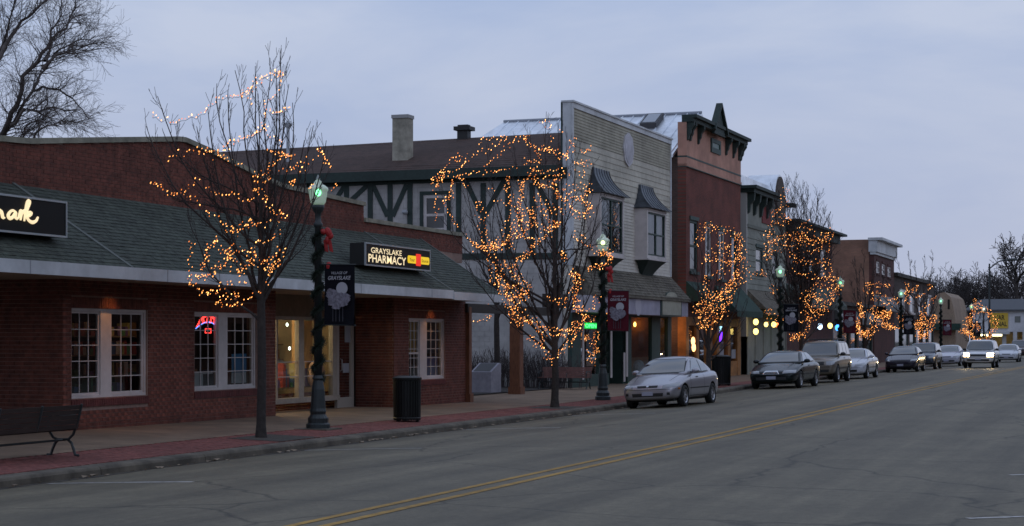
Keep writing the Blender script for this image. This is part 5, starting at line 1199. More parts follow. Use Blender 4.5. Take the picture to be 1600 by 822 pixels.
limb_tree('tall_tree', 'tall bare tree with wispy twigs rising over the brick parapet', bb,
          [(P1((-30, 545), (-24, 400), (-8, 250), (18, 175), (50, 110), (82, 62), (112, 22), (125, -20)), .22), (P1((-10, 260), (10, 205), (42, 158), (70, 105), (105, 72), (148, 55)), .12), (P1((18, 195), (50, 172), (88, 170), (120, 172)), .09),
           (P1((52, 142), (85, 140), (115, 155), (138, 185)), .07), (P1((-20, 330), (-30, 200), (-10, 110), (10, 50), (28, -20)), .18), (P1((-4, 95), (25, 45), (62, 12), (90, -30)), .12), (P1((66, 108), (95, 80), (128, 74), (155, 66)), .08), (P1((-8, 245), (30, 215), (55, 190), (62, 235)), .07), (P1((70, 95), (90, 40), (96, 0)), .07), (P1((0, 230), (40, 222), (75, 196), (110, 190), (140, 198)), .07)], 3, .4, BIG, tm=mat('grey brown twigs', (.085, .068, .062), .95, var=.2))
D2 = 250.0
P2 = lambda *q: [onD(x, y, D2 + random.Random(x * 7 + y).uniform(-4, 4)) for x, y in q]
FARP = dict(gap=(.7, .65, .7), len=(4.2, 2.2, 1.1), ang=(22, 58), up=(.12, .1, .0), rmin=.034, rcap=(.12, .06, .045), **{'from': (.15, .1, .1)})
bb = onD(1592, 552, D2); bb.z = 0
limb_tree('tall_tree', 'big bare tree with a crooked crown beyond the white shop', bb, [(P2((1592, 552), (1590, 480), (1588, 440), (1588, 415), (1600, 385)), .55), (P2((1590, 470), (1580, 430), (1568, 408), (1572, 385)), .22), (P2((1589, 440), (1604, 420), (1625, 400)), .25), (P2((1588, 428), (1580, 405), (1590, 385)), .16), (P2((1590, 490), (1570, 465), (1552, 450), (1545, 430)), .2), (P2((1590, 480), (1610, 455), (1630, 440)), .22), (P2((1586, 500), (1566, 485), (1550, 478)), .16)], 9, .5, FARP, 'bare trees')
cx = [1452, 1470, 1486, 1499, 1512, 1526, 1538, 1552, 1566, 1609, 1440]
tops = [452, 440, 432, 424, 434, 428, 438, 440, 436, 420, 446]
labs = ['low bare tree peeping over the dark two storey brick shop', 'bare tree above the dark brick shop roof edge', 'bare tree rising behind the slope of the tan gable', 'tallest thin bare tree between the tan gable and the cobra head light', 'bare tree standing over the small glowing street tree', 'bushy bare tree just short of the cobra head light pole', 'bare tree directly behind the cobra head light pole', 'bare tree over the ridge of the white shop, by the light pole arm', 'dense bare tree over the white shop roof beside the big crooked tree', 'bare tree beyond the big crooked tree at the picture edge', 'low bare tree over the dark shop roof, partly hidden by glowing twigs']
for i, (x, y) in enumerate(zip(cx, tops)):
    dd = 262 + 6 * (i % 4); Q = lambda *q: [onD(a, c, dd + random.Random(a * 3 + c).uniform(-4, 4)) for a, c in q]
    bb = onD(x, 550, dd); bb.z = 0; rr = random.Random(i)
    lim = [(Q((x, 550), (x + rr.randint(-2, 2), 500), (x + rr.randint(-4, 4), 465), (x + rr.randint(-5, 5), y)), .3)]
    for k in range(4): lim.append((Q((x, 500 - 7 * k), (x + rr.choice((-1, 1)) * rr.randint(5, 9), 476 - 5 * k), (x + rr.choice((-1, 1)) * rr.randint(8, 14), y + rr.randint(4, 22))), .14))
    limb_tree('bare_tree', labs[i], bb, lim, 70 + i, .3, dict(FARP, gap=(.8, .62, .6), len=(3.4, 1.9, 1.0), rmin=.026), 'bare trees beyond the end of the street')
# the far-off wood that closes the street
far = MB(); rr = random.Random(77)
for i in range(34):
    px_ = 1425 + i * 5.6 + rr.uniform(-3, 3); dd = rr.uniform(310, 360); b0 = onD(px_, 548, dd); b0.z = 0; hh = rr.uniform(9.5, 13.0) * (1.15 if px_ > 1560 else 1); t0 = b0 + Vector((rr.uniform(-.6, .6), 0, hh))
    q = wig([b0.lerp(t0, k / 6) for k in range(7)], .6, rr); rs = [lerp(.24, .04, k / 6) for k in range(7)]; far.tube(q, rs, 4, cap=False)
    spray(far, q, rs, rr, 0, dict(gap=(.5, .5, .55), len=(4.0, 2.0, 1.0), ang=(22, 60), up=(.25, .12, .0), rmin=.036, rcap=(.12, .06, .045), **{'from': (.2, .12, .1)}))
far.build('far_woods', mat('far grey brown twigs', (.075, .066, .068), .95), None, kind='stuff')
# twiggy shrubs by the painted block wall
def shrub(label, base, w, h, seed):
    rr = random.Random(seed); tr = thing('bare_shrub', label, 'shrub', base, 0, 'bare shrubs along the painted wall'); cr = MB()
    for i in range(75):
        x = rr.gauss(0, w * .24); y = rr.uniform(-.3, .3); p = base + Vector((x, y, 0)); e = p + Vector((rr.uniform(-.35, .35) + x * .3, rr.uniform(-.3, .3), h * rr.uniform(.65, 1.05)))
        q = wig(bez(p, p + Vector((0, 0, h * .3)), p.lerp(e, .6), e, 5), .08, rr); rs = [lerp(.012, .007, k / 5) for k in range(6)]; cr.tube(q, rs, 3, cap=False); spray(cr, q, rs, rr, 0, dict(gap=(.22,), len=(.4,), ang=(20, 50), up=(.3,), rmin=.006, rcap=(.008,), **{'from': (.25,)}))
    cr.build('stems', mat('shrub stems', (.075, .06, .06), .95, var=.3), tr)
for x, w, h, lab in ((752, 1.7, 1.25, 'low bare shrub left of the stone marker tree'), (800, 1.9, 1.45, 'bare twiggy shrub between the marker and the timber post'), (838, 2.0, 1.4, 'bare twiggy shrub behind the courtyard bench'), (872, 1.6, 1.2, 'bare twiggy shrub by the corner of the clapboard front')):
    p = onY(x, 600, YT - .9); p.z = 0.02; shrub(lab, p, w, h, x)
m = MB(); m.add([(-28, 52.5, .035), (-20.7, 52.5, .035), (-20.7, YT - .02, .035), (-28, YT - .02, .035)], [(0, 1, 2, 3)]); m.build('planting_bed', mat('dark mulch', (.03, .025, .022), 1, var=.4, bump=.5), None, kind='structure')

# ------------------------------------------------------------------ fairy lights
M_bulb = [glow('amber fairy bulb', (1.0, .37, .09), 3.2), glow('dim amber fairy bulb', (1.0, .26, .045), 1.4), glow('bright amber fairy bulb', (1.0, .42, .12), 6.5)]; M_wire = mat('dark light wire', (.015, .02, .015), .7)
BS = .84
OCT = [(0, 1, 4), (1, 2, 4), (2, 3, 4), (3, 0, 4), (1, 0, 5), (2, 1, 5), (3, 2, 5), (0, 3, 5)]
def light_string(label, d0, paths, r, gap, jit, seed, org=(0, 0), sc_=1.0, dj=.55, passes=1, wire=True, name='fairy_light_string'):
    rr = random.Random(seed); wires, bulbs = MB(), MB(); first = None
    for path in paths:
        n_pass = passes
        if isinstance(path, tuple) and isinstance(path[0], int): n_pass, path = path[0], path[1]
        for ps_ in range(n_pass):
            pts = [Vector((org[0] + x / sc_, org[1] + y / sc_, 0)) for x, y in path]
            sp = smooth_line(pts, 6); acc = 0.0; o = rr.uniform(0, 99); wl = []; ow = rr.uniform(-1, 1) * jit * (1.9 if n_pass > 1 else .4)
            for a, b in zip(sp, sp[1:]):
                l = (b - a).length; 
                while acc < l:
                    p = a.lerp(b, acc / l); nn = Vector((-(b - a).y, (b - a).x)).normalized() if l > 0 else Vector((0, 1))
                    q = Vector((p.x, p.y)) + nn * (ow + rr.gauss(0, jit * .85)) ; dd = d0 + dj * 1.8 * noise.noise(Vector((o + p.x * .03, p.y * .03, 0)))
                    w = onD(q.x, q.y, dd); wl.append(w); first = first or w
                    ax = (Vector((.55, .15, .85)) + Vector((rr.gauss(0, .35), rr.gauss(0, .35), rr.gauss(0, .35)))).normalized(); s = ax.orthogonal().normalized(); t = ax.cross(s); k = BS * rr.uniform(.55, 1.0)
                    bulbs.add([w + s * r * .36 * k, w + t * r * .36 * k, w - s * r * .36 * k, w - t * r * .36 * k, w + ax * r * .82 * k, w - ax * r * .72 * k], OCT, rr.choice((0, 0, 0, 1, 1, 2)))
                    acc += gap * rr.uniform(.3, .95)
                acc -= l
            if len(wl) > 1 and wire: wires.tube([w - Vector((0, 0, r)) for w in wl], r * .12, 3, cap=False)
    s = thing(name, label, 'fairy lights', first, 0, 'fairy lights strung through the street trees')
    if wire and wires.v: wires.build('wire', M_wire, s, kind='stuff')
    bulbs.build('light_bulb', M_bulb, s, kind='stuff'); return s
d = depth(T1B)
light_string('fairy lights looping wide through the street tree nearest the bench', d - .2, [
    [(240, 175), (262, 188), (285, 187), (300, 182), (318, 172), (334, 160), (345, 152), (362, 150), (376, 145), (386, 150), (398, 160)], (2, [(376, 148), (392, 135), (406, 118), (420, 117), (436, 112), (444, 120)]),
    [(432, 108), (440, 130), (430, 148), (418, 162), (414, 185)], (2, [(422, 178), (440, 178), (455, 172)]), [(408, 192), (416, 205), (432, 212), (440, 228)], (2, [(340, 242), (350, 228), (368, 216), (385, 212), (400, 205), (415, 192)]),
    [(262, 250), (280, 240), (300, 234), (312, 232)], (2, [(310, 234), (326, 232), (340, 240)]), [(345, 242), (362, 250), (382, 258)],
    (2, [(236, 284), (248, 288)]), [(250, 290), (262, 298), (280, 300), (296, 296), (302, 285), (310, 278)], [(262, 300), (285, 302), (300, 312), (318, 322)], [(318, 290), (330, 298), (350, 306), (366, 300), (380, 310), (400, 312)], [(322, 330), (345, 344), (356, 348)],
    (2, [(402, 290), (412, 284), (424, 280)]), (2, [(398, 268), (412, 270), (428, 248), (440, 240), (456, 238)]), (2, [(418, 232), (440, 236), (452, 240), (458, 245)]), (2, [(400, 292), (418, 306), (424, 320), (440, 332), (450, 338)]), (2, [(452, 284), (460, 280), (464, 288)]), [(448, 262), (466, 258), (480, 250), (488, 246)], [(420, 258), (440, 262), (462, 264), (480, 265)], (2, [(500, 232), (504, 244), (510, 252), (516, 262)]), [(484, 296), (492, 290)], [(522, 288), (524, 300)],
    (2, [(352, 358), (362, 354), (372, 362), (368, 370)]), (2, [(374, 350), (384, 348), (392, 340)]), [(376, 352), (398, 352), (414, 350), (426, 345)], [(362, 386), (374, 388), (385, 392), (402, 384), (420, 380)], [(400, 378), (418, 378), (428, 372), (434, 360), (434, 345)],
    [(298, 376), (303, 388), (297, 400), (298, 420), (297, 436), (303, 448)], [(298, 440), (312, 452), (330, 460)], (2, [(312, 420), (318, 405), (324, 390), (332, 378), (340, 372)]), (3, [(342, 418), (352, 408), (362, 400), (356, 388)]), (2, [(345, 385), (360, 396), (372, 416), (382, 430)]), (3, [(374, 426), (384, 420), (394, 410), (398, 392)]), (2, [(395, 404), (408, 416), (424, 410), (436, 400), (440, 386)]), (3, [(412, 418), (424, 410), (434, 402)]), (2, [(420, 430), (430, 418), (436, 410)]), [(418, 440), (420, 446)],
    (2, [(306, 430), (322, 434), (336, 428), (340, 415)]), [(312, 462), (330, 456), (344, 450), (356, 440), (366, 446)], (2, [(344, 452), (360, 462), (372, 456), (368, 470)]), (2, [(338, 472), (352, 476), (372, 480)]), [(378, 476), (384, 474)], [(386, 466), (396, 456), (406, 460)], [(376, 438), (388, 446)]], .036, 7.4, 3.2, 1)
d = depth(T2B)
Z3 = dict(org=(660, 170), sc_=3.575)
light_string('fairy lights thick through the large tree before the half timbered house', d - .2, [
    (3, [(60, 425), (75, 400), (110, 350)]), [(110, 350), (160, 300), (185, 260)], (2, [(185, 260), (215, 285), (260, 272)]), [(260, 272), (330, 240), (400, 210), (470, 165)], [(470, 162), (350, 165), (310, 222)], [(205, 350), (240, 290)], [(345, 335), (400, 285), (470, 225), (530, 160)], (2, [(530, 160), (590, 145), (615, 210)]),
    (2, [(60, 415), (130, 385), (180, 370)]), [(190, 370), (280, 365), (400, 350), (540, 325)], (2, [(190, 380), (230, 420), (255, 440)]), (2, [(310, 520), (330, 600), (340, 700), (365, 770)]), (2, [(180, 400), (160, 500), (120, 530)]), [(120, 530), (150, 600), (200, 665)], [(85, 430), (70, 540), (80, 640)], [(235, 715), (320, 770), (370, 780), (440, 700), (480, 600)],
    (3, [(360, 790), (430, 740), (520, 690), (540, 600)]), (3, [(540, 600), (545, 500), (550, 400)]), (2, [(550, 400), (600, 340), (640, 290), (605, 210)]), (2, [(490, 380), (480, 460), (460, 465)]), (3, [(650, 220), (700, 215), (760, 240), (820, 260)]), (2, [(820, 260), (845, 220), (855, 160)]), (2, [(600, 340), (680, 370), (790, 350), (800, 372)]), (2, [(600, 400), (640, 440), (720, 440), (790, 380)]), (2, [(640, 480), (700, 540), (790, 560), (830, 500)]),
    (2, [(560, 600), (640, 640), (700, 660), (760, 630)]), (2, [(540, 700), (640, 750), (700, 700), (780, 630)]), (2, [(790, 460), (850, 440), (960, 430)]), (3, [(800, 500), (870, 510), (950, 560)]), (3, [(830, 570), (900, 600), (940, 560)]), (2, [(850, 300), (950, 300)]), (2, [(890, 240), (945, 215)]), (2, [(840, 700), (900, 740), (960, 785), (1070, 810)]), [(400, 520), (490, 530)], [(370, 460), (410, 460)], (2, [(690, 60), (700, 80), (725, 95)]), [(730, 180), (725, 150)], [(770, 135), (800, 130)], (2, [(570, 300), (640, 300)]), (2, [(580, 560), (620, 620), (560, 680)]), (2, [(690, 560), (700, 600), (770, 640)]), (2, [(500, 480), (520, 600), (500, 720)]), [(620, 540), (660, 560)], (2, [(880, 330), (900, 380)]), (2, [(940, 470), (880, 520)]), (2, [(720, 400), (740, 500), (800, 520)]), (2, [(640, 600), (600, 560)])], .040, 6.3, 3.0, 2, **Z3)
light_string('fairy lights in a low heart shape round the trunk fork of the large tree', d - .3, [
    (3, [(400, 90), (440, 120), (500, 190), (545, 215)]), (3, [(395, 110), (385, 180), (410, 260), (440, 330), (465, 395)]), (3, [(420, 200), (460, 220), (530, 240)]), (3, [(415, 260), (470, 265), (525, 255)]), (3, [(430, 300), (480, 300), (515, 285)]), (2, [(440, 330), (480, 325), (500, 340)]), (3, [(465, 400), (520, 380), (555, 395), (580, 430)]), (2, [(500, 350), (560, 390)]),
    (4, [(580, 432), (640, 440), (720, 445), (780, 400)]), (3, [(780, 400), (805, 345), (745, 310)]), (4, [(735, 140), (775, 175), (755, 240), (760, 300)]), (2, [(760, 300), (800, 350)]), (3, [(590, 440), (585, 500), (600, 520)]), [(600, 520), (620, 585)], (2, [(620, 580), (660, 545), (710, 500), (780, 410)]), (2, [(530, 460), (585, 510)]), (2, [(840, 320), (870, 255)]), (3, [(820, 130), (900, 115), (945, 70), (920, 42), (865, 50)]), (2, [(690, 320), (730, 280)]), [(620, 260), (660, 285), (700, 270)], (2, [(345, 0), (345, 120), (350, 215)]), (3, [(250, 5), (330, 20), (450, 5)]), (3, [(440, 110), (500, 60), (560, 5)]), (2, [(690, 40), (705, 90)])], .040, 5.6, 3.2, 3, org=(660, 380), sc_=3.1625)
light_string('short strand of fairy lights hung on the small courtyard tree', 55.0, [[(225, 378), (260, 385), (300, 385), (340, 360)], (2, [(325, 350), (340, 375)]), [(265, 305), (275, 300)], [(325, 310), (340, 312)]], .045, 7, 2.5, 4, org=(660, 380), sc_=3.1625)
L2B = onZ(942, 625, .0)
light_string('fairy lights wound round the garlanded lamp post by the open sign', depth(L2B) - .35, [(3, [(868, 440), (850, 490), (870, 530), (835, 560)]), (2, [(860, 470), (835, 520), (850, 590)]), (2, [(820, 570), (865, 600)])], .036, 6.5, 2.5, 5, org=(660, 380), sc_=3.1625, dj=.1)
light_string('fairy lights along the valance below the maroon banner', depth(L2B) + 14.0, [(3, [(905, 355), (940, 380), (985, 378), (1012, 368)]), [(910, 365), (1000, 385)]], .045, 6, 2.4, 6, org=(660, 380), sc_=3.1625, dj=.1)
Z5 = dict(org=(1060, 270), sc_=3.046)
light_string('fairy lights sweeping down over the dark green awning of the brick building', 63.0, [(2, [(130, 240), (95, 290), (90, 320), (110, 340)]), (2, [(130, 240), (180, 270), (240, 270), (290, 290)]), (4, [(290, 290), (308, 350), (295, 420)]), (3, [(295, 420), (250, 450), (180, 420), (135, 390)]), [(135, 390), (125, 440)], (2, [(190, 330), (220, 350), (270, 355)]), (2, [(210, 360), (250, 430)]), (2, [(120, 490), (118, 580), (170, 600)]), (2, [(200, 460), (180, 510)]), (5, [(300, 470), (270, 520), (230, 570), (160, 640), (95, 690)]), (3, [(300, 500), (245, 570), (180, 650), (105, 740)]), (3, [(260, 600), (210, 690), (110, 750)]), (2, [(90, 640), (140, 600), (190, 560)]), (2, [(85, 670), (100, 640), (150, 620)]), [(310, 400), (330, 430)]], .044, 5.4, 3.4, 7, **Z5)
light_string('fairy lights spread round the tall tree behind the dark green sedan', 80.0, [(2, [(440, 180), (480, 165), (500, 130), (490, 70)]), (2, [(480, 200), (540, 215)]), (2, [(420, 300), (440, 250), (520, 225)]), (3, [(580, 270), (640, 245)]), (3, [(430, 330), (520, 310), (600, 330), (700, 310), (745, 290)]), (3, [(410, 410), (425, 370), (440, 320)]), (2, [(540, 390), (580, 420), (700, 430)]), (3, [(700, 320), (690, 380)]), (2, [(690, 400), (720, 440), (700, 490)]), (2, [(330, 440), (340, 480), (400, 460), (430, 490)]), [(500, 480), (560, 480), (640, 480)], (3, [(640, 520), (700, 510), (760, 520)]), (4, [(770, 530), (740, 580), (690, 660)]), (3, [(690, 665), (640, 660), (610, 620), (640, 580), (670, 610)]), (3, [(650, 640), (690, 600)]), (2, [(440, 540), (470, 560), (470, 590)]), (3, [(430, 650), (450, 690), (520, 690)]), (2, [(520, 690), (600, 690), (680, 690)]), (3, [(600, 690), (605, 740), (540, 770), (530, 790)]), (2, [(530, 785), (600, 760)]), (2, [(560, 270), (600, 310)]), (2, [(450, 350), (560, 360), (660, 350)]), (2, [(580, 560), (660, 560), (730, 560)])], .052, 4.8, 3.6, 8, **Z5)
Z8 = dict(org=(1300, 440), sc_=6.85)
light_string('fairy lights hanging in a bright U beside the maroon banner', 97.5, [(3, [(295, 230), (310, 330), (345, 370)]), (3, [(440, 260), (430, 350), (445, 450), (420, 540), (350, 578)]), (4, [(350, 578), (290, 560), (255, 480), (290, 430)]), (3, [(290, 430), (230, 415), (160, 430)]), (3, [(345, 370), (290, 360)]), (3, [(300, 560), (340, 575), (400, 550)])], .06, 3.2, 2.6, 9, **Z8)
light_string('fairy lights glowing through the broad tree behind the navy sedan', 121.0, [(2, [(360, 30), (450, 30), (630, 40)]), (2, [(345, 60), (400, 110), (430, 150), (550, 190), (640, 230), (720, 205)]), (2, [(820, 20), (800, 140), (820, 250)]), (2, [(930, 50), (850, 130)]), (4, [(490, 390), (560, 320), (640, 340)]), (4, [(640, 340), (600, 400), (540, 430), (650, 480)]), (2, [(720, 340), (735, 440)]), (4, [(735, 440), (830, 460), (880, 480)]), (4, [(990, 330), (970, 420), (930, 520), (960, 620)]), (4, [(1100, 360), (1050, 470), (985, 600)]), (3, [(900, 500), (1000, 470), (1050, 440)]), (3, [(920, 560), (1000, 560)]), [(1110, 150), (1060, 230), (960, 300)], (2, [(1050, 30), (1030, 90)]), [(900, 160), (1000, 150)], (2, [(560, 450), (680, 490), (800, 500)])], .07, 2.9, 2.6, 10, **Z8)
light_string('fairy lights glowing through the small tree above the car with headlights', 157.0, [(3, [(720, 190), (700, 250), (690, 360)]), (3, [(690, 360), (650, 430), (625, 560)]), (4, [(560, 520), (610, 580), (700, 600)]), (4, [(700, 600), (760, 630), (830, 610)]), (3, [(860, 340), (900, 400), (930, 470)]), (3, [(930, 470), (870, 560), (830, 610)]), (2, [(740, 250), (830, 320), (880, 350)]), (3, [(600, 390), (640, 480)]), (3, [(700, 460), (770, 500)]), (2, [(540, 510), (640, 520)])], .085, 2.6, 2.6, 11, org=(1420, 440), sc_=6.85)

# ------------------------------------------------------------------ street lamps, garlands, banners
M_globe = bpy.data.materials.new('frosted globe'); M_globe.use_nodes = True
t_ = M_globe.node_tree; b_ = t_.nodes['Principled BSDF']; b_.inputs['Base Color'].default_value = (.60, .63, .58, 1); b_.inputs['Roughness'].default_value = .35
b_.inputs['Transmission Weight'].default_value = .25; b_.inputs['Subsurface Weight'].default_value = 0.0
b_.inputs['Emission Color'].default_value = (.60, .80, .62, 1); b_.inputs['Emission Strength'].default_value = .11
M_arc = glow('green arc tube', (.22, 1, .42), 3.0); M_arc2 = glow('yellow green arc tube', (.75, 1, .35), 3.5)
M_needle = mat('garland needles', (.014, .026, .016), .85, var=.5, vscale=20)
M_bow = mat('red ribbon', (.36, .012, .012), .55, var=.2)
M_navy = mat('navy banner cloth', (.0045, .005, .009), .85, spec=.2); M_maroon = mat('maroon banner cloth', (.085, .009, .018), .85, spec=.2)
M_print = mat('pale banner print', (.40, .40, .44), .8); M_printg = mat('lilac grey banner print', (.19, .18, .22), .8, var=.45, vscale=18)
def lamp_post(label, base, arc, detail=True):
    x, y, z = base; o = thing('street_lamp', label, 'street lamp', base, 0, 'acorn globe street lamps along the kerb')
    m = MB(); m.lathe([(.24, z - .05), (.24, z + .10), (.20, z + .13), (.205, z + .22), (.15, z + .30), (.165, z + .36), (.15, z + .42), (.13, z + .80), (.095, z + .98), (.115, z + 1.02), (.085, z + 1.08)], (x, y, 0), 14); m.build('base', M_iron, o, smooth=False)
    m = MB(); m.lathe([(.085, z + 1.08), (.068, z + 4.05), (.088, z + 4.07), (.092, z + 4.13), (.062, z + 4.17), (.062, z + 4.33), (.105, z + 4.39), (.125, z + 4.45), (.125, z + 4.50)], (x, y, 0), 14); m.build('pole', M_iron, o, smooth=True)
    m = MB(); m.lathe([(.118, z + 4.505), (.150, z + 4.55), (.176, z + 4.68), (.190, z + 4.78), (.205, z + 4.80), (.205, z + 4.83), (.182, z + 4.862), (.140, z + 4.895), (.090, z + 4.915), (.080, z + 4.965), (.045, z + 5.0), (.02, z + 5.02)], (x, y, 0), 28); g = m.build('globe', M_globe, o, smooth=True)
    m = MB(); m.lathe([(.045, z + 5.02), (.03, z + 5.06), (.010, z + 5.11)], (x, y, 0), 8); m.build('finial', mat('grey finial', (.3, .33, .31), .5), o)
    ax = Vector((x, y, 0)); tc_ = (Vector((0, 0, 0)) - ax).normalized() * .185
    m = MB(); m.ell((x + tc_.x * .98, y + tc_.y * .98, z + 4.74), (.062, .062, .075), 10, 8); m.build('arc_tube', arc, g)
    return o
def garland(label, base, z0, z1, seed, bow=True, turns=8):
    rr = random.Random(seed); x, y, z = base; g = thing('garland', label, 'garland', (x, y, z + z0), 0, 'evergreen garlands wound round the lamp posts'); m = MB()
    n = 420
    for i in range(n):
        t = i / n; a = t * turns * 6.28; h = z + lerp(z0, z1, t); c = Vector((x + .085 * math.cos(a), y + .085 * math.sin(a), h))
        for k in range(17):
            dv = Vector((rr.gauss(0, 1), rr.gauss(0, 1), rr.gauss(0, .9))).normalized(); ln = rr.uniform(.06, .14) * (1 + .35 * noise.noise(Vector((t * 14, seed, 0)))); s = dv.orthogonal().normalized() * .010
            m.add([c - s, c + s, c + dv * ln], [(0, 1, 2)])
    m.build('foliage', M_needle, g)
    if bow:
        bm_ = MB(); tc_ = Vector((.94, -.30, 0)); bx = Vector((x, y, z + z1 - .10)) + tc_ * .12; r_ = Vector((CO, SI, 0)); u_ = Vector((0, 0, 1))
        for (dx, dz, w, h) in ((.12, .10, .075, .11), (.02, .11, .07, .06), (.10, -.06, .05, .09), (.17, .02, .05, .07)):
            c = bx + r_ * dx + u_ * dz; bm_.ell(c, (w, .06, h), 9, 6, rot=Matrix.Rotation(rr.uniform(-.6, .6), 3, 'Y'))
        for dx in (.05, .13): bm_.hexa([bx + r_ * (dx + a_) + u_ * b__ + tc_ * c_ for c_ in (0, .02) for a_, b__ in ((-.03, -.05), (.03, -.05), (.05 + dx * .2, -.30), (-.01 + dx * .2, -.28))])
        bm_.build('bow', M_bow, g)
        b2 = MB(); b2.ell(bx + r_ * .13 + u_ * -.58, (.07, .05, .09), 9, 6); b2.build('bow', M_bow, g)
    return g
def banner(label, base, cloth, px, seed, fine=True):
    """hangs across the walk from the pole towards the street, facing down the street"""
    x, y, z = base; z1, z0 = z + 3.30, z + 2.10; x0, x1 = x + .16, x + .82; yb = y - .03
    o = thing('street_banner', label, 'banner', (x0, yb, z0), 0, 'village banners on the lamp posts')
    m = MB(); n = 8; vs = []
    for j in range(n + 1):
        for i in range(6): vs.append((lerp(x0, x1, i / 5), yb + .018 * math.sin(i * 1.1 + j * .7 + seed) * (j / n), lerp(z1, z0, j / n) - .03 * (i / 5) * .6))
    k = len(vs); vs += [(a, b + .006, c) for a, b, c in vs]; fs = [(j * 6 + i, j * 6 + i + 1, j * 6 + i + 7, j * 6 + i + 6) for j in range(n) for i in range(5)]; fs += [tuple(k + q for q in reversed(f)) for f in fs]
    m.add(vs, fs); m.build('cloth', cloth, o)
    for zz in (z1 + .012, z0 + .0): m = MB(); m.tube([(x, yb, zz), (x1 + .03, yb, zz - .02)], .012, 6); m.build('arm', M_iron, o)
    yy = yb - .03; w = x1 - x0; U3, V3 = (1, 0, 0), (0, 0, 1)
    m = MB(); put_text(m, 'VILLAGE OF', (x0 + .52 * w, yy, z1 - .17), U3, V3, .54 * w, .052, .012, shear=.25); put_text(m, 'GRAYSLAKE', (x0 + .52 * w, yy, z1 - .27), U3, V3, .76 * w, .078, .02, shear=.25); m.build('lettering', M_print, o)
    def disc(mb, cx, cz, rx, rz, n_, mi, jit=0.0, rr=None, e=0.0): mb.add([(x0 + cx * w + rx * math.cos(a) * (1 + (rr.uniform(-jit, jit) if rr else 0)), yy - e, z0 + cz * (z1 - z0) + rz * math.sin(a) * (1 + (rr.uniform(-jit, jit) if rr else 0))) for a in frange(0, 2 * math.pi * (n_ - 1) / n_, n_ - 1)], [tuple(range(n_))], mi)
    rr = random.Random(seed); m = MB(); disc(m, .60, .60, .125, .125, 26, 0); m.build('moon_print', M_print, o)
    m = MB()
    for (cx, cz, rx, rz) in ((.28, .50, .13, .10), (.42, .43, .16, .10), (.62, .45, .17, .10), (.74, .43, .09, .10), (.30, .38, .12, .09), (.52, .36, .14, .08), (.42, .30, .10, .06), (.22, .56, .06, .05), (.66, .36, .10, .07)): disc(m, cx, cz, rx, rz, 26, 0, .22, rr, .002 + .0015 * len(m.f))
    for cx in (.30, .40, .52, .63): m.add([(x0 + (cx - .012) * w, yy - .001, z0 + .06), (x0 + (cx + .012) * w, yy - .001, z0 + .06), (x0 + (cx + .006) * w, yy - .001, z0 + .42), (x0 + (cx - .006) * w, yy - .001, z0 + .42)], [(0, 1, 2, 3)], 1)
    m.build('tree_print', [M_printg, mat('faint banner print', (.06, .06, .075), .85)], o)
    return o
L1B = onZ(497, 672, .0)
XL_ = -15.45
def lb(px): D = ray(px, 600); d_ = XL_ / D.x; return Vector((XL_, d_ * D.y, zside(XL_, d_ * D.y)))
bases = [Vector((L1B.x, L1B.y, zside(L1B.x, L1B.y))), Vector((L2B.x, L2B.y, zside(L2B.x, L2B.y))), lb(1219), lb(1313), lb(1408), lb(1470), lb(1518), lb(1537)]
where = ['before the brick shop, by the litter bin', 'beside the silver car, before the clapboard shop', 'behind the dark green sedan, before the arched roof shop', 'behind the tan off-road car, near the blank brown side wall', 'half lost in the amber glow behind the navy sedan', 'before the tan gable shop', 'near the small glowing tree above the headlights', 'last of the row, before the white shop at the street end']
m = MB(); m.box((L1B.x - .36, L1B.y - .36, -.05), (L1B.x + .36, L1B.y + .36, zside(L1B.x, L1B.y) + .018)); m.build('lamp_footing', M_kerb, None, kind='structure')
arcs = [M_arc, M_arc2, M_arc, M_arc, M_arc, M_arc, M_arc, glow('white arc tube', (1, .95, .8), 7)]
for i, (bs, wh_) in enumerate(zip(bases, where)):
    lamp_post('acorn globe lamp post ' + wh_, bs, arcs[i])
    if i < 7: garland('dark evergreen garland wound round the lamp post ' + ['by the litter bin, with a red bow', 'beside the silver car, with a red bow', 'behind the dark green sedan', 'near the blank brown side wall', 'behind the navy sedan', 'before the tan gable shop', 'near the small glowing tree'][i], bs, 1.0, 3.95, i, bow=i < 2)
bl = ['navy banner with moon and tree print by the pharmacy sign', 'maroon banner with moon print in front of the clapboard shop', 'navy banner over the dark green sedan', 'maroon banner beside the U of fairy lights', 'navy banner amid the amber lights of the broad tree', 'maroon banner before the tan gable shop', 'navy banner among the lights of the small far tree']
for i in range(7): banner(bl[i], bases[i], M_maroon if i in (1, 3, 5) else M_navy, 0, i)

# coloured giant bulb ornaments hung along the arched roof shop and the row beyond
M_orn = {'yellow': glow('yellow ornament', (1, .74, .2), 3.2), 'green': glow('lime ornament', (.5, 1, .1), 2.6), 'red': glow('red ornament', (1, .22, .06), 3), 'white': glow('ice white ornament', (.55, .75, 1), 3.4), 'blue': glow('blue ornament', (.06, .34, 1), 3)}
def ornament(px, py, kind, v, lab, r=.14):
    u, z = F0.at(px, py, v); o = thing('hanging_lamp', lab, 'hanging lamp', (FX + v, u, z + r * 1.4), 0, 'coloured lamps hung along the shop fronts'); m = MB(); m.ell((FX + v, u, z), (r, r, r * 1.2), 10, 8); m.build('bulb', M_orn[kind], o, smooth=True); m = MB(); m.lathe([(r * .5, z + r * 1.1), (r * .4, z + r * 1.6), (.02, z + r * 1.7), (.02, z + r * 3.5)], (FX + v, u, 0), 8); m.build('cap', M_black, o)
ornament(1181, 503, 'yellow', .5, 'upper pale yellow lamp of the pair by the red brick building corner'); ornament(1181, 518, 'yellow', .5, 'lower pale yellow lamp of the pair by the red brick building corner')
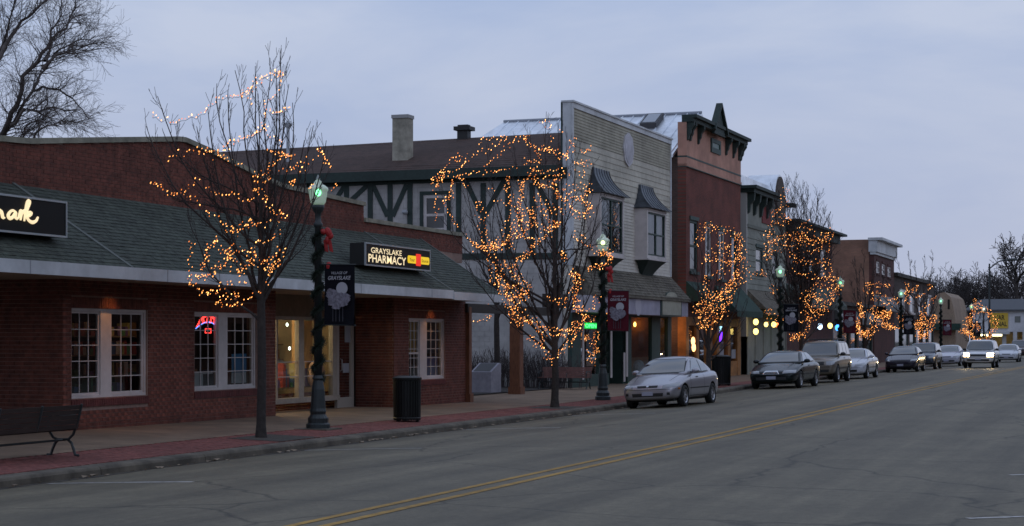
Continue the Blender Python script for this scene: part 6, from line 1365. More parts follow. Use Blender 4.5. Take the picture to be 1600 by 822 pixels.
ornament(1197, 507, 'yellow', 1.1, 'single small yellow lamp below the arched roof shop eave', .11); ornament(1209, 507, 'yellow', 1.1, 'yellow lamp touching the red and orange star', .13); ornament(1214, 508, 'red', 1.2, 'red orange lamp beside the lamp post behind the green sedan', .11)
ornament(1233, 507, 'green', 1.1, 'tall lime and yellow lamp under the navy banner', .14); ornament(1281, 510, 'white', 1.2, 'ice white lamp above the off-road car', .16); ornament(1297, 509, 'yellow', 1.2, 'yellow lamp between the white and the light blue lamp', .15); ornament(1309, 512, 'blue', 1.2, 'light blue lamp right of the yellow lamp', .17); ornament(1332, 512, 'blue', 1.2, 'blue lamp next to the U of fairy lights', .16)

# ------------------------------------------------------------------ street furniture
M_slat = mat('dark bench wood', (.028, .016, .012), .8, var=.3, vscale=4, vec=(8, 1, 8))
def bench(label, base, length, rz, wood, name='bench'):
    """local x = back to front, y = along; the back leans over -x"""
    o = thing(name, label, 'bench', base, rz); W = WM[o.name]; n = 5
    for k in range(n):
        z0, z1, x0, x1 = .42 + .075 * k, .487 + .075 * k, -.26 - .018 * k, -.235 - .018 * k
        m = MB(); m.hexa([(x0, 0, z0), (x1, 0, z0), (x1, length, z0), (x0, length, z0), (x0 - .016, 0, z1), (x1 - .016, 0, z1), (x1 - .016, length, z1), (x0 - .016, length, z1)]); m.build('back_slat', wood, o, local=True)
    for k in range(5): m = MB(); m.box((-.22 + .10 * k, 0, .40), (-.135 + .10 * k, length, .425)); m.build('seat_slat', wood, o, local=True)
    ys = (.04, length - .04) if length < 1.8 else (.04, length / 2, length - .04)
    for j, y in enumerate(ys):
        m = MB()
        m.tube([(-.355, y, .80), (-.30, y, .60), (-.24, y, .42)] + ([(-.20, y, .33), (-.12, y, .26), (-.05, y, .25), (.08, y, .25), (.16, y, .28), (.24, y, .39)] if j != 1 or len(ys) == 2 else []), .021, 6)
        if j != 1 or len(ys) == 2:
            m.tube([(-.10, y, .255), (-.17, y, .20), (-.21, y, .10), (-.235, y, .02), (-.30, y, .012)], .022, 6); m.tube([(.05, y, .255), (.12, y, .20), (.17, y, .10), (.20, y, .02), (.27, y, .012)], .022, 6)
            m.tube([(.24, y, .40), (.25, y, .58), (.18, y, .63), (-.25, y, .62)], .02, 6)
        m.build('end_frame', M_iron, o, local=True)
    m = MB(); m.tube([(-.02, .04, .245), (-.02, length - .04, .245)], .018, 6); m.build('stretcher', M_iron, o, local=True)
    return o
bp_ = onZ(100, 714, .0); bz = zside(-15.75, bp_.y)
bench('dark slatted bench with iron legs facing the brick shop, its back to the street', (-15.72, bp_.y - .14, bz), 2.1, math.pi, M_slat)
cb = onZ(842, 611, .03); bench('brown slatted bench in the courtyard behind the large tree', (cb.x - .95, YT - 2.1, .035), 1.9, R(-90), mat('reddish bench wood', (.12, .05, .04), .75, var=.3))
def litter_bin(label, base, r, h, m_=None):
    x, y, z = base; m_ = m_ or mat('black bin steel', (.006, .007, .007), .45, spec=.3); o = thing('litter_bin', label, 'litter bin', base, 0, 'black slatted litter bins')
    m = MB(); m.lathe([(r * .86, z + .05), (r * .88, z + h - .1), (r * .80, z + h - .08)], (x, y, 0), 20); m.build('liner', M_black, o)
    m = MB()
    for k in range(30):
        a = 2 * math.pi * k / 30; c, s = math.cos(a), math.sin(a); p = lambda rr_, t, zz: (x + rr_ * c - t * s, y + rr_ * s + t * c, z + zz); w = .022
        m.hexa([p(r * .93, -w, .03), p(r * .97, -w, .03), p(r * .97, w, .03), p(r * .93, w, .03), p(r * .97, -w, h - .06), p(r * 1.01, -w, h - .06), p(r * 1.01, w, h - .06), p(r * .97, w, h - .06)])
    m.build('slat', m_, o, kind='stuff')
    for zz, rr_ in ((.08, .98),): m = MB(); m.lathe([(r * rr_, z + zz - .02), (r * (rr_ + .035), z + zz), (r * rr_, z + zz + .02)], (x, y, 0), 22); m.build('hoop', m_, o)
    m = MB(); m.lathe([(r * .98, z + h - .07), (r * 1.06, z + h - .05), (r * 1.07, z + h - .01), (r * 1.02, z + h), (r * .62, z + h + .035), (r * .6, z + h - .02)], (x, y, 0), 24); m.build('rim', m_, o, smooth=False)
    for k in range(3): a = 2.1 * k; m = MB(); m.box((x + r * .8 * math.cos(a) - .03, y + r * .8 * math.sin(a) - .03, z - .01), (x + r * .8 * math.cos(a) + .03, y + r * .8 * math.sin(a) + .03, z + .06)); m.build('foot', m_, o)
tb = onZ(636, 659, .0); litter_bin('black slatted litter bin before the pharmacy window', Vector((tb.x, tb.y, zside(tb.x, tb.y))), .31, .98)
tb = onX(1127, 600, -15.3); litter_bin('black slatted litter bin behind the silver car', Vector((-15.3, tb.y, zside(-15.3, tb.y))), .36, 1.12)
# stone marker with a sloping top
mb_ = onZ(760, 613, .03); ms = thing('stone_marker', 'pale stone marker with a sloping dark top in the courtyard', 'stone marker', mb_, R(-4)); m = MB()
pr_ = [(-.40, 0), (.42, 0), (.42, .98), (.30, 1.0), (-.40, .70)]
m.prism(pr_, lambda p, h: (h, p[0], p[1]), -.40, .36); m.build('block', mat('pale granite', (.30, .29, .33), .8, var=.12, vscale=8), ms, local=True)
m = MB(); m.add([(-.33, -.36, .727), (.29, -.36, .727), (.29, .26, .993), (-.33, .26, .993)], [(0, 1, 2, 3)]); m.build('plate', mat('dark bronze plate', (.05, .05, .055), .5), ms, local=True)
m = MB(); m.box((mb_.x - 1.0, mb_.y - .1, .036), (mb_.x - .48, mb_.y + .5, .5)); tag(m.build('planter_box', M_black, None), 'black box planter beside the pale stone marker', 'planter')
# street light with a long arm beyond the small tree
pl_b = onD(1546, 553, 205); pl_b.z = .05; cl = thing('cobra_street_light', 'tall street light with a long curved arm at the end of the street', 'street light', pl_b)
tp = onD(1546, 420, 205); e1 = onD(1562, 411, 204); e2 = onD(1578, 405.5, 203)
m = MB(); m.tube([pl_b, tp + Vector((0, 0, .6))], [.15, .10], 8); m.build('pole', M_iron, cl); m = MB(); m.tube(smooth_line([tp, tp.lerp(e1, .5) + Vector((0, 0, .15)), e1 + Vector((0, 0, .2)), e2]), .075, 6); m.build('arm', M_iron, cl)
m = MB(); m.ell(e2 + Vector((.3, .1, -.02)), (.62, .3, .16), 10, 6, rot=Matrix.Rotation(.3, 3, 'Z')); m.build('lamp_head', M_iron, cl)

# ------------------------------------------------------------------ cars (local x: front bumper -> rear, y: across, z: up)
M_tyre = mat('tyre rubber', (.014, .014, .014), .85); M_well = mat('dark wheel well', (.006, .006, .006), .95)
M_rimm = mat('wheel alloy', (.42, .42, .44), .3, .8); M_cglass = mat('car glass', (.018, .022, .024), .03, spec=1.0, coat=1.0); M_cglass.node_tree.nodes['Principled BSDF'].inputs['IOR'].default_value = 1.6; M_cglass.node_tree.nodes['Principled BSDF'].inputs['Coat IOR'].default_value = 1.5
M_lens = mat('headlight lens', (.27, .28, .30), .08, .25, coat=1.0); M_plate = mat('licence plate', (.32, .33, .42), .5); M_trim = mat('black car trim', (.014, .014, .015), .5)
M_chrome = mat('chrome', (.62, .63, .66), .12, 1.0); M_amber = mat('amber marker', (.42, .14, .02), .2, coat=1.0); M_red = mat('red tail lens', (.25, .01, .01), .2, coat=1.0)
def paint(name, c, metal=.35): dk = max(c) < .04; return mat(name, c, .24 if dk else .34, metal, coat=.35 if dk else .8, spec=.3 if dk else .5)
def eval_mesh(me, mods):
    o = bpy.data.objects.new('work', me); COL.objects.link(o); extra = []
    for kind, kw in mods:
        md = o.modifiers.new(kind, kind)
        for k, v in kw.items(): setattr(md, k, v)
        if kind == 'BOOLEAN': extra.append(kw['object'])
    dg = bpy.context.evaluated_depsgraph_get(); dg.update(); r = bpy.data.meshes.new_from_object(o.evaluated_get(dg))
    bpy.data.objects.remove(o)
    return r
def loft(rings, closed_ends=True):
    n = len(rings[0]); vs = [p for r_ in rings for p in r_]; fs = [(i * n + j, i * n + (j + 1) % n, (i + 1) * n + (j + 1) % n, (i + 1) * n + j) for i in range(len(rings) - 1) for j in range(n)]
    if closed_ends: fs += [tuple(range(n - 1, -1, -1)), tuple((len(rings) - 1) * n + j for j in range(n))]
    return vs, fs
def car(name, label, c, loc, rot, colm, cat='car'):
    o = thing(name, label, cat, loc, 0, c.get('group')); o.rotation_euler = rot
    Lc, W, Hc, r = c['L'] , c['W'] / 2, c['H'], c['r']; belt = c['belt']; xa, xb = c['ax']
    rings = []
    for (x, zb, zt, w, cr) in c['st']:
        h = zt - zb; w *= W
        hp = [(0, zb), (.80 * w, zb), (.95 * w, zb + .07), (.995 * w, zb + .34 * h), (w, zb + .62 * h), (.985 * w, zt - .09), (.90 * w, zt - .012), (.5 * w, zt + cr * .7), (0, zt + cr)]
        rings.append([(x, y, z) for y, z in hp] + [(x, -y, z) for y, z in reversed(hp[1:-1])])
    vs, fs = loft(rings); me = bpy.data.meshes.new('work'); me.from_pydata(vs, [], fs); bm = bmesh.new(); bm.from_mesh(me); bmesh.ops.recalc_face_normals(bm, faces=bm.faces); bm.to_mesh(me); bm.free()
    cut = MB(); rw = r + .055
    for xx in (xa, xb):
        for s in (-1, 1): cut.lathe([(rw, s * (W - .26)), (rw, s * (W + .3))], (xx, 0, r), 24, axis='y')
    cm = bpy.data.meshes.new('work'); cm.from_pydata(cut.v, [], cut.f); bm = bmesh.new(); bm.from_mesh(cm); bmesh.ops.recalc_face_normals(bm, faces=bm.faces); bm.to_mesh(cm); bm.free()
    co = bpy.data.objects.new('work_cut', cm); COL.objects.link(co)
    body = eval_mesh(me, [('SUBSURF', dict(levels=2, render_levels=2)), ('BOOLEAN', dict(operation='DIFFERENCE', object=co, solver='EXACT'))]); bpy.data.objects.remove(co)
    body.name = 'body'; body.materials.clear(); body.materials.append(colm); body.materials.append(M_well); body.materials.append(M_trim)
    for p in body.polygons:
        cx, cy, cz = p.center; p.use_smooth = True; p.material_index = 0
        for xx in (xa, xb):
            if math.hypot(cx - xx, cz - r) < rw * 1.005 and abs(cy) > W - .30 and (abs(p.normal.y) < .5 or abs(cy) < W - .24): p.material_index = 1; p.use_smooth = False
        if cz < c.get('trim_z', 0): p.material_index = 2
    link('body', body, o)
    # glasshouse
    rings = []
    for (x, zr, k) in c['gh']:
        hh = max(zr - belt, .012); wb, wr_ = W * c.get('wb', .93) * k, W * c.get('wr', .70); f = hh / (Hc - belt); wt = lerp(wb, wr_, min(1, f))
        hp = [(wb, belt - .10), (lerp(wb, wt, .12), belt + .02 * f), (lerp(wb, wt, .6), belt + hh * .55), (lerp(wb, wt, .92), zr - .07 * f), (wt - .06, zr - .012 * f), (wt * .5, zr + .022 * f), (0, zr + .028 * f)]
        rings.append([(x, y, z) for y, z in hp] + [(x, -y, z) for y, z in reversed(hp[:-1])])
    vs, fs = loft(rings); gm_ = bpy.data.meshes.new('work'); gm_.from_pydata(vs, [], fs); bm = bmesh.new(); bm.from_mesh(gm_); bmesh.ops.recalc_face_normals(bm, faces=bm.faces); bm.to_mesh(gm_); bm.free()
    cab = eval_mesh(gm_, [('SUBSURF', dict(levels=2, render_levels=2))]); cab.name = 'cabin'; cab.materials.clear(); cab.materials.append(colm)
    for p in cab.polygons: p.use_smooth = True
    link('cabin', cab, o)
    V, F_ = [], []
    for m_ in (body, cab):
        k = len(V); V += [v.co.copy() for v in m_.vertices]; F_ += [tuple(i + k for i in p.vertices) for p in m_.polygons]
    bvh = BVHTree.FromPolygons(V, F_); bvc = BVHTree.FromPolygons([v.co.copy() for v in cab.vertices], [tuple(p.vertices) for p in cab.polygons])
    def decal(nm, q, view, m_, nu=8, nv=5, off=.006, parent=None, only=None, mb=None, th=0.0):
        pts = []
        for j in range(nv + 1):
            for i in range(nu + 1):
                u, v = i / nu, j / nv; a = (lerp(lerp(q[0][0], q[1][0], u), lerp(q[3][0], q[2][0], u), v), lerp(lerp(q[0][1], q[1][1], u), lerp(q[3][1], q[2][1], u), v))
                if view == 'front': org, d = Vector((-2, a[0], a[1])), Vector((1, 0, 0))
                elif view == 'rear': org, d = Vector((Lc + 2, a[0], a[1])), Vector((-1, 0, 0))
                elif view == 'near': org, d = Vector((a[0], -3, a[1])), Vector((0, 1, 0))
                elif view == 'far': org, d = Vector((a[0], 3, a[1])), Vector((0, -1, 0))
                else: org, d = Vector((a[0], a[1], 4)), Vector((0, 0, -1))
                h, n_, _, _ = (only or bvh).ray_cast(org, d)
                pts.append(None if h is None else h + (n_ if n_.dot(d) < 0 else -n_) * off)
        vs = []; ix = {}
        for i, p in enumerate(pts):
            if p is not None: ix[i] = len(vs); vs.append(p)
        fs = []; w = nu + 1
        for j in range(nv):
            for i in range(nu):
                f = (j * w + i, j * w + i + 1, (j + 1) * w + i + 1, (j + 1) * w + i)
                if all(k in ix for k in f) and max((vs[ix[a]] - vs[ix[b]]).length for a in f for b in f) < .9: fs.append(tuple(ix[k] for k in f))
        if mb is not None: mb.add(vs, fs); return None
        b = MB(); b.add(vs, fs)
        if not fs: return None
        return b.build(nm, m_, parent or o, smooth=True, local=True)
    wsz0, wsz1, wsw0, wsw1 = c['ws']; decal('windshield_trim', ((-wsw0 - .035, wsz0 - .035), (wsw0 + .035, wsz0 - .035), (wsw1 + .04, wsz1 + .02), (-wsw1 - .04, wsz1 + .02)), 'front', M_trim, 14, 8, .003, only=bvc); decal('windshield', ((-wsw0, wsz0), (wsw0, wsz0), (wsw1, wsz1), (-wsw1, wsz1)), 'front', M_cglass, 14, 8, only=bvc)
    rz0, rz1 = c.get('rw', (wsz0 + .04, wsz1)); decal('rear_window', ((-wsw0 * .9, rz0), (wsw0 * .9, rz0), (wsw1 * .95, rz1), (-wsw1 * .95, rz1)), 'rear', M_cglass, 12, 6, only=bvc)
    for q in c['sw']:
        for s in ('near', 'far'):
            cx_, cz_ = sum(k_[0] for k_ in q) / 4, sum(k_[1] for k_ in q) / 4; decal('window_trim', tuple((k_[0] + (.03 if k_[0] > cx_ else -.03), k_[1] + (.025 if k_[1] > cz_ else -.025)) for k_ in q), s, M_trim, 10, 5, .003, only=bvc); decal('side_window', q, s, M_cglass, 10, 5, only=bvc)
    for side in (-1, 1):
        q = [(side * y * W, z) for y, z in c['hl']]; decal('headlight', q, 'front', c.get('hlm', M_lens), 10, 5, .012)
        b = MB(); mx, mz = c['mir']; b.ell((mx, side * (W + .05), mz), (.09, .12, .075), 10, 7); b.box((mx - .02, side * (W - .10), mz - .06), (mx + .06, side * (W + .02), mz - .01)); b.build('mirror', c.get('mirm', colm), o, smooth=True, local=True)
        q = [(side * y * W, z) for y, z in c['tl']]; decal('tail_light', q, 'rear', M_red, 6, 4, .01)
    for nm, q, m_ in c['fr']: decal(nm, [(y * W, z) for y, z in q], 'front', m_, 12, 3, .010 if 'plate' not in nm else .016)
    sm = MB()
    for s in ('near', 'far'):
        for (x0, z0, x1, z1) in c['seams']: d = Vector((x1 - x0, z1 - z0)).normalized(); n_ = Vector((-d.y, d.x)) * .006; decal('', ((x0 - n_.x, z0 - n_.y), (x1 - n_.x, z1 - n_.y), (x1 + n_.x, z1 + n_.y), (x0 + n_.x, z0 + n_.y)), s, None, 10, 1, .003, mb=sm)
    for (x0, y0, x1, y1) in c.get('hood', ()): d = Vector((x1 - x0, y1 - y0)).normalized(); n_ = Vector((-d.y, d.x)) * .006; decal('', ((x0 - n_.x, y0 - n_.y), (x1 - n_.x, y1 - n_.y), (x1 + n_.x, y1 + n_.y), (x0 + n_.x, y0 + n_.y)), 'top', None, 10, 1, .003, mb=sm)
    if sm.f: sm.build('panel_seam', M_well, o, local=True)
    for q, m_, nm in c.get('side', ()):
        for s in ('near', 'far'): decal(nm, q, s, m_, 12, 2, .012)
    for xx in (xa, xb):
        for s in (-1, 1):
            yo = s * (W - .005); y1 = s * (W - .20)
            t = MB(); t.lathe([(r * .64, y1), (r * .93, y1), (r, y1 + s * .03), (r, yo - s * .03), (r * .94, yo), (r * .70, yo + s * .002), (r * .63, yo - s * .03)], (xx, 0, r), 28, axis='y'); w_ = t.build('wheel', M_tyre, o, smooth=True, local=True)
            k = MB(); k.lathe([(r * .12, yo - s * .015), (r * .2, yo - s * .03), (r * .22, yo - s * .05)], (xx, 0, r), 12, axis='y')
            k.lathe([(r * .56, yo - s * .03), (r * .645, yo - s * .008), (r * .645, yo - s * .05), (r * .57, yo - s * .06)], (xx, 0, r), 28, axis='y')
            for j in range(c.get('spokes', 6)):
                a = 2 * math.pi * j / c.get('spokes', 6) + .2; ca, sa = math.cos(a), math.sin(a); hw = r * .10
                P = lambda rr_, tt, yy: (xx + rr_ * ca - tt * sa, yy, r + rr_ * sa + tt * ca)
                k.hexa([P(r * .15, -hw, yo - s * .05), P(r * .60, -hw * .8, yo - s * .05), P(r * .60, hw * .8, yo - s * .05), P(r * .15, hw, yo - s * .05), P(r * .15, -hw, yo - s * .02), P(r * .60, -hw * .8, yo - s * .022), P(r * .60, hw * .8, yo - s * .022), P(r * .15, hw, yo - s * .02)])
            k.build('rim', c.get('rimm', M_rimm), w_, local=True)
            k = MB(); k.lathe([(.01, yo - s * .075), (r * .6, yo - s * .075), (r * .6, yo - s * .08)], (xx, 0, r), 18, axis='y'); k.build('brake_disc', M_well, w_, local=True)
    u = MB(); u.box((.25, -W * .8, c['st'][2][1] - .02), (Lc - .25, W * .8, c['st'][2][1] + .15)); u.build('underbody', M_well, o, local=True)
    return o
def sedan(L_=4.45, W=1.70, H_=1.38, wbse=2.62, fo=.86, belt=.93, hood=.70, cowl=.94, deck=1.0, x_ws=1.28, x_rf=2.05, x_rr=3.05, x_rb=3.75, r=.305, coupe=False, **kw):
    a = fo; b = fo + wbse; g0 = .20
    c = dict(L=L_, W=W, H=H_, r=r, belt=belt, ax=(a, b), st=[(0.0, .30, hood - .14, .74, -.01), (.05, .23, hood - .05, .85, .0), (.30, g0, hood, .94, .015), (.75, g0, lerp(hood, cowl, .50), .985, .025), (x_ws - .05, g0, cowl, 1.0, .025), (2.0, g0, belt + .02, 1.0, .02), (2.7, g0, belt + .03, 1.0, .02), (x_rb - .2, g0, belt + .05, 1.0, .02), (x_rb + .1, g0, deck, .985, .02), (L_ - .28, .24, deck - .02, .95, .015), (L_ - .06, .30, deck - .10, .87, .0), (L_, .36, deck - .2, .78, 0)],
             gh=[(x_ws - .10, belt + .01, .94), (x_ws + .02, belt + .05, .97), (lerp(x_ws, x_rf, .5), lerp(belt, H_, .55), .99), (x_rf - .05, H_ - .06, 1), (x_rf + .15, H_ - .012, 1), (lerp(x_rf, x_rr, .6), H_, 1), (x_rr, H_ - .04, 1), (lerp(x_rr, x_rb, .5), lerp(H_, deck, .45), .98), (x_rb - .06, deck + .06, .95), (x_rb + .08, deck + .0, .93)],
             ws=(cowl + .035, H_ - .075, W * .40, W * .31), rw=(deck + .04, H_ - .09), mir=(x_ws + .42, belt + .07), tl=[(.60, deck - .22), (.93, deck - .22), (.93, deck - .06), (.60, deck - .06)],
             hl=[(.50, hood - .165), (.93, hood - .12), (.93, hood - .005), (.52, hood - .075)], fr=[], seams=[(x_ws + .10, .32, x_ws + .10, belt - .02), (x_ws + .10, .30, b - .42, .30)], hood=[(x_ws - .1, -.62, .45, -.52), (x_ws - .1, .62, .45, .52)], spokes=6)
    zb, zt = belt + .045, H_ - .085; mid = lerp(x_rf, x_rr, .42 if not coupe else .62)
    c['sw'] = [((x_ws + .34, zb), (mid - .03, zb), (mid - .03, zt), (x_rf + .10, zt)), ((mid + .03, zb), (x_rb - .42, zb + .02), (x_rr + .02, zt - .01), (mid + .03, zt))]
    c['seams'].append((mid, .34, mid, belt)); 
    if not coupe: c['seams'].append((b - .35, .45, b - .25, belt))
    c['side'] = [(((x_ws + .62 if coupe else mid - .30, belt - .125), (x_ws + .62 + .17 if coupe else mid - .12, belt - .125), (x_ws + .79 if coupe else mid - .12, belt - .09), (x_ws + .62 if coupe else mid - .30, belt - .09)), M_trim, 'door_handle'), (((a + .42, .50), (b - .40, .50), (b - .40, .535), (a + .42, .535)), M_trim, 'side_moulding')]
    c.update(kw); return c
def fr_basic(hood, plate=True, grille=None):
    f = [('grille', [(-.34, hood - .13), (.34, hood - .13), (.36, hood - .075), (-.36, hood - .075)], M_trim), ('bumper_intake', [(-.60, .33), (.60, .33), (.62, .43), (-.62, .43)], M_trim), ('bumper_line', [(-.9, .515), (.9, .515), (.9, .525), (-.9, .525)], M_well)]
    if plate: f.append(('licence_plate', [(-.19, .355), (.19, .355), (.19, .465), (-.19, .465)], M_plate))
    return f
GC = 'cars parked along the far kerb'
def park(px, c, gapk=.2, yaw=0.0):
    W = c['W']; xn = XK + gapk + W; fy = onX(px, 600, xn).y; y = fy - c['ax'][0]; xc = XK + gapk + W / 2
    zk, zn = zroad(xc - W / 2 + .1, fy), zroad(xc + W / 2 - .1, fy); zr_ = zroad(xc, fy + 2.6)
    return (xc, y, (zk + zn) / 2), (math.atan2(zk - zn, W - .2), 0, R(90 - yaw))
c1 = sedan(H_=1.42, coupe=True, group=GC, trim_z=.0); c1['fr'] = fr_basic(.70)
c1['fr'][1] = ('bumper_intake', [(-.52, .325), (.52, .325), (.54, .42), (-.54, .42)], M_trim); c1['fr'].append(('fog_lamp', [(.66, .36), (.76, .36), (.76, .43), (.66, .43)], M_trim)); c1['fr'].append(('fog_lamp', [(-.76, .36), (-.66, .36), (-.66, .43), (-.76, .43)], M_trim)); c1['fr'].append(('badge', [(-.04, .585), (.04, .585), (.035, .635), (-.035, .635)], M_chrome))
c1['side'] += [(((.34, .50), (.46, .50), (.46, .55), (.34, .55)), M_amber, 'side_marker')]
car('parked_car', 'silver two door coupe parked first at the kerb', c1, *park(1071, c1, .28, 3.4), paint('silver paint', (.36, .35, .385), .65))
c2 = sedan(4.95, 1.85, 1.40, 2.75, 1.0, .94, .70, .95, .98, 1.40, 2.2, 3.25, 4.15, .32, group=GC, hl=[(.46, .56), (.92, .58), (.92, .68), (.50, .66)]); c2['fr'] = fr_basic(.70)
c2['fr'][0] = ('grille', [(-.30, .55), (.30, .55), (.22, .635), (-.22, .635)], M_trim); c2['fr'].insert(0, ('chrome_grille', [(-.34, .545), (.34, .545), (.25, .665), (-.25, .665)], M_chrome))
car('parked_car', 'dark green sedan with a chrome edged oval grille', c2, *park(1252, c2, .2, 1.5), paint('bottle green car paint', (.004, .009, .010), .2))
def suv(L_=4.6, W=1.82, H_=1.76, wbse=2.70, fo=.88, belt=1.12, hood=1.0, cowl=1.10, x_ws=1.40, x_rf=2.0, x_rr=4.25, x_rb=4.5, r=.365, **kw):
    c = sedan(L_, W, H_, wbse, fo, belt, hood, cowl, belt + .02, x_ws, x_rf, x_rr, x_rb, r)
    c['st'] = [(0.0, .42, hood - .22, .82, 0), (.05, .34, hood - .08, .90, .0), (.30, .32, hood, .96, .02), (.80, .32, lerp(hood, cowl, .6), .99, .03), (x_ws - .05, .32, cowl, 1, .02), (2.0, .32, belt + .02, 1, .02), (3.0, .32, belt + .02, 1, .02), (3.9, .32, belt + .02, 1, .02), (L_ - .2, .34, belt + .01, .99, .02), (L_ - .05, .40, belt - .03, .95, .0), (L_, .46, belt - .12, .92, 0)]
    b = fo + wbse; zb, zt = belt + .05, H_ - .10; m1 = 2.72; m2 = 3.55
    c['sw'] = [((x_ws + .36, zb), (m1 - .04, zb), (m1 - .04, zt), (x_rf + .12, zt)), ((m1 + .04, zb), (m2 - .04, zb), (m2 - .04, zt), (m1 + .04, zt)), ((m2 + .05, zb), (x_rb - .22, zb), (x_rr - .12, zt), (m2 + .05, zt))]
    c['gh'] = [(x_ws - .10, belt + .01, .94), (x_ws + .02, belt + .06, .97), (lerp(x_ws, x_rf, .5), lerp(belt, H_, .55), .99), (x_rf - .05, H_ - .05, 1), (x_rf + .15, H_ - .01, 1), (3.0, H_, 1), (x_rr - .2, H_ - .01, 1), (x_rr + .02, H_ - .04, 1), (lerp(x_rr, x_rb, .6), lerp(H_, belt, .5), 1), (x_rb, belt + .1, .98), (x_rb + .06, belt, .96)]
    c.update(wr=.80, ws=(cowl + .05, H_ - .10, W * .42, W * .36), rw=(belt + .08, H_ - .12), hl=[(.58, hood - .27), (.93, hood - .25), (.93, hood - .10), (.60, hood - .11)], seams=[(x_ws + .1, .45, x_ws + .1, belt), (m1, .45, m1, belt), (m2, .55, m2, belt)], side=[(((fo + .5, .56), (b - .48, .56), (b - .48, .64), (fo + .5, .64)), M_trim, 'side_moulding'), (((m1 - .3, belt - .12), (m1 - .12, belt - .12), (m1 - .12, belt - .08), (m1 - .3, belt - .08)), M_trim, 'door_handle')], mirm=M_trim, tl=[(.74, .85), (.94, .85), (.94, 1.08), (.74, 1.08)])
    c['fr'] = [('grille', [(-.50, hood - .26), (.50, hood - .26), (.50, hood - .12), (-.50, hood - .12)], M_trim), ('bumper_intake', [(-.70, .45), (.70, .45), (.72, .56), (-.72, .56)], M_trim), ('bumper_line', [(-.95, .66), (.95, .66), (.95, .675), (-.95, .675)], M_well), ('licence_plate', [(-.19, .50), (.19, .50), (.19, .60), (-.19, .60)], M_plate)]
    c.update(kw); return c
def rack(o, W, H_, x0, x1):
    for s in (-1, 1): m = MB(); m.tube([(x0, s * W * .34, H_ - .01), (x0 + .08, s * W * .34, H_ + .07), (x1 - .08, s * W * .34, H_ + .07), (x1, s * W * .34, H_ - .01)], .02, 6); m.build('roof_rail', M_trim, o, local=True)
    for x in (x0 + .4, x1 - .4): m = MB(); m.tube([(x, -W * .34, H_ + .075), (x, W * .34, H_ + .075)], .018, 6); m.build('roof_rail', M_trim, o, local=True)
c3 = suv(group=GC); o3 = car('parked_car', 'tan grey off-road car with a roof rack', c3, *park(1311, c3), paint('tan grey paint', (.165, .14, .11), .4), 'off-road car'); rack(o3, 1.82, 1.76, 2.2, 4.1)
c4 = sedan(5.0, 1.86, 1.40, 2.8, 1.0, .95, .74, .95, 1.0, 1.45, 2.25, 3.3, 4.2, .32, group=GC); c4['fr'] = fr_basic(.74)
car('parked_car', 'white sedan parked behind the tan grey off-road car', c4, *park(1357, c4), paint('white paint', (.50, .52, .58), .1))
c5 = sedan(4.85, 1.82, 1.46, 2.74, .95, .98, .74, .98, 1.03, 1.32, 2.15, 3.25, 4.05, .32, group=GC, hl=[(.60, .60), (.95, .64), (.95, .74), (.66, .70)]); c5['fr'] = fr_basic(.74)
car('parked_car', 'dark navy sedan near the broad glowing tree', c5, *park(1436, c5), paint('dark navy paint', (.020, .018, .032), .3))
c6 = suv(4.5, 1.78, 1.64, 2.62, .9, 1.05, .94, 1.04, 1.35, 1.95, 4.1, 4.4, .34, group=GC); car('parked_car', 'dark blue tall wagon parked behind the navy sedan', c6, *park(1464, c6), paint('slate blue paint', (.055, .07, .105), .5), 'wagon')
c7 = sedan(4.7, 1.80, 1.45, 2.7, .95, .97, .76, .97, 1.02, 1.3, 2.1, 3.2, 3.95, .32, group=GC); c7['fr'] = fr_basic(.76)
car('parked_car', 'white sedan half hidden by the car with headlights', c7, *park(1502, c7), paint('pale lilac white paint', (.46, .46, .54), .1))
M_head = glow('lit headlight', (1, .66, .30), 40.0)
c8 = suv(4.75, 1.87, 1.74, 2.75, .92, 1.08, .98, 1.08, 1.35, 1.95, 4.3, 4.6, .36, hlm=M_head); c8['hl'] = [(.56, .71), (.94, .72), (.94, .93), (.58, .91)]
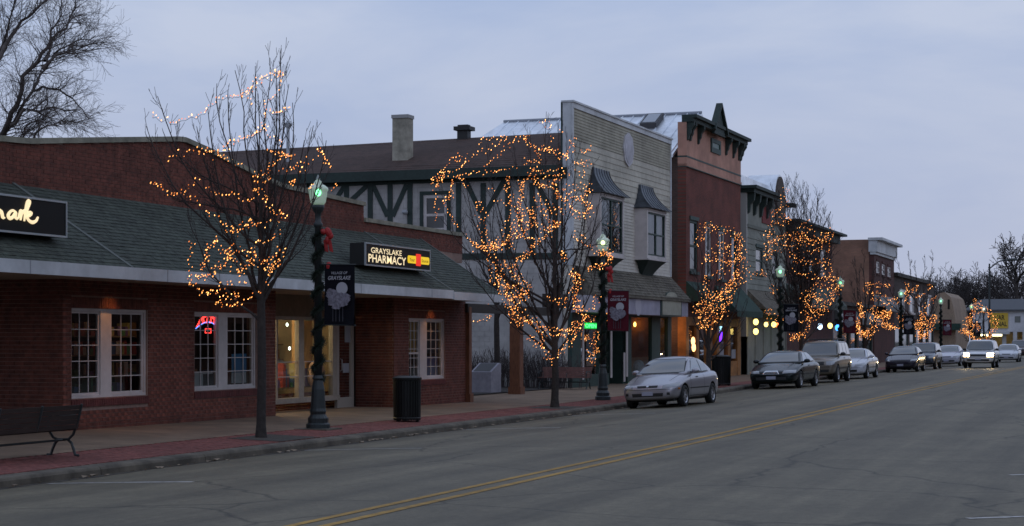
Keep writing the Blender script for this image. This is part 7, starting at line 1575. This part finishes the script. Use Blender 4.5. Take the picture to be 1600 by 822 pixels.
d8 = 108.0; p8 = onD(1528, 574, d8); l8 = (p8.x, p8.y, zroad(p8.x, p8.y)); o8 = car('moving_car', 'silver off-road car coming up the road with its headlights on', c8, l8, (0, 0, R(90)), paint('silver grey paint', (.70, .70, .72), .4), 'off-road car'); rack(o8, 1.87, 1.74, 2.2, 4.2)
for s in (-1, 1):
    ld = bpy.data.lights.new('headlight_lamp', 'SPOT'); lo = bpy.data.objects.new('headlight_lamp', ld); COL.objects.link(lo); lo.parent = o8
    ld.energy = 35; ld.color = (1, .78, .45); ld.spot_size = R(50); ld.spot_blend = .8; ld.shadow_soft_size = .08; lo.location = (-.16, s * .72, .82); lo.rotation_euler = (R(80), 0, R(90))
c9 = sedan(4.7, 1.80, 1.42, 2.7, .95, .95, .74, .95, 1.0, 1.3, 2.1, 3.2, 3.95, .32); c9['fr'] = fr_basic(.74)
p9 = onD(1572, 566, 138); car('moving_car', 'white sedan following the car with headlights', c9, (p9.x, p9.y, zroad(p9.x, p9.y)), (0, 0, R(90)), paint('white paint', (.50, .52, .58), .1))
c10 = suv(4.9, 1.9, 1.78, 2.8, .95); p10 = onD(1592, 560, 168); car('moving_car', 'dark off-road car farthest down the road behind the white sedan', c10, (p10.x, p10.y, zroad(p10.x, p10.y)), (0, 0, R(90)), paint('dark maroon paint', (.05, .02, .02), .3), 'off-road car')

# every thing's Empty goes to the foot of its own geometry
bpy.context.view_layer.update()
for o in list(COL.objects):
    if o.type == 'EMPTY' and o.get('category') and abs(o.location.y) < .01 and o.children:
        lo = [1e9, 1e9, 1e9]; hi = [-1e9, -1e9, -1e9]
        for ch in o.children:
            if ch.type != 'MESH': continue
            for cnr in ch.bound_box:
                for k in range(3): lo[k] = min(lo[k], cnr[k]); hi[k] = max(hi[k], cnr[k])
        sh_ = Vector((0, (lo[1] + hi[1]) / 2, 0)); o.location = o.matrix_world @ sh_
        for ch in o.children: ch.location = ch.location - sh_
for m_ in list(bpy.data.meshes):
    if m_.users == 0: bpy.data.meshes.remove(m_)
